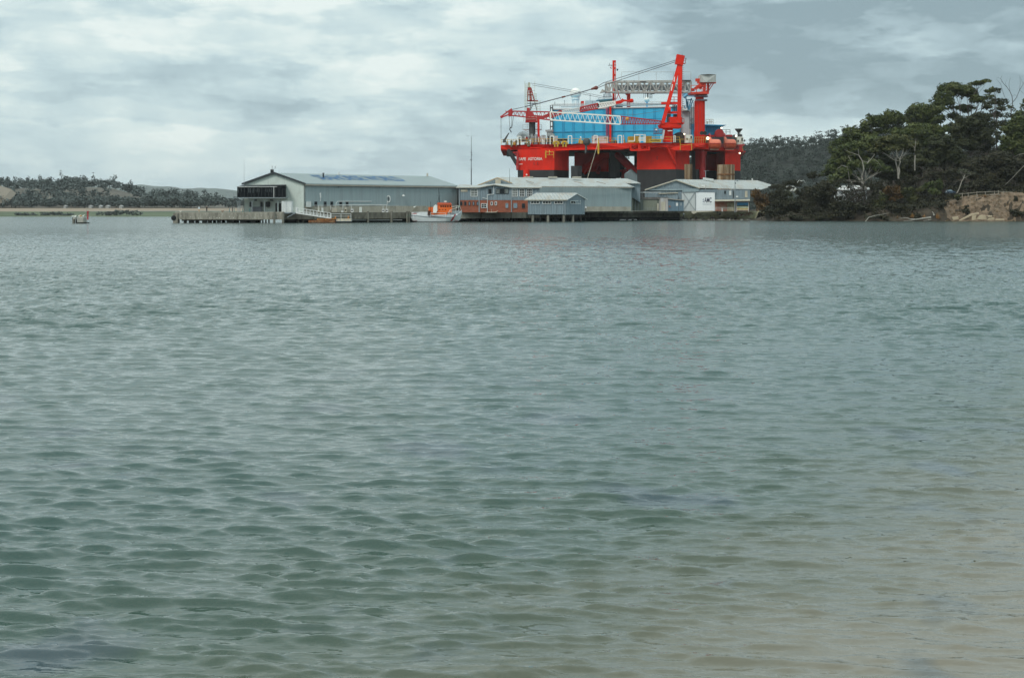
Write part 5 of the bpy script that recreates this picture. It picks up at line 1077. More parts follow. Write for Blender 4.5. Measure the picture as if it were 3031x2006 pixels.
for v in (1080, 1110, 1150, 1190): m_.beam(c3(385 if v < 1110 else 515, v, 628), c3(600, v, 628), .14)
m_.beam(c3(480, 990, 628), c3(480, 1180, 628), .4); m_.beam(c3(560, 1085, 628), c3(655, 1085, 628), .25); rpart(m_, 'inspection_cage', m_dgrey, gw)
m_ = MB(); m_.box(c3(285, 800, 625.8), c3(450, 775, 626)); m_.box(c3(1350, 770, 621.5), c3(1560, 740, 622)); rpart(m_, 'dark_plate', m_dgrey, gw)
# red post that carries the gangway's middle and red boom head resting there
m_ = MB(); m_.box(c2(1893, 1370, 636), c2(1950, 1030, 640)); m_.box(c2(1850, 1020, 635), c2(1890, 895, 639)); m_.slab([c2(1860, 1010, 635.5), c2(1980, 1010, 635.5), c2(1970, 1045, 635.5), c2(1880, 1045, 635.5)], (0, 5, 0)); rpart(m_, 'support_post', m_red)
# ---- left crane: grey pedestal, red house, boom resting to the right and up, A-frame in scaffold
DC = 626.0
cr1 = MB(); cr1.lathe(c1(825, 1440, DC), [(75*.12755/F*DC, 0), (75*.12755/F*DC, c1(0, 1030, DC).z-c1(0, 1440, DC).z)], 20)
cr1 = rpart(cr1, 'deck_crane', m_dgrey)
m_ = MB(); m_.slab([c1(605, 1210, DC), c1(1045, 1210, DC), c1(1045, 1195, DC), c1(605, 1195, DC)][::-1], (0, 3, 0)); m_.rail([c1(605, 1195, DC-.5), c1(1045, 1195, DC-.5)], h=1.8, step=1.6, w=.14); m_.beam(c1(620, 1205, DC), c1(745, 1268, DC), .35); m_.beam(c1(990, 1215, DC), c1(900, 1268, DC), .35); rpart(m_, 'crane_platform', m_wgrey, cr1)
m_ = MB(); m_.slab([c1(670, 1030, DC-3), c1(940, 1030, DC-3), c1(1000, 940, DC-3), c1(1120, 915, DC-3), c1(1120, 890, DC-3), c1(880, 870, DC-3), c1(790, 770, DC-3), c1(680, 775, DC-3)][::-1], (0, 6, 0)); m_.box(c1(700, 770, DC-2), c1(770, 715, DC+2)); rpart(m_, 'machinery_house', m_redd, cr1)
m_ = MB(); m_.rail([c1(630, 1020, DC-3.4), c1(930, 1010, DC-3.4)], h=1.9, step=3, w=.16); rpart(m_, 'house_railing', m_cream, cr1)
m_ = MB()
for (a_, b_) in (((735, 240), (715, 555)), ((765, 240), (778, 560)), ((785, 290), (810, 550)), ((795, 240), (880, 555)), ((715, 540), (960, 540)), ((735, 405), (830, 405))): m_.beam(c1(*a_, DC), c1(*b_, DC), .5)
m_.box(c1(725, 290, DC-.8), c1(795, 228, DC+.8)); rpart(m_, 'crane_apex_frame', m_redd, cr1)
m_ = MB()
for (a_, b_) in (((778, 560), (790, 760)), ((880, 560), (940, 780)), ((780, 760), (850, 600)), ((715, 600), (1010, 600))): m_.beam(c1(*a_, DC), c1(*b_, DC), .3)
rpart(m_, 'lower_frame', m_dgrey, cr1)
m_ = MB(); m_.box(c1(730, 225, DC-.6), c1(780, 120, DC+.6))
for u in (655, 680, 710): m_.beam(c1(u, 760, DC-1), c1(u, 80 if u < 670 else 140, DC-1), .16)
for u, v0, v1 in ((885, 80, 600), (915, 365, 600), (940, 520, 780), (1010, 520, 780)): m_.beam(c1(u, v1, DC-1), c1(u, v0, DC-1), .13)
for v in range(150, 760, 42): m_.beam(c1(655, v, DC-1), c1(712, v, DC-1), .11)
for v in (225, 300, 375, 410, 450, 490): m_.beam(c1(700, v, DC-1), c1(935 if v > 320 else 885, v, DC-1), .12)
for v in (560, 640, 680, 720, 760): m_.beam(c1(760, v, DC-1), c1(1010, v, DC-1), .11)
rpart(m_, 'scaffolding', mat('scaffold_tube', (.42, .44, .34), .5, var=.3, scale=(1, 1, 1)), cr1)
m_ = MB(); m_.beam(c1(975, 1540, DC-4), c1(970, 930, DC-4), 50*.12755/F*DC); rpart(m_, 'red_post', m_red)
# winch drum with guard, deck gear beneath the crane
m_ = MB(); c = c1(620, 1440, DC-6); R0 = 100*.12755/F*DC
for i in range(16):
    a0, a1 = math.pi*i/16, math.pi*(i+1)/16; m_.beam(c+Vector((math.cos(a0)*R0, 0, math.sin(a0)*R0*1.2)), c+Vector((math.cos(a1)*R0, 0, math.sin(a1)*R0*1.2)), .5, 2.6)
m_.lathe(c+Vector((0, 0, .6)), [(R0*.55, -1), (R0*.55, 1)], 18, 'y'); m_.lathe(c1(695, 1410, DC-7), [(1.2, -.8), (1.2, .8)], 16, 'y'); m_.box(c1(510, 1480, DC-6), c1(760, 1430, DC-4)); rpart(m_, 'winch', m_drum)
rpart(MB().lathe(c1(695, 1410, DC-8.1), [(.55, -.1), (.45, .1)], 14, 'y'), 'winch_hub', m_redd)
q = random.Random(9)
for k in range(22):
    u = q.uniform(790, 1330); v = q.uniform(1310, 1420); m_ = MB(); a = c1(u, 1490, DC-4+q.uniform(-3, 3)); m_.box((a.x, a.y, zd), (a.x+q.uniform(.6, 2.0), a.y+1.5, c1(0, v, DC).z)); rpart(m_, 'deck_equipment', q.choice([m_drum, m_olive, m_wgrey, m_dgrey, m_galv]))
for k in range(14): u = q.uniform(780, 1200); m_ = MB(); m_.beam(c1(u, 1500, DC-8), c1(u, q.uniform(1350, 1400), DC-8), .2); rpart(m_, 'stanchion', m_radome)
m_ = MB(); m_.lathe(c1(1225, 1470, DC), [(1.1, 0), (1.1, 3.8), (1.7, 3.9), (1.7, 4.6), (.6, 4.8)], 12); rpart(m_, 'vent_mushroom', m_wgrey)
# small dark davit at the left deck end
m_ = MB(); m_.tube(c1(180, 1510, 622), c1(180, 1430, 622), .75, .6, 10); m_.tube(c1(190, 1440, 622), c1(285, 1285, 622), .45, .22, 8); rpart(m_, 'davit', m_dgrey)
# short boom (red) of the left crane pointing right and rising to its rest
def boomseg(pt, pb_, qt, qb, n, name, m__, par, D0, D1, w_=.4, wd=.22, dep=2.2, c=None):
    c = c or (lambda u, v, D: P(u, v, D)); mb = MB(); mb.truss((c(*pt, D0), c(*pb_, D0)), (c(*qt, D1), c(*qb, D1)), n, w_, wd, depth=dep); return rpart(mb, name, m__, par)
boomseg((1605, 346), (1605, 350), (1636, 333), (1636, 340), 3, 'boom_section', m_redd, cr1, 621, 619, .5)
boomseg((1628, 340), (1628, 349), (1662, 328), (1662, 336.5), 4, 'boom_section', m_redd, cr1, 619.5, 618, .55)
boomseg((1662, 328), (1662, 336.5), (1717.5, 318), (1717.5, 330.5), 9, 'boom_section', m_wtr, cr1, 618, 616, .38)
boomseg((1717.5, 318), (1717.5, 331), (1771, 306.5), (1771, 321), 8, 'boom_section', m_redd, cr1, 616, 614, .45, .22)
boomseg((1771, 306.5), (1771, 320.5), (1821.5, 300), (1821.5, 310), 7, 'boom_section', m_radome, cr1, 614, 612, .45, .2)
m_ = MB(); m_.slab([c2(1585, 1225, 611), c2(1720, 1190, 611), c2(1760, 1150, 611), c2(1800, 1175, 611), c2(1990, 1195, 611), c2(2010, 1225, 611), c2(1820, 1215, 611), c2(1740, 1270, 611), c2(1600, 1290, 611)][::-1], (0, 2.5, 0)); m_.ball(c2(1998, 1208, 612), .9, 10); rpart(m_, 'boom_head', m_red, cr1)
m_ = MB(); m_.beam(c2(1610, 1170, 612), c2(1660, 1035, 612), .25); m_.beam(c2(1660, 1035, 612), c2(1715, 1170, 612), .25); m_.beam(c2(1660, 1035, 612), c2(1650, 960, 612), .2); rpart(m_, 'sling_frame', m_redd, cr1)
# ---- long boom of the right-hand crane lying leftwards past the deck end
cr2 = MB(); cr2.lathe(c4(770, 800, 597+6), [(98*.15196/F*603, 0), (98*.15196/F*603, c4(0, 510, 603).z-c4(0, 800, 603).z)], 26); cr2 = rpart(cr2, 'main_crane', m_red)
m_ = MB(); m_.slab([c4(625, 490, 598), c4(660, 515, 598), c4(1030, 515, 598), c4(1035, 445, 598), c4(640, 435, 598), c4(612, 450, 598)], (0, 9, 0)); m_.box(c4(810, 435, 598), c4(1000, 330, 606)); m_.box(c4(700, 442, 599), c4(1050, 425, 604)); rpart(m_, 'slew_house', m_red, cr2)
m_ = MB()
for o_ in (0, 6.5):
    m_.beam(c4(665, 440, 598+o_), c3(1275, 330, 601), 1.35, 1.1)
    m_.beam(c4(985, 430, 598+o_), c3(1300, 330, 601), 1.5, 1.3)
m_.beam(c3(1262, 360, 601), c3(1310, 118, 601), 3.2, 2.4)
m_.beam(c4(725, 225, 600), c4(985, 220, 600), .9); m_.beam(c4(640, 40, 600), c4(990, 38, 600), .9, .9); m_.tube(c4(770, 170, 598), c4(820, 170, 598), 1.1, n=10); rpart(m_, 'gantry_frame', m_red, cr2)
m_ = MB()
for u, v in ((1150, 640), (1120, 700)): pass
m_.slab([c3(1130, 770, 597), c3(1155, 790, 597), c3(1170, 660, 597), c3(1150, 655, 597)][::-1], (0, .1, 0)); m_.slab([c3(1060, 1000, 597), c3(1085, 1010, 597), c3(1118, 850, 597), c3(1098, 842, 597)][::-1], (0, .1, 0)); rpart(m_, 'load_marking', m_radome, cr2)
m_ = MB()
for k in range(9): m_.beam(c4(865, 80+k*18, 602), c4(965, 78+k*18, 602), .2)
for u in (865, 900, 935, 965): m_.beam(c4(u, 75, 602), c4(u, 235, 602), .25)
m_.box(c4(760, 420, 603), c4(810, 260, 606)); m_.box(c4(885, 300, 603), c4(960, 262, 606)); rpart(m_, 'winch_tower', m_dgrey, cr2)
m_ = MB(); m_.rail([c3(1310, 325, 601), c3(1430, 320, 601)], h=2.0, step=1.2, w=.18); m_.slab([c3(1300, 330, 600), c3(1430, 330, 600), c3(1425, 312, 600), c3(1300, 310, 600)], (0, 2, 0)); m_.rail([c4(820, 25, 600), c4(960, 25, 600)], h=2.2, step=1.2, w=.2); m_.rail([c4(1040, 440, 599), c4(1085, 440, 599)], h=2, step=1.1, w=.18); rpart(m_, 'crows_platform', m_redd, cr2)
m_ = MB()
for k in range(26): p = P(2018.5, 190+k*5.6, 600.5); m_.beam(p, p+Vector((.9, 0, 0)), .12)
m_.beam(P(2019.5, 190, 600.5), P(2019.5, 338, 600.5), .12); rpart(m_, 'rung_ladder', m_redd, cr2)
m_ = MB(); m_.beam(c3(1350, 150, 601), c3(1350, 90, 601), .15); m_.beam(c3(1450, 230, 601), c3(1450, 185, 601), .12); rpart(m_, 'lamp_spike', m_dgrey, cr2)
D0, D1 = 599, 604
boomseg((1957.5, 358.5), (1957.5, 366.5), (1836, 344), (1836, 367.5), 16, 'boom_section', m_redd, cr2, 597.5, 599, .3, .13)
boomseg((1836, 344), (1836, 368), (1629, 331.5), (1629, 355), 14, 'boom_section', m_radome, cr2, 599, 606, .4, .13, dep=1.6)
boomseg((1629, 331.5), (1629, 355), (1514, 329), (1514, 341.5), 10, 'boom_section', m_redd, cr2, 606, 610, .36, .15)
m_ = MB(); m_.slab([c1(275, 900, 610), c1(360, 890, 610), c1(372, 780, 610), c1(348, 708, 610), c1(265, 775, 610)][::-1], (0, 2.4, 0)); m_.beam(c1(330, 740, 611), c1(95, 915, 611.5), .6, .5); m_.beam(c1(280, 860, 611), c1(100, 930, 611.5), .5); m_.ball(c1(115, 912, 611.5), .6, 10)
m_.beam(c1(235, 800, 611), c1(205, 775, 611), .4); rpart(m_, 'boom_tip', m_redd, cr2)
m_ = MB(); m_.tube(c1(100, 930, 611.5), c1(103, 1400, 611.5), .09, n=5)
for v in (1130, 1320, 1400): m_.box(c1(98, v+14, 611.2), c1(109, v-10, 611.8))
m_.path([c1(288, 905, 611), c1(310, 1180, 611)], .09); m_.path([c1(392, 880, 611), c1(350, 1170, 611)], .11); m_.path([c1(350, 900, 611), c1(345, 1160, 611)], .07); m_.path([c1(305, 1165, 611), c1(340, 1165, 611)], .3); m_.path([c1(318, 1165, 611), c1(300, 1200, 611), c1(330, 1250, 611), c1(342, 1275, 611)], .2); m_.box(c1(355, 1120, 610.8), c1(370, 1085, 611.2)); rpart(m_, 'hook_block', m_dgrey, cr2)
m_ = MB()
ca, cb_ = c3(1240, 225, 600), P(1785, 246, 604)
m_.path([ca, cb_, P(1765, 260, 605)], .12, n=4); m_.path([c3(1225, 270, 600), P(1790, 252, 604), P(1766, 262, 605)], .12, n=4)
m_.path([P(1762, 261, 605), P(1722, 273, 606), P(1600, 305, 609), P(1553, 316.5, 610)], .2, n=4); m_.path([P(1552, 317, 610), P(1515, 325, 610)], .12, n=4)
m_.path([c1(800, 130, DC), P(1690, 267, 624), P(1795, 288, 622)], .08, n=4); m_.path([c1(820, 175, DC), P(1690, 272, 624), P(1790, 292, 622)], .08, n=4)
m_.tube(P(1790, 252, 604), P(1795, 288, 622), .05, n=4); rpart(m_, 'pendant_cables', m_cable, cr2)
m_ = MB(); m_.tube(P(1750, 264.5, 605), P(1763, 260.5, 605), .35, .7, 8); m_.ball(P(1764.5, 260.5, 605), .85, 10); m_.tube(P(1663, 288.5, 607), P(1673, 286, 607), .4, .3, 8); rpart(m_, 'sheave_block', mat('rust_red_sheave', (.15, .04, .03), .6), cr2)
m_ = MB(); m_.ball(c6(1425, 610, 597), .8, 10); m_.tube(c6(1420, 595, 597), c6(1420, 640, 597), .4, .2, 8); rpart(m_, 'orange_hook', mat('orange_hook_paint', (.6, .25, .03), .5), cr2)
m_ = MB(); m_.path([c6(1440, 570, 600), c6(1440, 400, 602)], .07, n=4); m_.path([c6(1525, 580, 600), c6(1525, 400, 602)], .07, n=4); m_.path([c6(1130, 520, 630), c6(1600, 522, 622), c6(2110, 450, 600)], .07, n=4); rpart(m_, 'hoist_wire', m_cable, cr2)
# control walkway left of the crane pedestal
m_ = MB(); m_.slab([c4(495, 630, 598), c4(665, 630, 598), c4(665, 612, 598), c4(495, 620, 598)][::-1], (0, 3, 0)); m_.rail([c4(500, 622, 597.5), c4(660, 622, 597.5)], h=1.8, step=1.4, w=.2); m_.beam(c4(545, 610, 598), c4(545, 540, 598), .3); rpart(m_, 'pedestal_walkway', mat('purple_grey_steel', (.16, .10, .16), .6), cr2)
rpart(MB().box(c4(530, 565, 597.5), c4(556, 528, 598.5)), 'floodlight', m_radome, cr2)
m_ = MB(); m_.beam(c4(665, 740, 596.5), c4(695, 560, 596.5), .7, .5); rpart(m_, 'inclined_ladder', m_wgrey, cr2)
m_ = MB(); m_.box(c4(765, 582, 596.6), c4(855, 570, 597)); rpart(m_, 'white_band', m_radome, cr2)
# ---- big red tower with the counterweight box
ct = c4(1388, 740, 612); Rw = 103*.15196/F*612
tower = MB(); tower.lathe((ct.x, 612, zd-1), [(Rw*1.06, 0), (Rw*1.06, 6.5), (Rw, 6.8), (Rw, c4(0, 0, 612).z-zd+1), (Rw*.78, c4(0, -5, 612).z-zd+1.2), (Rw*.78, c3(0, 1075, 612).z-zd+1)], 28); tower = rpart(tower, 'gangway_tower', m_red)
m_ = MB(); zc = c3(0, 1265, 612).z
for k, rr_ in ((0, 1.18), (1.6, 1.3), (3.0, 1.3)): m_.lathe((ct.x+.6, 612, zc+k), [(Rw*rr_, 0), (Rw*rr_, .6)], 24)
rpart(m_, 'ring_walkway', mat('purple_grey_ring', (.22, .20, .24), .5), tower)
m_ = MB(); m_.slab([c3(1545, 1045, 607), c3(1575, 1085, 607), c3(2015, 1085, 607), c3(2020, 1040, 607), c3(1900, 1025, 607)], (0, 9, 0)); m_.rail([c3(1570, 1035, 606.8), c3(1980, 1035, 606.8)], h=2.6, step=1.8, w=.22)
m_.beam(c3(1900, 1050, 608), c3(1910, 730, 608), 1.1); m_.beam(c3(1990, 1050, 611), c3(1995, 820, 611), .9); m_.beam(c3(1680, 742, 609), c3(1930, 735, 609), 1.1, 1.2)
m_.beam(c3(1670, 960, 608.5), c3(1890, 790, 608.5), 1.5, 1.3); m_.beam(c3(1780, 960, 611), c3(1880, 850, 611), 1.0); m_.beam(c3(1720, 800, 609), c3(2190, 798, 609), .9, 1.0)
m_.beam(c3(1990, 1040, 609), c3(2140, 812, 609), .35); m_.beam(c3(1940, 1040, 609), c3(2085, 812, 609), .35); m_.box(c3(1590, 1010, 608), c3(1640, 960, 611)); rpart(m_, 'pivot_frame', mat('orange_red_paint', (.66, .05, .02), .5, var=.15), tower)
m_ = MB(); m_.slab([c3(1800, 790, 606.5), c3(1955, 795, 606), c3(2190, 795, 608.5), c3(2192, 598, 608.5), c3(1980, 590, 606), c3(1800, 606, 606.5)], (0, 7, 0)); rpart(m_, 'counterweight_box', mat('concrete_white_box', (.46, .47, .44), .7, var=.08, dirt=(.25, .26, .24), dirtamt=.6, streak=(.5, .5, .08)), tower)
m_ = MB()
for px, y0 in ((1428, 0), (1488, 0)): m_.lathe(c4(px, 620, 606.5), [(.8, -.5), (.8, .5)], 14, 'y')
rpart(m_, 'sheaves', m_hblk, tower)
m_ = MB()
for k in (-.35, .25): m_.beam((ct.x+Rw*k, 612-Rw*.98, zd), (ct.x+Rw*k, 612-Rw*.98, zc-1), .18)
rpart(m_, 'weld_rib', m_redd, tower)
# ---- right rear: blue wheelhouse, red gear, grey vent drums, white control cabins
m_ = MB(); m_.slab([c4(1495, 655, 640), c4(1820, 650, 640), c4(1830, 480, 640), c4(1500, 465, 640)], (0, 14, 0)); bw = rpart(m_, 'wheelhouse', m_blue)
m_ = MB(); m_.slab([c4(1490, 470, 637), c4(1500, 450, 637), c4(1915, 462, 637), c4(1830, 478, 637)][::-1], (0, 18, 0)); rpart(m_, 'wheelhouse_roof', m_blued, bw)
m_ = MB()
for u in range(1520, 1820, 34): m_.beam(c4(u, 650, 639.6), c4(u+3, 500, 639.6), .5, .3)
rpart(m_, 'mullions', m_blued, bw)
m_ = MB(); m_.rail([c4(1510, 445, 638), c4(1650, 445, 638)], h=2.0, step=1.4, w=.2); m_.box(c4(1530, 440, 638), c4(1550, 400, 639)); m_.beam(c4(1610, 440, 638), c4(1612, 370, 638), .3); rpart(m_, 'monkey_rail', m_cream, bw)
m_ = MB(); m_.slab([c4(1500, 720, 634), c4(1800, 725, 634), c4(1815, 590, 634), c4(1720, 600, 634), c4(1700, 660, 634), c4(1500, 655, 634)], (0, 8, 0)); m_.slab([c4(1815, 690, 636), c4(2030, 690, 636), c4(2020, 650, 636), c4(1810, 655, 636)], (0, 6, 0)); m_.lathe(c4(1770, 630, 633), [(1.9, -.8), (1.9, .8)], 16, 'y'); rpart(m_, 'red_gear_frame', m_redd)
m_ = MB(); m_.rail([c4(1825, 650, 634), c4(1980, 645, 634)], h=2.0, step=1.6, w=.18); m_.slab([c4(1500, 830, 622), c4(2100, 850, 640), c4(2100, 690, 640), c4(1500, 700, 622)], (0, 4, 0)); rpart(m_, 'rear_bulkhead', m_dgrey)
for (u0, v0, u1, v1, D_) in ((880, 600, 1110, 810, 606), (2010, 650, 2115, 850, 640)):
    a = c4(u0, v1, D_); b = c4(u1, v0, D_); w2 = (b.x-a.x)/2; m_ = MB(); pts = [(a.x, a.z)]+[((a.x+b.x)/2-math.cos(t_)*w2, b.z-2.2+math.sin(t_)*2.2) for t_ in np.linspace(0, math.pi, 9)]+[(b.x, a.z)]
    m_.slab([Vector((x, D_, z)) for x, z in pts], (0, 6, 0)); o = rpart(m_, 'machinery_hood', m_dgrey); m_ = MB()
    for k in range(7): x = a.x+(b.x-a.x)*(k+.5)/7; m_.box((x-.12, D_-.15, a.z), (x+.12, D_, b.z-1.2))
    rpart(m_, 'hood_ribs', m_olive, o)
for (u0, v0, u1, v1, D_) in ((1110, 655, 1255, 810, 599), (2105, 690, 2245, 850, 642)):
    a = c4(u0, v1, D_); b = c4(u1, v0, D_); m_ = MB(); m_.slab([(a.x, D_, a.z), (b.x-.6, D_, a.z), (b.x, D_, a.z+2.5), (b.x-.3, D_, b.z), (a.x, D_, b.z)], (0, 4, 0)); o = rpart(m_, 'control_cabin', mat('cabin_cream_%d' % u0, (.66, .66, .58), .5))
    w_ = b.x-a.x; h_ = b.z-a.z; m_ = MB(); m_.box((a.x+w_*.15, D_-.06, a.z+h_*.35), (a.x+w_*.32, D_, a.z+h_*.6)); rpart(m_, 'window', m_dglass, o); m_ = MB(); m_.box((a.x+w_*.68, D_-.06, a.z+h_*.4), (a.x+w_*.88, D_, a.z+h_*.85)); rpart(m_, 'window', m_dglass, o)
    m_ = MB(); m_.rail([(a.x+w_*.5, D_-.5, a.z), (b.x, D_-.5, a.z)], h=1.6, step=1, w=.14); m_.beam((a.x+w_*.6, D_+1, b.z), (a.x+w_*.6, D_+1, b.z+2.4), .15); rpart(m_, 'cabin_rail', m_cream, o)
m_ = MB(); m_.slab([c4(2110, 870, 641), c4(2265, 860, 641), c4(2262, 838, 641), c4(2110, 845, 641)], (0, 6, 0)); m_.beam(c4(2215, 865, 641), c4(2195, 960, 641), .4); m_.beam(c4(2180, 870, 641), c4(2180, 975, 641), 1.0); rpart(m_, 'cabin_shelf', m_redd)
m_ = MB(); m_.lathe(c4(2148, 690, 643), [(.5, 0), (.5, 1.8), (1.6, 3.0), (1.7, 3.4)], 12); rpart(m_, 'exhaust_funnel', m_dgrey)
m_ = MB(); m_.tube(c4(2180, 690, 643), c4(2190, 660, 643), .3, n=6); m_.ball(c4(2190, 668, 642.5), .7, 8); rpart(m_, 'horn', m_dgrey)
# lit floodlights: they are burning in the photograph
def lamp(p, r_, par=None):
    ml = MATS.get('lit_floodlight')
    if ml is None:
        ml = bpy.data.materials.new('lit_floodlight'); ml.use_nodes = True; b_ = ml.node_tree.nodes['Principled BSDF']; b_.inputs['Base Color'].default_value = (1, .9, .7, 1); b_.inputs['Emission Color'].default_value = (1, .9, .62, 1); b_.inputs['Emission Strength'].default_value = 3.0; MATS['lit_floodlight'] = ml
    return rpart(MB().ball(p, r_, 10), 'floodlight', ml)
for u, v, r_, D_ in ((1545, 722, .6, 608), (1812, 522, .34, 637), (1090, 640, .3, 597.5), (2097, 680, .4, 638), (2168, 1012, .36, 640)): lamp(c4(u, v, D_), r_)
# fat fender column and pipes under the right deck
m_ = MB()
for u0, w_ in ((850, 1.1), (905, .6)): m_.tube(c7(u0, 600, 618), c7(u0, 1300, 618), w_, n=8)
m_.tube(c7(790, 560, 620), c7(790, 1060, 620), 1.8, n=10); m_.beam(c7(880, 640, 618), c7(975, 640, 618), 1.2); rpart(m_, 'riser_pipes', m_redd)
# lifeboats hang in davits at the deck edge
for i, (u0, D_, lab) in enumerate([(1555, 611, 'faded orange enclosed lifeboat hung on the rig nearest the red tower'), (1850, 630, 'faded orange enclosed lifeboat hung on the rig further right, behind the other')]):
    a = c4(u0, 830, D_); L_ = 240*.15196/F*D_; Hh = 118*.15196/F*D_; t = thing('lifeboat', lab, 'lifeboat', (a.x+L_/2, D_-1.5, a.z-Hh*.9), 'lifeboats on the rig')
    def section(x, rt, rb, yc=D_-2.0, zc_=a.z): return [(x, yc-math.cos(t_)*rt[0], zc_+math.sin(t_)*(rt[1] if math.sin(t_) > 0 else rb)) for t_ in np.linspace(0, 2*math.pi, 17)[:-1]]
    xs3 = [(0, 1.35, Hh*1.1, Hh*.5), (.05, 1.6, Hh*1.15, Hh*.78), (.16, 1.75, Hh*1.05, Hh*.85), (.24, 1.75, Hh*.74, Hh*.88), (.6, 1.75, Hh*.72, Hh*.88), (.82, 1.6, Hh*.68, Hh*.85), (.93, 1.2, Hh*.52, Hh*.7), (.985, .6, Hh*.25, Hh*.35)]
    def loft(top):
        mb = MB(); V = []; n = 9
        for f_, ry, rt, rb in xs3:
            for k in range(n):
                t_ = math.pi*k/(n-1); s_ = 1 if top else -1
                V.append((a.x+L_*f_, D_-2-math.cos(t_)*ry, a.z+s_*math.sin(t_)*(rt if top else rb)))
        Fc = [(j*n+k, j*n+k+1, (j+1)*n+k+1, (j+1)*n+k) for j in range(len(xs3)-1) for k in range(n-1)]; Fc += [tuple(range(n)), tuple(range((len(xs3)-1)*n, len(xs3)*n))]
        return mb.add(V, Fc)
    loft(True).build('canopy', m_oran, t, True); loft(False).build('hull', m_oran2, t, True)
    m_ = MB(); m_.beam((a.x, D_-3.8, a.z), (a.x+L_*.9, D_-3.7, a.z), .18, .25); m_.build('rubbing_strake', m_redd, t)
    m_ = MB(); m_.beam((a.x+L_*.1, D_-2, a.z-Hh*.95), (a.x+L_*.8, D_-2, a.z-Hh*.95), .3); m_.build('keel', m_cream, t)
    m_ = MB(); m_.beam((a.x+L_*.12, D_+1, a.z+Hh*1.7), (a.x+L_*.12, D_-2, a.z+Hh*1.2), .4); m_.beam((a.x+L_*.12, D_+1, a.z-Hh), (a.x+L_*.12, D_+1, a.z+Hh*1.7), .5); rpart(m_, 'davit', m_redd)
# sheet pile dolphins in front of the rig
for i, (px0, px1, y0, D_, m__, lab) in enumerate([(2027.5, 2050, 486, 585, m_sheet, 'rust streaked sheet pile dolphin at the right corner column of the rig'), (2127, 2177, 487, 592, m_sheet, 'widest sheet pile dolphin with a pipe band, in front of the far right column'), (1691, 1723, 491, 590, m_hblk, 'black sheet pile dolphin standing in the gap right of the lettered column')]):
    x0, x1 = Xp(px0, D_), Xp(px1, D_); t = thing('sheet_pile_dolphin', lab, 'dolphin', ((x0+x1)/2, D_, 0), 'sheet pile dolphins'); zt_ = zat(y0, D_); n = int((x1-x0)/.75); R_ = (x1-x0)/2; V = []; ring = []
    m_ = MB(); k = max(24, n*4); pts = []
    for j in range(k): a_ = 2*math.pi*j/k; rr_ = R_*(1+(.045 if (j//2) % 2 else -.045)); pts.append(((x0+x1)/2+math.cos(a_)*rr_, D_+R_+math.sin(a_)*rr_))
    m_.slab([Vector((x, y, -1.2)) for x, y in pts], (0, 0, zt_+1.2)); m_.build('sheet_pile_wall', m__, t)
    if i == 1: m_ = MB(); m_.lathe(((x0+x1)/2, D_+R_, zat(518, D_)), [(R_*1.08, 0), (R_*1.08, .5)], 28); m_.build('waler', m_rust, t)
# ================================================================ land right of the wharf, rock revetment
m_rock = mat('revetment_rock', (0.10, 0.085, 0.068), 0.9, var=0.5, scale=(.9, .9, .9), dirt=(0.24, 0.21, 0.17), dirtamt=0.5, dscale=.7, bump=.6, bscale=3)
m_weedy = mat('weedy_bank', (0.17, 0.165, 0.095), 0.95, var=0.35, scale=(.6, .6, .6), dirt=(.28, .24, .15), dscale=.3)
def yard_h(x, y):
    px = CX+x/y*F; front = 518 if px < 2240 else 505
    return -1.2+(zat(624.5, 510)+1.1)*S01((y-front+3)/8.5)+(0.15*math.sin(x*1.3)+.1*math.sin(y*2.1+x))*(y < 526)
terrain('yard_bank', [Xp(2020, 512)+i*1.6 for i in range(52)], [509+i*1.1 for i in range(16)]+[530, 545, 580, 640, 700], yard_h, m_weedy)
q = random.Random(31)
rocks = []
def rock(mb, c, s, q):
    n, k = 7, 4; V = []; sx_, sy_, sz_ = s*q.uniform(.7, 1.3), s*q.uniform(.7, 1.2), s*q.uniform(.5, .9); rot = q.uniform(0, 6.28)
    for j in range(k+1):
        for i in range(n):
            a_ = 2*math.pi*i/n+rot; t_ = math.pi*j/k; r_ = q.uniform(.75, 1.15)
            V.append((c[0]+math.cos(a_)*math.sin(t_)*sx_*r_, c[1]+math.sin(a_)*math.sin(t_)*sy_*r_, c[2]-math.cos(t_)*sz_*r_))
    mb.add(V, [(j*n+i, j*n+(i+1) % n, (j+1)*n+(i+1) % n, (j+1)*n+i) for j in range(k) for i in range(n)])
# loose rip-rap: far too many stones to count, one object
mb = MB()
for k in range(820):
    px = q.uniform(2020, 2345); y = q.uniform(507, 519); x = Xp(px, 512); z = yard_h(x, y)
    if z < -.5: z = -.3+q.uniform(-.2, .2)
    if z > zat(633, 512)+q.uniform(-.4, .5): continue
    rock(mb, (x, y, z), q.uniform(.28, .8), q)
tag(mb.build('rip_rap', m_rock), kind='stuff')
mb = MB()
for k in range(90): px = q.uniform(2020, 2345); y = q.uniform(510, 517); x = Xp(px, 512); rock(mb, (x, y-.4, max(.2, yard_h(x, y)+.2)), q.uniform(.2, .42), q)
tag(mb.build('pale_stones', mat('pale_stone', (.33, .32, .29), .9, var=.3, scale=(2, 2, 2))), kind='stuff')
cl = []
for k in range(60):
    px = q.uniform(2050, 2240); y = q.uniform(515.5, 521); x = Xp(px, 512); cl.append((x, y, yard_h(x, y)+.1, q.uniform(.4, .9), .5, q.uniform(.15, .4)))
tag(leaves('bank_weeds', cl, 5, .22, leaf_material('weed_foliage', [(.07, .075, .03), (.15, .14, .06), (.25, .21, .11)]), None, 77), kind='stuff')
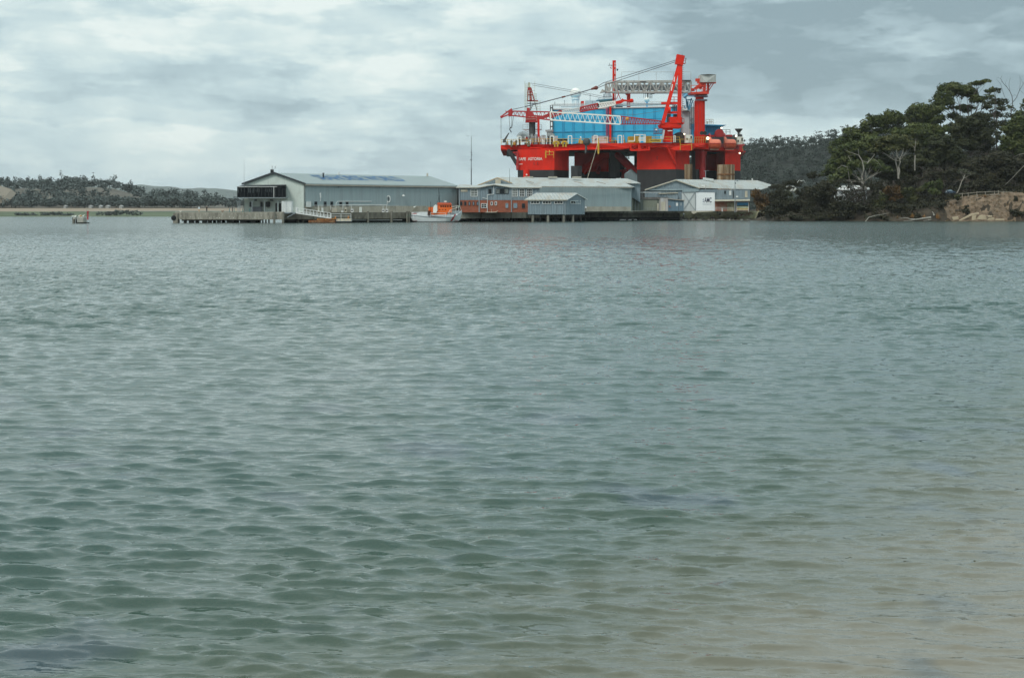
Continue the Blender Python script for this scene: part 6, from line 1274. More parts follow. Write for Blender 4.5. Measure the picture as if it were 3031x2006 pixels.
t = thing('red_shrub', 'dark red leaved low shrub on the rocks beneath the mural', 'shrub', (Xp(2205, 513), 515, 2.2)); leaves('foliage', [(Xp(2192+8*k, 513), 515, 1.9+.14*k, .9, .8, .5) for k in range(5)], 6, .22, leaf_material('red_foliage', [(.06, .012, .01), (.13, .028, .02), (.2, .06, .04)]), t, 4)
MB().tube((Xp(2205, 513), 515.2, 1.2), (Xp(2205, 513), 515.2, 2.2), .06).build('stem', m_bark2, t)
# upturned white dinghy or slab by the sign wall
cK = crop(2040, 580, 220/2369)
m_ = MB(); m_.slab([cK(65, 478, 508), cK(85, 545, 508), cK(150, 575, 508), cK(260, 520, 508), cK(750, 500, 508), cK(745, 470, 508)][::-1], (0, 1.2, 0)); tag(m_.build('white_slab', m_cream), 'long low white slab lying at the foot of the lettered wall', 'slab')
# ================================================================ gangway, pontoon
cG = crop(820, 560, 270/2369)
DG = 400.2
gwy = thing('gangway', 'white lattice gangway sloping down from the quay to the rusty pontoon', 'gangway', cG(950, 650, DG))
m_ = MB()
for o_ in (0, 1.6):
    a0, a1 = cG(500, 618, DG+o_), cG(1400, 755, DG+o_); b0, b1 = cG(500, 480, DG+o_), cG(1395, 620, DG+o_); m0, m1 = a0.lerp(b0, .5), a1.lerp(b1, .5)
    m_.beam(a0, a1, .26); m_.beam(b0, b1, .13); m_.beam(m0, m1, .1); m_.beam(a0.lerp(b0, .25), a1.lerp(b1, .25), .08)
    for k in range(11): t_ = k/10; m_.beam(a0.lerp(a1, t_), b0.lerp(b1, t_), .13 if k not in (0, 10) else .22)
    for k in range(20): t_ = k/20; m_.beam(a0.lerp(a1, t_), m0.lerp(m1, min(1, t_+.05)), .07)
m_.build('side_truss', m_white, gwy)
MB().slab([cG(500, 625, DG), cG(1400, 762, DG), cG(1400, 748, DG), cG(500, 608, DG)][::-1], (0, 1.6, 0)).build('walkway', m_wgrey, gwy)
m_ = MB(); m_.box(cG(490, 610, DG-.1), cG(545, 470, DG+1.7)); m_.build('head_frame', m_white, gwy)
pl = thing('landing_stage', 'grey steel landing at the quay edge with white rails and a slanting stay', 'landing', cG(320, 620, 401))
MB().box(cG(180, 630, 400.6), cG(520, 600, 403)).build('platform', m_galv, pl); MB().beam(cG(255, 735, 400.5), cG(480, 618, 400.5), .16).build('stay', m_galv, pl)
MB().rail([cG(200, 600, 400.5), cG(500, 600, 400.5)], h=1.1, step=1.3, w=.08).build('railing', m_white, pl)
MB().box(cG(325, 600, 400.2), cG(378, 470, 400.8)).build('gate_post', m_white, pl)
pon = thing('pontoon', 'low floating pontoon, rusty brown at the left and cream painted at the right, with rails', 'pontoon', cG(1300, 860, 400))
MB().box(cG(815, 868, 400.0), cG(1540, 800, 403)).build('rusty_float', m_rust, pon)
m_ = MB(); m_.box(cG(1535, 835, 399.6), cG(1950, 765, 403)); m_.build('cream_float', mat('cream_float_paint', (.62, .55, .42), .7, dirt=(.35, .16, .06), dirtamt=.8, streak=(1.2, 1.2, .2)), pon)
m_ = MB()
for k in range(5): x = cG(1545+k*98, 0, 399.5).x; m_.box((x-.06, 399.5, cG(0, 832, 400).z), (x+.06, 399.6, cG(0, 768, 400).z))
m_.beam(cG(1545, 834, 399.5), cG(1940, 834, 399.5), .1); m_.build('float_ribs', m_galv, pon)
m_ = MB(); m_.box(cG(1040, 800, 400.2), cG(1230, 760, 402)); m_.beam(cG(1230, 790, 400.2), cG(1540, 760, 400.2), .3); m_.beam(cG(1230, 790, 400.2), cG(1850, 768, 400.4), .16); m_.box(cG(1500, 765, 400.3), cG(1535, 705, 400.8)); m_.box(cG(1830, 765, 400.3), cG(1880, 690, 400.8)); m_.build('rusty_gear', mat('bright_rust', (.40, .17, .045), .9, var=.5, scale=(2, 2, 2)), pon)
m_ = MB(); m_.rail([cG(1405, 765, 400), cG(1920, 765, 400)], h=1.3, step=2.2, w=.09); m_.build('railing', m_white, pon)
# ================================================================ boat
cT = crop(1180, 540, 220/2369)
DBt = 428.0
bt = thing('work_boat', 'white hulled work boat with orange wheelhouse and red bow stripe moored at the quay', 'boat', (cT(1180, 1235, DBt).x, DBt+2.4, 0))
m_hull = mat('white_hull', (.66, .69, .69), .4, var=.05, dirt=(.5, .5, .47), dirtamt=.4); m_or = mat('orange_superstructure', (.72, .13, .015), .5, var=.06)
# stations: photo column, sheer row, keel row, half beam at sheer, at waterline
st = [(372, 1055, 1120, .9, .25), (420, 1050, 1200, 1.6, .9), (470, 1052, 1240, 1.95, 1.4), (600, 1062, 1250, 2.2, 1.8), (900, 1095, 1250, 2.35, 2.05), (1200, 1118, 1250, 2.35, 2.1), (1500, 1118, 1250, 2.25, 1.9), (1650, 1106, 1250, 2.0, 1.3), (1780, 1085, 1250, 1.6, .75), (1880, 1040, 1250, 1.05, .25), (1955, 985, 1180, .55, .08), (2010, 900, 960, .12, .04)]
def hull(stn, f0, f1):
    V = []; n = 7
    for (u, vs, vk, bs, bw_) in stn:
        s_ = cT(u, vs, DBt); k_ = cT(u, vk, DBt)
        for j in range(n):
            t_ = j/(n-1); zz = s_.z+(k_.z-s_.z)*t_; hb = bs+(bw_-bs)*t_**1.6
            V.append((s_.x, DBt+2.4-hb, zz))
        for j in range(n-1, -1, -1):
            t_ = j/(n-1); zz = s_.z+(k_.z-s_.z)*t_; hb = bs+(bw_-bs)*t_**1.6
            V.append((s_.x, DBt+2.4+hb, zz))
    m2 = 2*n; Fc = [(i*m2+j, i*m2+(j+1) % m2, (i+1)*m2+(j+1) % m2, (i+1)*m2+j) for i in range(len(stn)-1) for j in range(m2)]
    Fc += [tuple(range(m2)), tuple(range((len(stn)-1)*m2, len(stn)*m2))[::-1]]; return MB().add(V, Fc)
hull(st, 0, 1).build('hull', m_hull, bt, False)
def side(u): # half beam at sheer
    return lerp_tab([(s_[0], s_[3]) for s_ in st], u)
def sheer(u, dv=0, o=0): 
    p = cT(u, lerp_tab([(s_[0], s_[1]) for s_ in st], u)+dv, DBt); p.y = DBt+2.4-side(u)-o; return p
m_ = MB(); us = np.linspace(372, 1990, 26)
for a_, b_ in zip(us[:-1], us[1:]): m_.beam(sheer(a_, 0, .06), sheer(b_, 0, .06), .14)
m_.build('rubbing_strake', m_galv, bt)
# raised stern quarter and bow bulwark
m_ = MB(); m_.slab([sheer(400, -2, 0), sheer(500, -2, 0), sheer(700, -2, 0), sheer(920, -2, 0), sheer(920, -158, 0), sheer(700, -130, 0), sheer(490, -115, 0), sheer(400, -95, 0)][::-1], (0, .15, 0)); m_.slab([Vector((p.x, 2*(DBt+2.4)-p.y, p.z)) for p in (sheer(400, -2), sheer(700, -2), sheer(920, -2), sheer(920, -158), sheer(490, -115))], (0, .12, 0)); m_.build('stern_bulwark', m_hull, bt)
m_ = MB(); m_.slab([sheer(1560, -2, 0), sheer(1700, -2, 0), sheer(1800, -2, 0), sheer(1900, -2, 0), sheer(1990, -10, 0), sheer(2005, -20), sheer(1900, -85, 0), sheer(1650, -25, 0)][::-1], (0, .12, 0)); m_.build('bow_bulwark', m_hull, bt)
MB().slab([sheer(400, -60, -.4), sheer(920, -40, -.4), sheer(1560, -6, -.4), sheer(1900, -30, -.3), Vector((sheer(1900).x, DBt+2.9, sheer(1900, -30).z)), Vector((sheer(400).x, DBt+3.8, sheer(400, -60).z))], (0, 0, -.1)).build('deck', m_galv, bt)
MB().slab([cT(440, 1240, DBt+.5), cT(1900, 1240, DBt+1.6), cT(1900, 1222, DBt+1.55), cT(450, 1222, DBt+.4)][::-1], (0, .3, 0)).build('boot_topping', mat('dark_red_antifoul', (.16, .02, .015), .7), bt)
def hp(u, v):  # on the bow side
    p = cT(u, v, DBt); vs = lerp_tab([(s_[0], s_[1]) for s_ in st], u); vk = lerp_tab([(s_[0], s_[2]) for s_ in st], u); t_ = max(0, (v-vs)/(vk-vs)); bs = side(u); bw_ = lerp_tab([(s_[0], s_[4]) for s_ in st], u); p.y = DBt+2.4-(bs+(bw_-bs)*t_**1.6)-.05; return p
m_ = MB(); 
for k in range(6):
    v0 = 1085+k*25; v1 = v0+25; f_ = lambda v: 1765-(v-1085)*.62
    m_.slab([hp(f_(v1)-28, v1), hp(f_(v1)+28, v1), hp(f_(v0)+28, v0), hp(f_(v0)-28, v0)][::-1], (0, -.02, 0))
m_.slab([sheer(1735, -2, .03), sheer(1795, -2, .03), sheer(1835, -60, .03), sheer(1775, -55, .03)][::-1], (0, -.02, 0)); m_.build('bow_stripe', mat('crimson_stripe', (.38, .02, .025), .5), bt)
m_ = MB(); m_.slab([sheer(405, -42, .03), sheer(570, -50, .03), sheer(570, -84, .03), sheer(405, -72, .03)][::-1], (0, -.02, 0)); nb2 = m_.build('name_plate', mat('pink_plate', (.60, .30, .30), .6), bt)
yc = DBt+1.2
MB().box(cT(960, 1090, yc), cT(1560, 960, yc+2.6)).build('lower_house', m_or, bt)
MB().slab([cT(950, 965, yc), cT(1700, 960, yc), cT(1700, 800, yc), cT(950, 790, yc)], (0, 2.5, 0)).build('upper_house', m_or, bt)
wht = MB().slab([cT(1230, 800, yc+.1), cT(1695, 800, yc+.1), cT(1675, 705, yc+.1), cT(1245, 715, yc+.1)], (0, 2.2, 0)).build('wheelhouse', m_or, bt)
MB().slab([cT(1220, 712, yc-.1), cT(1690, 704, yc-.1), cT(1660, 655, yc), cT(1245, 640, yc)], (0, 2.5, 0)).build('wheelhouse_roof', mat('red_orange_roof', (.50, .07, .015), .5), bt)
for u in (1330, 1400, 1470, 1545, 1625): MB().box(cT(u, 790, yc+.02), cT(u+44, 738, yc+.08)).build('window', m_dglass, bt)
for u in (1310, 1405, 1495): MB().lathe(cT(u, 870, yc-.02), [(.15, -.02), (.15, .02)], 10, 'y').build('porthole', m_dglass, bt)
m_ = MB(); m_.slab([cT(1100, 970, yc-.6), cT(1190, 975, yc-.6), cT(1235, 900, yc-.6), cT(1225, 740, yc-.6), cT(1175, 705, yc-.6), cT(1110, 760, yc-.6), cT(1095, 880, yc-.6)], (0, .5, 0)); m_.build('covered_raft', m_radome, bt)
m_ = MB(); m_.tube(cT(1310, 740, yc+1), cT(1275, 180, yc+1), .1, .05, 6); m_.tube(cT(1240, 650, yc+.6), cT(1290, 440, yc+1), .06, n=5); m_.beam(cT(1220, 425, yc+1), cT(1365, 420, yc+1), .04); m_.ball(cT(1292, 322, yc+1), .12, 8); m_.build('mast', m_black, bt)
m_ = MB(); m_.tube(cT(1025, 1070, yc-.7), cT(1022, 605, yc-.7), .07, .05, 6); m_.ball(cT(1020, 655, yc-.7), .1, 6); m_.build('aft_pole', m_black, bt)
m_ = MB(); m_.tube(cT(1485, 690, yc+1), cT(1485, 625, yc+1), .08); m_.lathe(cT(1492, 628, yc+1), [(.3, 0), (.42, .06), (.42, .2), (.3, .3)], 14); m_.build('radar', m_radome, bt)
m_ = MB(); m_.ball(cT(1612, 645, yc+1), .2, 8); m_.box(cT(1370, 712, yc), cT(1420, 670, yc+.4)); m_.build('roof_gear', m_dgrey, bt)
m_ = MB(); m_.rail([sheer(1020, -2, -.1), sheer(1500, -2, -.1)], h=cT(0, 965, 1).z*0+1.25, step=2.3, w=.07); m_.build('side_rail', m_radome, bt)
m_ = MB(); pts = [cT(1575, 1060, yc), cT(1580, 980, yc), cT(1640, 880, yc), cT(1740, 850, yc-.2), cT(1900, 790, yc), cT(1965, 760, yc+.6)]; m_.path(pts, .05); m_.path([cT(1690, 780, yc), cT(1930, 740, yc+.5), cT(1970, 800, yc+.8), cT(2000, 900, yc+1)], .05)
for (u0, v0, u1, v1) in ((1690, 865, 1690, 985), (1820, 815, 1825, 975), (1910, 790, 1915, 930), (1620, 1040, 1650, 890), (1840, 760, 1840, 810)): m_.tube(cT(u0, v0, yc), cT(u1, v1, yc), .045, n=5)
m_.build('bow_rail', m_radome, bt)
MB().box(cT(1660, 1000, yc+.2), cT(1920, 900, yc+2)).build('bow_hatch', m_galv, bt)
m_ = MB(); m_.lathe(cT(965, 1000, yc-.4), [(.4, -.3), (.4, .9)], 12); m_.build('winch_drum', mat('brown_tarp', (.10, .045, .03), .8), bt)
m_ = MB(); m_.path([cT(400, 1000, DBt+1), cT(330, 1060, DBt), cT(230, 1100, DBt)], .04); m_.build('mooring_rope', mat('green_rope', (.08, .22, .14), .8), bt)
# ================================================================ concrete beacon platform
DBc = 384.0; cN = crop(200, 600, 80/1792)
bc = thing('beacon_platform', 'bird stained concrete platform with a red marker post standing in the bay', 'beacon', cN(900, 1390, DBc)); 
m_bc = mat('stained_beacon_concrete', (.42, .41, .36), .9, var=.25, scale=(3, 3, .6), dirt=(.14, .14, .10), dirtamt=.7, streak=(3, 3, .5))
MB().box(cN(680, 1310, DBc), cN(1270, 1010, DBc+3)).build('main_block', m_bc, bc)
m_ = MB(); m_.box(cN(650, 1310, DBc-.1), cN(700, 960, DBc+.2)); m_.box(cN(700, 1010, DBc+.2), cN(1240, 930, DBc+2.6)); m_.build('upper_step', mat('pale_beacon_concrete', (.55, .54, .49), .9, var=.2), bc)
MB().box(cN(350, 1100, DBc+.5), cN(660, 975, DBc+2.5)).build('side_arm', m_bc, bc)
m_ = MB(); m_.tube(cN(420, 1395, DBc+1), cN(420, 1090, DBc+1), .38, .38, 10); m_.build('side_pile', m_pile, bc); MB().tube(cN(340, 1390, DBc+1.4), cN(335, 960, DBc+1.4), .1, n=6).build('side_post', m_dgrey, bc)
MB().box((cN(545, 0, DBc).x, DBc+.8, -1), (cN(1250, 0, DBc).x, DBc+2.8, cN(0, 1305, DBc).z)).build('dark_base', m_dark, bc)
MB().box(cN(545, 1370, DBc+.6), cN(640, 1110, DBc+.9)).build('shadow_panel', m_dark, bc)  # black panel standing in for shade under the side arm
m_mk = mat('beacon_red', (.42, .045, .055), .6, var=.25, scale=(3, 3, 3))
m_ = MB(); m_.tube(cN(1335, 1130, DBc-.2), cN(1345, 560, DBc-.2), .2, .2, 8); m_.box(cN(1290, 640, DBc-.5), cN(1430, 560, DBc+.1)); m_.build('marker_post', m_mk, bc); m_ = MB()
for v in range(620, 960, 70): m_.beam(cN(1265, v, DBc), cN(1340, v, DBc), .05)
m_.beam(cN(1270, 900, DBc), cN(1275, 500, DBc), .06); m_.build('post_ladder', m_dgrey, bc)
MB().tube(cN(1335, 560, DBc-.2), cN(1335, 420, DBc-.2), .09, .06, 6).build('lantern', m_cream, bc)
MB().lathe(cN(870, 930, DBc+.8), [(.28, 0), (.34, .2), (.1, .42)], 10).build('brown_box', mat('ochre_lump', (.35, .22, .08), .9), bc)
def gull(p, s=1.0, m__=None):
    """standing gull: tapered body, head and beak, folded tail"""
    mb = MB(); n = 8; prof = [(-.26, .02, .02), (-.16, .06, .03), (-.02, .10, .06), (.10, .09, .10), (.17, .05, .15), (.22, .06, .22), (.27, .045, .25), (.31, .015, .24), (.37, .006, .225)]
    V = []
    for x, r_, z in prof:
        for i in range(n): a_ = 2*math.pi*i/n; V.append((p.x+x*s, p.y+math.cos(a_)*r_*s, p.z+(.14+z)*s+math.sin(a_)*r_*s))
    mb.add(V, [(j*n+i, j*n+(i+1) % n, (j+1)*n+(i+1) % n, (j+1)*n+i) for j in range(len(prof)-1) for i in range(n)]+[tuple(range(n)), tuple(range((len(prof)-1)*n, len(prof)*n))])
    mb.tube((p.x, p.y-.03*s, p.z), (p.x, p.y-.03*s, p.z+.18*s), .014*s, n=4); mb.tube((p.x, p.y+.03*s, p.z), (p.x, p.y+.03*s, p.z+.18*s), .014*s, n=4)
    return mb.build('gull', m_radome)
for (u, v, lab) in ((335, 960, 'white gull standing at the left end of the beacon platform'), (455, 972, 'white gull on the low side arm of the beacon platform'), (515, 972, 'white gull on the side arm, nearest the main block'), (780, 928, 'white gull on the beacon block left of the ochre lump'), (1050, 928, 'white gull on the beacon block nearest the red post'), (1690, 0, '')):
    if lab: o = gull(cN(u, v, DBc+1), 1.25); tag(o, lab, 'gull', 'gulls on the beacon platform')
o = gull(P(1510, 0, 0) if 0 else cT(505, 800, DBt+1.2)-Vector((0, 0, .2)), 1.6); tag(o, 'white gull perched at the stern corner of the work boat', 'gull')
# flying gull
g0 = P(2372, 536, 380); m_ = MB(); V = []
n = 8
for x, r_ in ((-.30, .02), (-.15, .06), (0, .09), (.14, .08), (.22, .06), (.30, .02)):
    for i in range(n): a_ = 2*math.pi*i/n; V.append((g0.x+x*.6, g0.y+x, g0.z+math.cos(a_)*r_)) if 0 else V.append((g0.x+x*.9, g0.y+math.sin(a_)*r_, g0.z+math.cos(a_)*r_))
m_.add(V, [(j*n+i, j*n+(i+1) % n, (j+1)*n+(i+1) % n, (j+1)*n+i) for j in range(5) for i in range(n)]+[tuple(range(n)), tuple(range(5*n, 6*n))])
for s_ in (-1, 1):
    w0 = g0+Vector((0, 0, .05)); w1 = g0+Vector((s_*.55, .1, .22)); w2 = g0+Vector((s_*1.0, .2, -.42)); c = Vector((.0, .16, 0)); c2_ = Vector((s_*.05, .05, -.02))
    m_.slab([w0-c*.8, w1-c*.7, w1+c*.9, w0+c], (0, 0, .03)); m_.slab([w1-c*.7, w2, w2+c2_, w1+c*.9], (s_*.03, 0, .03))
tag(m_.build('gull', m_radome), 'white gull flying with arched wings in front of the dark bushes', 'gull')
# ================================================================ people
def figure(label, base, h, pose, cols, name='person', group=None):
    """one continuous skinned body posed by joints; clothing colour by height band"""
    J = {'pel': (0, 0, .52), 'che': (.0, 0, .72), 'nec': (0, 0, .84), 'hea': (0, 0, .90), 'top': (0, 0, .965),
         'lh': (-.055, 0, .50), 'lk': (-.06, 0, .28), 'lf': (-.06, 0, .03), 'lt': (-.06, -.09, .01), 'rh': (.055, 0, .50), 'rk': (.06, 0, .28), 'rf': (.06, 0, .03), 'rt': (.06, -.09, .01),
         'ls': (-.11, 0, .80), 'le': (-.135, 0, .63), 'lw': (-.13, -.03, .47), 'rs': (.11, 0, .80), 're': (.135, 0, .63), 'rw': (.13, -.03, .47)}
    J.update(pose); ks = list(J); E = [('pel', 'che'), ('che', 'nec'), ('nec', 'hea'), ('hea', 'top'), ('pel', 'lh'), ('lh', 'lk'), ('lk', 'lf'), ('lf', 'lt'), ('pel', 'rh'), ('rh', 'rk'), ('rk', 'rf'), ('rf', 'rt'), ('che', 'ls'), ('ls', 'le'), ('le', 'lw'), ('che', 'rs'), ('rs', 're'), ('re', 'rw')]
    me = bpy.data.meshes.new(name); me.from_pydata([(J[k][0]*h, J[k][1]*h, J[k][2]*h) for k in ks], [(ks.index(a_), ks.index(b_)) for a_, b_ in E], []); o = link(bpy.data.objects.new(name, me)); o.location = base
    sk = o.modifiers.new('skin', 'SKIN'); rad = {'pel': .075, 'che': .085, 'nec': .035, 'hea': .058, 'top': .045, 'lh': .06, 'rh': .06, 'lk': .04, 'rk': .04, 'lf': .026, 'rf': .026, 'lt': .022, 'rt': .022, 'ls': .04, 'rs': .04, 'le': .028, 're': .028, 'lw': .018, 'rw': .018}
    for i, k in enumerate(ks): sv = me.skin_vertices[0].data[i]; sv.radius = (rad[k]*h, rad[k]*h); sv.use_root = (k == 'pel')
    o.modifiers.new('sub', 'SUBSURF').levels = 1; o.modifiers['sub'].render_levels = 1
    m = bpy.data.materials.new('clothes'); m.use_nodes = True; t_ = m.node_tree; b_ = t_.nodes['Principled BSDF']; b_.inputs['Roughness'].default_value = .85
    tcn = t_.nodes.new('ShaderNodeTexCoord'); sx = t_.nodes.new('ShaderNodeSeparateXYZ'); t_.links.new(tcn.outputs['Object'], sx.inputs[0]); d_ = t_.nodes.new('ShaderNodeMath'); d_.operation = 'DIVIDE'; d_.inputs[1].default_value = h; t_.links.new(sx.outputs[2], d_.inputs[0])
    cr_ = t_.nodes.new('ShaderNodeValToRGB'); cr_.color_ramp.interpolation = 'CONSTANT'; t_.links.new(d_.outputs[0], cr_.inputs[0]); e = cr_.color_ramp
    while len(e.elements) < 5: e.elements.new(.5)
    for el_, p_, c_ in zip(e.elements, (0, .045, .51, .835, .93), cols): el_.position = p_; el_.color = (*c_, 1)
    t_.links.new(cr_.outputs[0], b_.inputs['Base Color']); me.materials.append(m); tag(o, label, 'person', group); return o
skin_, hair_ = (.42, .25, .18), (.03, .02, .015)
figure('person in a pale top and tan trousers leaning slightly on the jetty, left of another', P(589, 629.4, 402)+Vector((0, 0, .05)), 1.7, {'che': (.02, 0, .72), 'nec': (.0, -.02, .83), 'hea': (-.01, -.03, .89), 'top': (-.01, -.03, .96), 'lw': (-.09, -.12, .58), 'rw': (.06, -.14, .58)}, [(.1, .07, .05), (.42, .28, .16), (.55, .62, .66), skin_, (.5, .45, .35)], group=None)
figure('person in dark jacket and dark trousers standing on the jetty, hands together', P(612, 629.4, 402)+Vector((0, 0, .05)), 1.82, {'lw': (-.04, -.13, .60), 'rw': (.04, -.13, .60)}, [(.02, .02, .02), (.022, .022, .025), (.035, .028, .025), skin_, hair_])
figure('person in white shirt and dark trousers walking along the quay past the pile shed', P(1734, 625.6, 462)+Vector((0, 0, .05)), 1.75, {'lk': (-.02, -.04, .28), 'lf': (.07, .0, .05), 'lt': (.12, -.02, .02), 'rk': (.0, 0, .28), 'rf': (-.08, 0, .03), 'rt': (-.03, -.02, .01), 'lw': (-.02, -.1, .56)}, [(.02, .02, .02), (.02, .02, .025), (.60, .62, .62), skin_, hair_])
figure('person in a white top leaning over on the rocks at the end of the wharf', P(2023, 643, 510), 1.75, {'che': (.06, -.03, .70), 'nec': (.05, -.05, .83), 'hea': (.03, -.05, .90), 'top': (.02, -.05, .965), 'ls': (.0, -.03, .78), 'rs': (.13, -.03, .77), 'le': (.0, -.1, .64), 'lw': (.1, -.14, .55), 're': (.2, -.05, .64), 'rw': (.2, -.12, .54)}, [(.02, .02, .02), (.03, .035, .06), (.68, .70, .72), skin_, hair_])
figure('person dressed all in black on the bank, arms raised, beside a dark bag', P(2123, 634.5, 513), 1.85, {'le': (-.13, -.08, .70), 'lw': (-.05, -.1, .86), 're': (.13, -.08, .70), 'rw': (.05, -.1, .86)}, [(.012, .012, .012), (.014, .014, .016), (.012, .012, .014), (.05, .035, .03), hair_])
m_ = MB(); rock(m_, P(2131, 633.5, 513), .42, random.Random(5)); tag(m_.build('black_bag', m_hblk), 'black bag on the ground beside the person in black', 'bag')
figure('person in a grey green coat standing at the bow rail of the work boat', cT(1925, 900, DBt+1.6), 1.75, {'le': (-.1, -.08, .66), 'lw': (.02, -.16, .62), 're': (.1, -.1, .66), 'rw': (.1, -.18, .60)}, [(.03, .03, .03), (.03, .04, .05), (.20, .26, .20), skin_, hair_])
# small teal bollards by the warehouse frontage
tl = thing('teal_post', 'slim teal post on the jetty deck, furthest left of the four', 'post', P(679, 629, 404), 'teal posts on the jetty'); BASE[tl.name] = Vector(tl.location); MB().tube(P(679, 630, 404), P(679, 617, 404), .07, .07, 6).build('shaft', m_teal, tl)
for px, lab in ((693, 'slim teal post on the jetty deck, second from the left'), (718, 'slim dark teal post standing where the pale end wall begins'), (739, 'slim teal post nearest the dark counter in front of the end wall')):
    c = copy_tree(tl); c.location.x += (px-679)/F*404; c['label'] = lab
# ================================================================ the headland on the right
m_land = mat('leaf_litter_ground', (0.045, 0.034, 0.022), 0.95, var=0.4, scale=(.3, .3, .3), dirt=(0.08, 0.058, 0.036), dscale=.15)
m_bank = mat('eroded_clay_bank', (0.20, 0.142, 0.095), 0.95, var=0.35, scale=(.5, .5, .9), dirt=(0.09, 0.07, 0.045), dirtamt=0.7, dscale=.9, bump=.7, bscale=1.1)
nz2 = smooth_noise(17)
def crest(px):   # photo row of the ground skyline behind the trees
    return lerp_tab([(2200, 626), (2300, 615), (2400, 600), (2520, 575), (2650, 520), (2780, 470), (2900, 452), (3031, 440), (3400, 420)], px)
def land_h(x, y):
    px = CX+x/y*F
    e_ = 466+2.5*math.sin(x*.14)+1.5*math.sin(x*.37)+max(0, (2330-px))*.35     # shoreline
    tab = [(2200, .2), (2300, 1.5), (2420, 2.6), (2600, 3.5), (2740, 4.2), (2790, 6.4), (2850, 7.7), (2950, 8.1), (3100, 8.0), (3500, 8)]
    top = lerp_tab(tab, px); wdt = lerp_tab([(2300, 16), (2700, 12), (2800, 9), (3100, 9)], px)
    t = (y-e_)/wdt; h1 = -1.2+(top+1.2)*S01(t)**.8 if t > 0 else -1.2
    hc = zat(crest(px), 560); back = max(0, hc-top)*S01((y-e_-wdt-10)/75)
    rough_ = .5*nz2(x*.22, y*.22+3)*S01(t*2)*(.5 if y > e_+wdt else 1)
    return h1+back+rough_
def is_bank(x, y): px = CX+x/y*F; return px > 2790
gx = [Xp(2240, 470)+i*1.5 for i in range(260)]
terrain('headland_ground', gx, [458+i*1.25 for i in range(26)]+[492+i*5 for i in range(32)], land_h, m_land)
def bank_h(x, y): return land_h(x, y)+.06
bx_ = [Xp(2778, 470)+i*.8 for i in range(90)]
def bank2(x, y):
    h = land_h(x, y); px = CX+x/y*F; edge = min(1, max(0, (px-2785)/14))*min(1, max(0, (486-y)/2))
    return h+(.10+.12*nz(x*.9, y*.9))*edge-(1-edge)*.5
terrain('clay_bank', bx_, [460+i*.55 for i in range(50)], bank2, m_bank)
# clumps of dry grass on the bank
cl = []; q = random.Random(12)
for k in range(230):
    px = q.uniform(2785, 3040); y = q.uniform(467, 480); x = Xp(px, y); cl.append((x, y, bank2(x, y)+.12, q.uniform(.25, .8), .4, q.uniform(.15, .4)))
tag(leaves('bank_grass', cl, 7, .2, leaf_material('bank_grass_leaf', [(.06, .05, .025), (.15, .10, .05), (.25, .17, .09)]), None, 88), kind='stuff')
def ground(px, D): return land_h(Xp(px, D), D)
# ---- trees
L_mid = leaf_material('brown_green_foliage', [(.013, .018, .007), (.031, .037, .014), (.062, .062, .024)])
rt = random.Random(2024)
TN = [0]
def bough(mb, a, b, r0, r1, q, bend=.12, n=5, segs=5):
    """crooked tapering limb"""
    a = Vector(a); b = Vector(b); L_ = (b-a).length; pts = [a]
    o1 = Vector((q.uniform(-1, 1), q.uniform(-1, 1), q.uniform(-.3, .6)))*L_*bend
    for i in range(1, segs+1):
        t = i/segs; pts.append(a.lerp(b, t)+o1*math.sin(math.pi*t)+Vector((q.uniform(-1, 1), q.uniform(-1, 1), q.uniform(-1, 1)))*L_*.025*(i < segs))
    mb.path(pts, r0, n, r1); return pts
def tree(name, label, cat, bpx, D, clumps, leaf, bark, tr=.32, dens=3.4, size=.42, seed=0, group=None, fork=.45, flat=.45, fill=.45, by=None, twigs=2, lean=0):
    """clumps: (px, py, r_px, rz_px, dD)"""
    q = random.Random(seed); z0 = ground(bpx, D)-.3 if by is None else zat(by, D)
    base = Vector((Xp(bpx, D), D, z0)); t = thing(name, label, cat, base, group)
    cs = [P(c[0], c[1], D+c[4]) for c in clumps]; cen = sum(cs, Vector())/len(cs)
    fk = base.lerp(cen, fork)+Vector((q.uniform(-.8, .8)+lean, 0, 0)); mb = MB(); tp = bough(mb, base, fk, tr, tr*.7, q, .08, 7)
    cr_m = MB(); cl = []
    for c, w in zip(clumps, cs):
        s_ = tp[-1] if q.random() < .6 else tp[-2]; rx = c[2]/F*D*1.12; rz = c[3]/F*D*1.22
        pts = bough(mb, s_, w-Vector((0, 0, rz*.3)), tr*.45, tr*.12, q, .14)
        for k in range(twigs):
            p0 = pts[q.randint(2, 4)]; p1 = w+Vector((q.uniform(-.8, .8)*rx, q.uniform(-.6, .6)*rx, q.uniform(-.3, .6)*rz)); bough(mb, p0, p1, tr*.2, .03, q, .15, 4, 4)
        # several small leafy tufts make up each foliage mass
        nt_ = max(5, int(rx*rz*1.5)); 
        for k in range(nt_):
            a_ = q.uniform(0, 6.283); rr_ = math.sqrt(q.random())*.78; ph = q.uniform(-1, 1)
            cl.append((w.x+math.cos(a_)*rr_*rx, w.y+math.sin(a_)*rr_*rx*.7, w.z+ph*rz*.62*math.sqrt(max(0.05, 1-rr_*rr_)), rx*q.uniform(.34, .6), rx*q.uniform(.34, .55), rz*q.uniform(.38, .62)))
    mb.build('trunk', bark, t); leaves('crown', cl, dens, size, leaf, t, seed+7, flat=flat, fill=fill, stretch=1.25); return t
G1 = 'tall gum trees on the headland'; G2 = 'scrub on the headland shore'
E = 'tree'
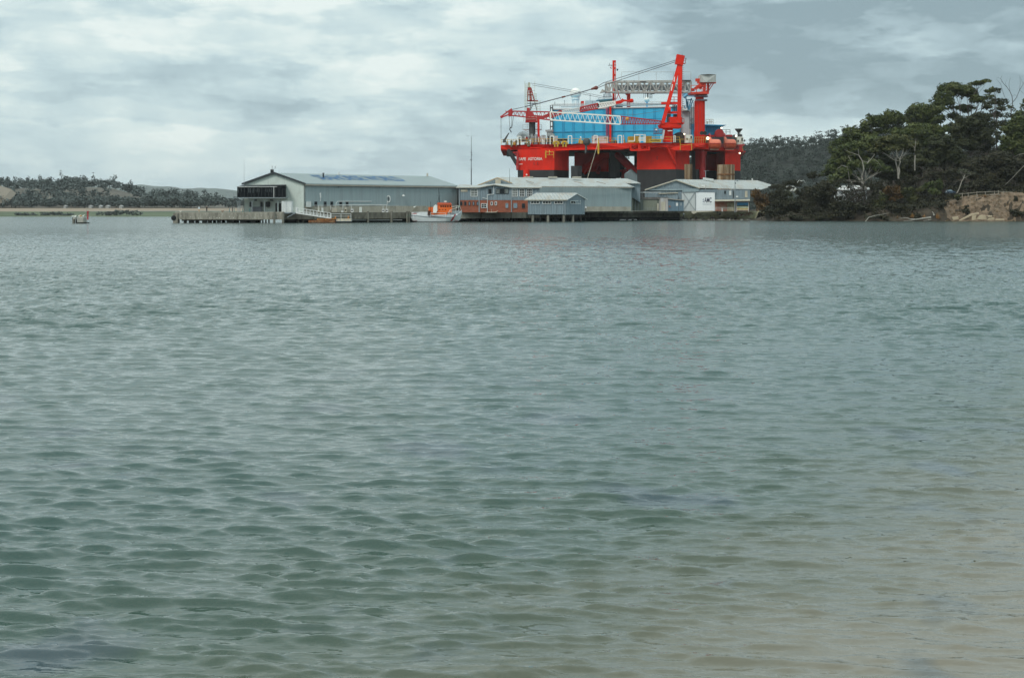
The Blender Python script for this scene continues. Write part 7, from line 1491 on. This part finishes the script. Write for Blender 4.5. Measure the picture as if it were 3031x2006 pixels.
# skyline gums, left to right
tree('gum_tree', 'tall spreading gum at the right skyline with open layered crown', E, 2880, 545, [(2830, 262, 42, 17, 0), (2868, 275, 28, 16, 3), (2905, 240, 26, 7, 0), (2888, 248, 22, 9, 2), (2795, 290, 26, 20, -2), (2783, 312, 22, 15, 0), (2822, 315, 20, 10, 2), (2860, 320, 22, 13, 4), (2905, 292, 30, 13, 0), (2932, 265, 16, 11, 0), (2765, 303, 16, 12, 2), (2828, 345, 22, 14, 3), (2878, 355, 20, 12, 5)], L_euc, m_bark2, .42, seed=11, group=G1, fork=.5, twigs=4)
tree('gum_tree', 'dark rounded gum crown on the skyline just left of the highest gum', E, 2720, 535, [(2712, 328, 34, 20, 0), (2742, 335, 32, 18, 3), (2765, 325, 26, 16, 0), (2690, 350, 20, 18, 0), (2725, 360, 36, 16, 4), (2770, 352, 26, 14, 0), (2755, 375, 30, 12, 2)], L_euc, m_bark2, .38, seed=12, group=G1, fork=.55)
tree('gum_tree', 'gum with domed skyline crown, second from the left end of the skyline', E, 2648, 530, [(2640, 345, 30, 20, 0), (2620, 350, 24, 18, 2), (2662, 352, 16, 22, 0), (2600, 365, 24, 12, 0), (2640, 375, 30, 12, 3), (2600, 390, 26, 12, 0)], L_euc, m_bark2, .34, seed=13, group=G1, fork=.5, twigs=3)
tree('gum_tree', 'round headed gum at the left shoulder of the skyline', E, 2580, 525, [(2578, 355, 22, 17, 0), (2562, 372, 20, 14, 0), (2592, 372, 18, 12, 2), (2545, 395, 24, 14, 3), (2570, 400, 28, 12, 0)], L_euc, m_bark2, .32, seed=14, group=G1, fork=.55)
tree('gum_tree', 'gum leaning out at the far left of the skyline above the wooded hill', E, 2530, 515, [(2512, 390, 20, 14, 0), (2500, 408, 20, 14, 0), (2530, 405, 20, 12, 3), (2485, 425, 22, 14, 0), (2520, 425, 30, 13, 2), (2470, 445, 18, 16, 0)], L_euc, m_bark2, .34, seed=15, group=G1, fork=.5, lean=-1)
tree('gum_tree', 'dense dark gum filling the slope below the highest gum', E, 2870, 530, [(2870, 365, 40, 20, 0), (2840, 380, 34, 18, 0), (2900, 350, 30, 18, 3), (2885, 395, 44, 22, 2), (2830, 405, 30, 16, 0), (2912, 385, 30, 20, 4), (2860, 425, 44, 18, 0), (2905, 430, 30, 18, 3), (2940, 410, 22, 20, 0)], L_mid, m_bark2, .4, dens=3.0, seed=16, group=G1, fork=.4)
tree('gum_tree', 'feathery gum with thin upright boughs right of the highest gum', E, 2945, 540, [(2925, 310, 22, 12, 0), (2955, 300, 26, 12, 2), (2968, 318, 20, 10, 0), (2950, 268, 12, 6, 0), (2940, 335, 22, 12, 4), (2975, 340, 18, 10, 0), (2965, 365, 20, 10, 2), (2935, 372, 24, 14, 0)], L_mid, m_bark2, .3, dens=2.4, seed=17, group=G1, fork=.45, twigs=5)
tree('gum_tree', 'dark leafy gum cut by the right edge of the picture', E, 3010, 520, [(3015, 365, 30, 22, 0), (2990, 390, 26, 20, 0), (3030, 345, 24, 14, 3), (3020, 420, 36, 24, 2), (2985, 425, 26, 20, 0), (3045, 400, 30, 26, 0), (3000, 455, 34, 20, 3), (3035, 300, 12, 9, 0), (3045, 455, 34, 22, 0)], L_euc, m_bark2, .4, seed=18, group=G1, fork=.35)
tree('gum_tree', 'small broken gum top showing against the sky at the right edge beside the bare tree', E, 3022, 550, [(3015, 330, 16, 10, 0), (3028, 318, 14, 8, 0), (3005, 345, 14, 10, 2), (2990, 318, 9, 6, 0)], L_euc, m_bark2, .2, dens=2.2, seed=19, group=G1, twigs=4)
# middle tier
tree('gum_tree', 'broad bright green gum over the pale forked trunks, upper left of the slope', E, 2560, 500, [(2555, 425, 40, 18, 0), (2510, 445, 36, 18, 0), (2600, 420, 36, 16, 3), (2490, 470, 30, 18, 0), (2540, 465, 40, 16, 2), (2470, 495, 26, 16, 0), (2600, 450, 30, 16, 0)], L_euc, m_bark2, .34, seed=20, group=G1, fork=.5)
tree('gum_tree', 'olive brown topped gum on slender white forked trunk in mid slope', E, 2660, 492, [(2650, 410, 40, 14, 0), (2625, 425, 36, 14, 2), (2685, 425, 34, 14, 0), (2600, 445, 30, 14, 3), (2655, 435, 40, 12, 0), (2700, 445, 26, 10, 2)], L_olive, m_bark, .30, seed=21, group=G1, fork=.62, twigs=3, by=530)
tree('gum_tree', 'large green gum centred above the white trunks, below the skyline', E, 2720, 512, [(2715, 385, 46, 18, 0), (2750, 400, 40, 18, 2), (2680, 395, 40, 16, 0), (2735, 420, 46, 18, 3), (2780, 385, 26, 14, 0), (2700, 415, 34, 12, 0)], L_euc, m_bark2, .36, seed=22, group=G1, fork=.5)
tree('gum_tree', 'tree with twisting pale grey limbs left of the white forked gum', E, 2556, 486, [(2535, 490, 30, 14, 0), (2500, 505, 28, 16, 0), (2580, 485, 30, 14, 2), (2610, 500, 24, 16, 0), (2480, 530, 26, 18, 0), (2530, 520, 24, 12, 3)], L_euc, m_bark, .46, dens=2.4, seed=23, group=G1, fork=.4, twigs=5, by=562)
tree('gum_tree', 'dark gum on the mid slope right of the white trunks', E, 2790, 505, [(2790, 420, 34, 18, 0), (2760, 450, 36, 18, 2), (2810, 445, 30, 18, 0), (2740, 475, 34, 18, 0), (2785, 480, 36, 18, 3), (2830, 470, 26, 16, 0)], L_mid, m_bark2, .34, dens=3, seed=24, group=G1, fork=.4)
tree('gum_tree', 'dark gum on the slope below the bare clearing', E, 2885, 505, [(2870, 490, 40, 18, 0), (2920, 480, 34, 18, 2), (2840, 505, 34, 16, 0), (2895, 515, 44, 16, 0), (2950, 500, 34, 18, 3)], L_dark, m_bark2, .34, dens=3, seed=25, group=G1, fork=.35)
tree('gum_tree', 'dark gum low on the right slope above the timber fence', E, 2980, 498, [(2960, 470, 34, 20, 0), (3000, 490, 36, 20, 0), (3035, 480, 30, 20, 2), (2970, 515, 40, 18, 0), (3020, 525, 40, 18, 3), (2930, 535, 36, 14, 0)], L_dark, m_bark2, .34, dens=3, seed=26, group=G1, fork=.35)
tree('gum_tree', 'dim dark tree behind the twisting pale limbs', E, 2640, 510, [(2620, 480, 34, 18, 0), (2660, 485, 36, 18, 0), (2690, 500, 34, 18, 2), (2640, 515, 40, 16, 0), (2700, 470, 30, 16, 3)], L_mid, m_bark2, .32, dens=2.8, seed=27, group=G1, fork=.4)
# the dark slope's understorey
for i, (px, py, r_, rz, D, lf, lab) in enumerate([
    (2252, 592, 36, 50, 484, L_rust, 'rusty brown rounded bush at the very left tip of the headland'),
    (2308, 590, 32, 48, 486, L_dark, 'dark green bush second from the left tip of the headland'),
    (2345, 545, 30, 20, 500, L_dark, 'low dark tree crown behind the flying gull'),
    (2352, 610, 34, 36, 482, L_dark, 'dark scrubby thicket with bare twigs below the flying gull'),
    (2410, 520, 20, 18, 496, L_dark, 'small dark leaning tree top above the flying gull'),
    (2425, 575, 38, 55, 482, L_dark, 'tall dark brown bush reaching from the water to the gum branches'),
    (2450, 505, 24, 20, 500, L_euc, 'green tree top at the left shoulder below the skyline gums'),
    (2500, 615, 44, 38, 476, L_dark, 'dark brown bush at the waterline below the white house'),
    (2440, 640, 40, 14, 472, L_dark, 'low brown scrub along the water left of the grass tussocks'),
    (2560, 625, 40, 26, 476, L_dark, 'brown scrub mound between the white house and the waterline'),
    (2640, 570, 38, 34, 484, L_rust, 'round bush with orange brown top right of the white house'),
    (2605, 600, 30, 34, 480, L_olive, 'olive bush between the white house and the orange brown bush'),
    (2700, 575, 36, 30, 482, L_olive, 'olive green bush right of the orange brown bush'),
    (2760, 555, 36, 26, 484, L_euc, 'bright green bush left of the parked car'),
    (2735, 615, 40, 30, 476, L_dark, 'dark bush above the grass tussocks'),
    (2665, 622, 44, 24, 476, L_dark, 'dark scrub left of the grass tussocks at the water'),
    (2785, 608, 26, 24, 474, L_dark, 'dark bush where the clay bank begins'),
    (2870, 548, 40, 16, 494, L_dark, 'dark shrubbery behind the left part of the timber fence'),
    (2960, 553, 46, 14, 494, L_dark, 'dark shrubbery behind the middle of the timber fence'),
    (3035, 550, 40, 18, 494, L_dark, 'dark shrubbery behind the right end of the timber fence'),
    (2310, 552, 30, 16, 494, L_dark, 'dark bush top left of the flying gull, above the thicket'),
    (2330, 585, 34, 26, 488, L_mid, 'dark green bush just below and left of the flying gull'),
    (2375, 575, 30, 30, 488, L_dark, 'dark bush beneath the flying gull'),
    (2600, 642, 40, 10, 470, L_dark, 'low dark brush at the water left of the driftwood'),
    (2700, 640, 34, 10, 471, L_dark, 'low dark brush behind the grass tussocks'),
    (2465, 575, 22, 26, 480, L_dark, 'dark bush against the left side of the white house'),
    (2600, 560, 26, 26, 484, L_dark, 'dark bush against the right side of the white house'),
    (2520, 535, 34, 14, 490, L_dark, 'dark foliage hanging above the roof of the white house'),
    (2590, 500, 40, 30, 502, L_dark, 'dark undergrowth tree behind the white forked gum'),
    (2690, 540, 40, 28, 496, L_dark, 'dark undergrowth bush right of the white forked gum'),
    (2820, 560, 16, 12, 488, L_dark, 'dark bush behind the parked car'),
    (2280, 628, 30, 20, 478, L_dark, 'brown scrub at the water below the left tip bushes'),
    (2370, 640, 40, 14, 474, L_dark, 'low brown brush along the water below the bare twigs'),
    (2390, 610, 30, 34, 480, L_dark, 'dark bush between the thicket and the tall brown bush'),
    (2820, 520, 36, 24, 496, L_dark, 'dark shrubbery around the wind bent small tree'),
    (2780, 520, 34, 20, 498, L_dark, 'dark shrubbery left of the wind bent small tree'),
    (2860, 620, 13, 16, 471, L_dark, 'small dark shrub growing on the face of the clay bank'),
    (3015, 630, 26, 14, 470, L_dark, 'dark shrub low on the clay bank at the right edge'),
    (2835, 585, 12, 9, 474, L_olive, 'low green shrub at the top left of the clay bank'),
    (3005, 588, 14, 7, 474, L_dark, 'low shrub on the rim of the clay bank at the right')]):
    q = random.Random(300+i); cls = [(px+q.uniform(-.55, .55)*r_, py+q.uniform(-.55, .5)*rz, r_*q.uniform(.42, .62), max(5, rz*q.uniform(.3, .45)), q.uniform(-3, 3)) for _ in range(7)]
    tree('bush', lab, 'bush', px, D, cls, lf, m_bark2, .12, dens=4.2, size=.34, seed=400+i, group=G2, fork=.3, flat=.4, fill=.4, by=min(py+rz, 654))
q = random.Random(8); scr = thing('screen_tree', 'dark leggy tree whose branches criss-cross in front of the white house', 'tree', P(2540, 600, 478)); mb = MB()
for k in range(34):
    a0 = P(q.uniform(2490, 2570), q.uniform(585, 602), 478+q.uniform(-2, 2)); b0 = P(q.uniform(2465, 2590), q.uniform(535, 568), 478+q.uniform(-2, 2)); bough(mb, a0, b0, .13, .04, q, .2, 4, 6)
mb.tube(P(2490, 603, 478), P(2570, 603, 478), .12, .1, 5); mb.build('trunk', m_bark2, scr)
leaves('crown', [(Xp(q.uniform(2468, 2590), 478), 478+q.uniform(-2, 2), zat(q.choice([q.uniform(533, 556), q.uniform(583, 600), q.uniform(556, 585)]), 478), q.uniform(.5, 1.5), .7, q.uniform(.35, .7)) for _ in range(96)], 5, .26, L_dark, scr, 13)
# pale limbs: the twisting grey gum and the white one
def limb_tree(name, label, D, limbs, bark, base, taper=.1, group=None):
    t = thing(name, label, 'tree', base); mb = MB(); q = random.Random(len(label))
    for pts, r0, r1 in limbs:
        V = [P(x, y, D+(i % 3)*.5) for i, (x, y) in enumerate(pts)]; mb.path(V, r0*.62, 6, r1*.7)
    mb.build('trunk', bark, t); return t
cV = lambda u, v: (2500+u*531/2369, 200+v*531/2369)
cW = lambda u, v: (2200+u*831/2369, 200+v*831/2369)
cE = lambda u, v: (2600+u*431/2369, 480+v*431/2369)
limb_tree('white_gum', 'bare white forked trunk of a slender gum standing out against the dark slope', 486, [([cW(1305, 935), cW(1320, 880), cW(1312, 840), cW(1325, 800), cW(1320, 775)], .34, .24), ([cW(1320, 775), cW(1300, 750), cW(1292, 690)], .2, .08), ([cW(1320, 775), cW(1345, 720), cW(1352, 680)], .2, .07), ([cW(1322, 780), cW(1360, 740), cW(1385, 690)], .16, .05), ([cW(1315, 790), cW(1270, 780), cW(1220, 745), cW(1170, 710)], .15, .05)], m_bark, P(2660, 528, 486))
limb_tree('dead_pole_trunk', 'tall straight pale trunk with snapped top right of the white forked gum', 488, [([cW(1448, 870), cW(1447, 800), cW(1450, 740)], .3, .26), ([cW(1447, 705), cW(1449, 680), cW(1458, 600)], .24, .1), ([cW(1449, 680), cW(1420, 650)], .12, .05)], m_bark, P(2708, 505, 488))
limb_tree('twisting_gum', 'twisting pale grey multi-stemmed gum above the white house', 483, [([cW(1040, 1030), cW(1010, 980), cW(1000, 920), cW(1018, 860), cW(1005, 790), cW(975, 740), cW(970, 690)], .5, .14), ([cW(1030, 1020), cW(990, 960), cW(960, 920), cW(940, 870)], .34, .1), ([cW(1000, 1020), cW(930, 1000), cW(895, 940), cW(880, 840), cW(830, 825), cW(790, 860)], .26, .06), ([cW(1030, 960), cW(1050, 935), cW(1130, 895), cW(1160, 880)], .2, .06), ([cW(1045, 810), cW(1090, 760), cW(1110, 730), cW(1070, 730)], .16, .05), ([cW(1010, 790), cW(1050, 800), cW(1065, 770)], .18, .1), ([cW(975, 740), cW(900, 715), cW(850, 690)], .16, .05), ([cW(910, 790), cW(885, 745), cW(930, 740)], .12, .05), ([cW(1100, 770), cW(1140, 800), cW(1175, 850)], .12, .05), ([cW(1035, 930), cW(1030, 880)], .16, .1)], m_bark, P(2566, 562, 483))
limb_tree('bare_tree', 'leafless grey tree with fine branches against the sky at the top right', 548, [([cV(2190, 660), cV(2205, 560), cV(2220, 460), cV(2210, 380), cV(2185, 320), cV(2150, 270), cV(2100, 215), cV(2060, 150), cV(2080, 110)], .26, .05), ([cV(2220, 460), cV(2270, 400), cV(2310, 300), cV(2360, 220), cV(2369, 190)], .18, .05), ([cV(2185, 320), cV(2170, 230), cV(2190, 130)], .1, .04), ([cV(2310, 300), cV(2320, 200), cV(2310, 100)], .09, .03), ([cV(2210, 380), cV(2250, 360), cV(2290, 400)], .08, .03), ([cV(2110, 380), cV(2090, 320), cV(2060, 220), cV(2010, 160)], .12, .04), ([cV(2220, 460), cV(2160, 520), cV(2120, 400), cV(2110, 380)], .12, .05), ([cV(2060, 150), cV(2020, 130), cV(2000, 170)], .06, .03), ([cV(2100, 215), cV(2070, 180), cV(2060, 230)], .06, .03), ([cV(2360, 220), cV(2330, 160), cV(2320, 120)], .07, .03), ([cV(2310, 300), cV(2369, 350)], .08, .03), ([cV(2150, 270), cV(2120, 210), cV(2140, 170)], .06, .03)], m_bark2, P(2990, 348, 548))
limb_tree('fallen_branch', 'long pale dead limb slanting down through the dark slope at the right edge', 492, [([cE(2369, 60), cE(2270, 160), cE(2180, 260), cE(2040, 390)], .22, .06), ([(3031, 455), (3015, 458), (3000, 466)], .16, .06)], m_bark, P(2980, 555, 492))
wt = tree('wind_bent_tree', 'small wind bent tree with flat grey green top behind the fence', 'tree', 2832, 482, [(2845, 505, 14, 5, 0), (2862, 506, 14, 5, 1), (2878, 512, 12, 4, 0), (2852, 512, 18, 5, 1)], leaf_material('grey_green_foliage', [(.04, .045, .03), (.09, .095, .06), (.15, .15, .10)]), m_bark, .17, dens=5, size=.26, seed=71, fork=.85, by=572, twigs=5, lean=.2)
# a house glimpsed through the trees
hs = thing('white_house', 'white walled house glimpsed through the branches behind the headland trees', 'house', P(2520, 588, 515))
a = P(2484, 590, 515); b = P(2566, 564, 515); MB().box((a.x, 515, a.z-1), (b.x, 523, b.z)).build('wall', mat('bright_white_wall', (.72, .74, .75), .6, var=.08), hs)
MB().slab([P(2475, 564, 514), P(2580, 562, 514), P(2562, 551, 518), P(2492, 552, 518)], (0, 0, .2)).build('roof', mat('pale_roof_sheet', (.62, .62, .60), .5), hs)
for px in (2500, 2545): MB().box(P(px, 580, 514.9), P(px+8, 572, 515)).build('window', m_glass, hs)
h2 = thing('white_van', 'white van partly hidden by the bushes beneath the flying gull', 'van', P(2345, 562, 505)); a = P(2326, 566, 505); b = P(2358, 551, 505)
m_ = MB(); m_.slab([(a.x, 505, a.z), (b.x, 505, a.z), (b.x, 505, a.z+(b.z-a.z)*.5), (b.x-.9, 505, b.z), (a.x+.2, 505, b.z), (a.x, 505, b.z-.3)], (0, 2, 0)); m_.build('body', m_radome, h2); MB().box((b.x-1.6, 504.95, a.z+(b.z-a.z)*.5), (b.x-.7, 505, b.z-.25)).build('window', m_glass, h2)
for dx in (.8, 3.6): MB().lathe((a.x+dx, 505, a.z), [(.34, -.12), (.34, .12)], 14, 'y').build('wheel', m_black, h2)
# parked car by the fence
cz = P(2812, 574, 476); car = thing('parked_car', 'dark blue car parked among the bushes at the left end of the fence', 'car', cz)
m_ = MB(); x0 = Xp(2801, 476); z0 = cz.z; pf = [(0, .35), (0, .8), (.25, 1.0), (.7, 1.42), (1.6, 1.46), (2.2, 1.02), (2.9, .86), (3.0, .4)]
m_.slab([Vector((x0+x, 476, z0+z-.1)) for x, z in pf], (0, 1.7, 0)); m_.build('body', mat('dark_blue_car_paint', (.03, .05, .08), .3, spec=.6), car)
m_ = MB(); m_.slab([Vector((x0+x, 475.97, z0+z-.1)) for x, z in ((.35, 1.02), (.75, 1.36), (1.55, 1.4), (2.05, 1.04))], (0, .03, 0)); m_.build('side_window', mat('pale_glass', (.25, .33, .38), .2), car)
for dx in (.6, 2.4): MB().lathe((x0+dx, 475.95, z0+.25), [(.3, -.1), (.3, .1)], 14, 'y').build('wheel', m_black, car)
MB().box((x0-.02, 475.97, z0+.6), (x0+.15, 476.3, z0+.8)).build('headlight', m_radome, car)
# timber fence along the bank rim
m_fence = mat('weathered_fence_timber', (.30, .26, .21), .9, var=.2, scale=(3, 3, 3))
fn = thing('timber_fence', 'weathered post and rail timber fence along the rim of the clay bank', 'fence', P(2930, 578, 475.5))
posts = [(1365, 500, 560), (1460, 495, 560), (1602, 482, 560), (1740, 478, 555), (1888, 468, 552), (1952, 458, 550), (2032, 472, 552), (2180, 482, 552), (2322, 490, 552), (2390, 500, 555)]
rails = [cE(u, v) for u, v in ((1310, 515), (1365, 515), (1460, 508), (1602, 492), (1740, 486), (1888, 478), (1952, 478), (2032, 484), (2180, 495), (2322, 510), (2400, 516))]
for u, v0, v1 in posts: a = P(*cE(u, v1+8), 475.5); b = P(*cE(u, v0), 475.5); MB().tube(a, b, .13, .11, 7).build('post', m_fence, fn)
m_ = MB(); m_.path([P(x, y, 475.3) for x, y in rails], .085, 5); m_.build('top_rail', m_fence, fn); m_ = MB(); m_.path([P(x, y+9, 475.3) for x, y in rails[4:8]], .07, 5); m_.build('lower_rail', m_fence, fn)
for u, lab in ((2163, 'short white marker post behind the fence, right of its middle'),): tag(MB().tube(P(*cE(u, 552), 475), P(*cE(u, 500), 475), .14, .14, 8).build('marker_post', m_radome), lab, 'post')
# broken concrete slabs at the foot of the bank
m_bs = mat('tan_concrete_slab', (.46, .37, .25), .9, var=.15, scale=(2, 2, 2), dirt=(.2, .15, .10), dirtamt=.5, dscale=1)
for pts, th, lab in (([(1200, 900), (1295, 888), (1305, 930), (1215, 942)], .9, 'squarish tan slab lying leftmost below the clay bank'),
    ([(1310, 950), (1350, 950), (1520, 868), (1635, 842), (1635, 824), (1500, 848)], 1.2, 'long tan slab leaning upward to the right below the clay bank'),
    ([(1518, 945), (1580, 940), (1590, 860), (1520, 868)], .5, 'upright tan slab propping the long leaning one'),
    ([(1590, 935), (1760, 930), (1790, 890), (1700, 862), (1640, 880)], 1.5, 'biggest tan slab in the middle of the heap below the bank'),
    ([(1750, 905), (1850, 890), (1850, 872), (1755, 885)], 1.0, 'thin tan slab on top of the heap below the bank'),
    ([(1760, 945), (1885, 940), (1885, 905), (1800, 910)], 1.2, 'tan slab at the right end of the heap below the bank'),
    ([(1900, 945), (2050, 948), (2040, 928), (1910, 930)], .9, 'low tan slab lying apart to the right of the heap')):
    m_ = MB(); m_.slab([P(*cE(u, v), 465.5) for u, v in pts], (.3, th, .1)); tag(m_.build('concrete_slab', m_bs), lab, 'slab', 'broken slabs below the clay bank')
# driftwood
m_drift = mat('bleached_driftwood', (.33, .31, .27), .85, var=.25, scale=(2, 2, 2))
def drift(label, limbs, D):
    mb = MB()
    for pts, r0, r1 in limbs: mb.path([P(*cE(u, v), D) for u, v in pts], r0, 6, r1)
    tag(mb.build('driftwood', m_drift), label, 'driftwood')
drift('bleached driftwood log with spreading branches at the waterline', [([(855, 900), (760, 910), (620, 932), (520, 925), (450, 905), (345, 915)], .32, .06), ([(640, 930), (560, 945), (410, 958)], .2, .06), ([(860, 935), (730, 955)], .14, .06)], 464.8)
drift('dark curved dead branch reaching into the water left of the tussocks', [([(-210, 965), (-160, 900), (-60, 870), (60, 850), (170, 830)], .14, .04)], 465)
drift('short upright bleached stump among the tussocks', [([(905, 865), (895, 830), (870, 800)], .26, .08)], 466)
# tussocks
for i, (u, v, r_, lab) in enumerate([(555, 885, 95, 'biggest orange brown grass tussock at the waterline'), (745, 885, 70, 'orange brown tussock second from the left of the four'), (960, 900, 110, 'wide orange brown tussock beside the clay bank'), (310, 895, 60, 'small dull tussock left of the driftwood log'), (1735, 540, 42, 'small tussock on the rim of the bank by the fence')]):
    D = 467 if v > 600 else 474.5; c = P(*cE(u, v+25), D); rr_ = r_/5.5/F*D*.9; t = thing('grass_tussock', lab, 'tussock', c, 'grass tussocks'); rs2 = np.random.RandomState(500+i); mb = MB()
    for k in range(150):
        a_ = rs2.uniform(0, 6.28); lean_ = rs2.uniform(0, 1.0); b0 = c+Vector((math.cos(a_)*.25*rr_, math.sin(a_)*.25*rr_, 0)); b1 = c+Vector((math.cos(a_)*rr_*lean_, math.sin(a_)*rr_*lean_*.7, rr_*(1.15-.75*lean_)*rs2.uniform(.7, 1.1))); s_ = Vector((math.sin(a_), -math.cos(a_), 0))*.045
        mb.add([b0-s_, b0+s_, b1], [(0, 1, 2)])
    mb.build('blades', mat('tussock_blades_%d' % i, (.30, .155, .05) if i != 3 else (.16, .10, .05), .9, var=.4, scale=(3, 3, 3)), t)
# ground cover and undergrowth on the slope: one mass nobody could count
cl = []; q = random.Random(91)
for k in range(1500):
    px = q.uniform(2260, 3080); y = q.uniform(470, 560); x = Xp(px, y)
    if px > 2790 and y < 484: continue
    z = land_h(x, y)
    if z < .3: continue
    cl.append((x, y, z+q.uniform(.1, .9), q.uniform(1.0, 2.4), 1.4, q.uniform(.6, 1.8)))
tag(leaves('undergrowth', cl, 1.5, .38, L_dark, None, 93), kind='stuff')
# ================================================================ the air between
hb = MB(); hb.box((-9500, -120, -5), (9500, 14500, 300)); hz = hb.build('haze', bpy.data.materials.new('haze_air')); tag(hz, kind='stuff')
hm = hz.data.materials[0]; hm.use_nodes = True; ht = hm.node_tree; ht.nodes.clear()
pv = ht.nodes.new('ShaderNodeVolumePrincipled'); pv.inputs['Color'].default_value = (0.93, 0.97, 1.0, 1); pv.inputs['Density'].default_value = 0.00004; pv.inputs['Anisotropy'].default_value = 0.0
ho = ht.nodes.new('ShaderNodeOutputMaterial'); ht.links.new(pv.outputs[0], ho.inputs['Volume'])
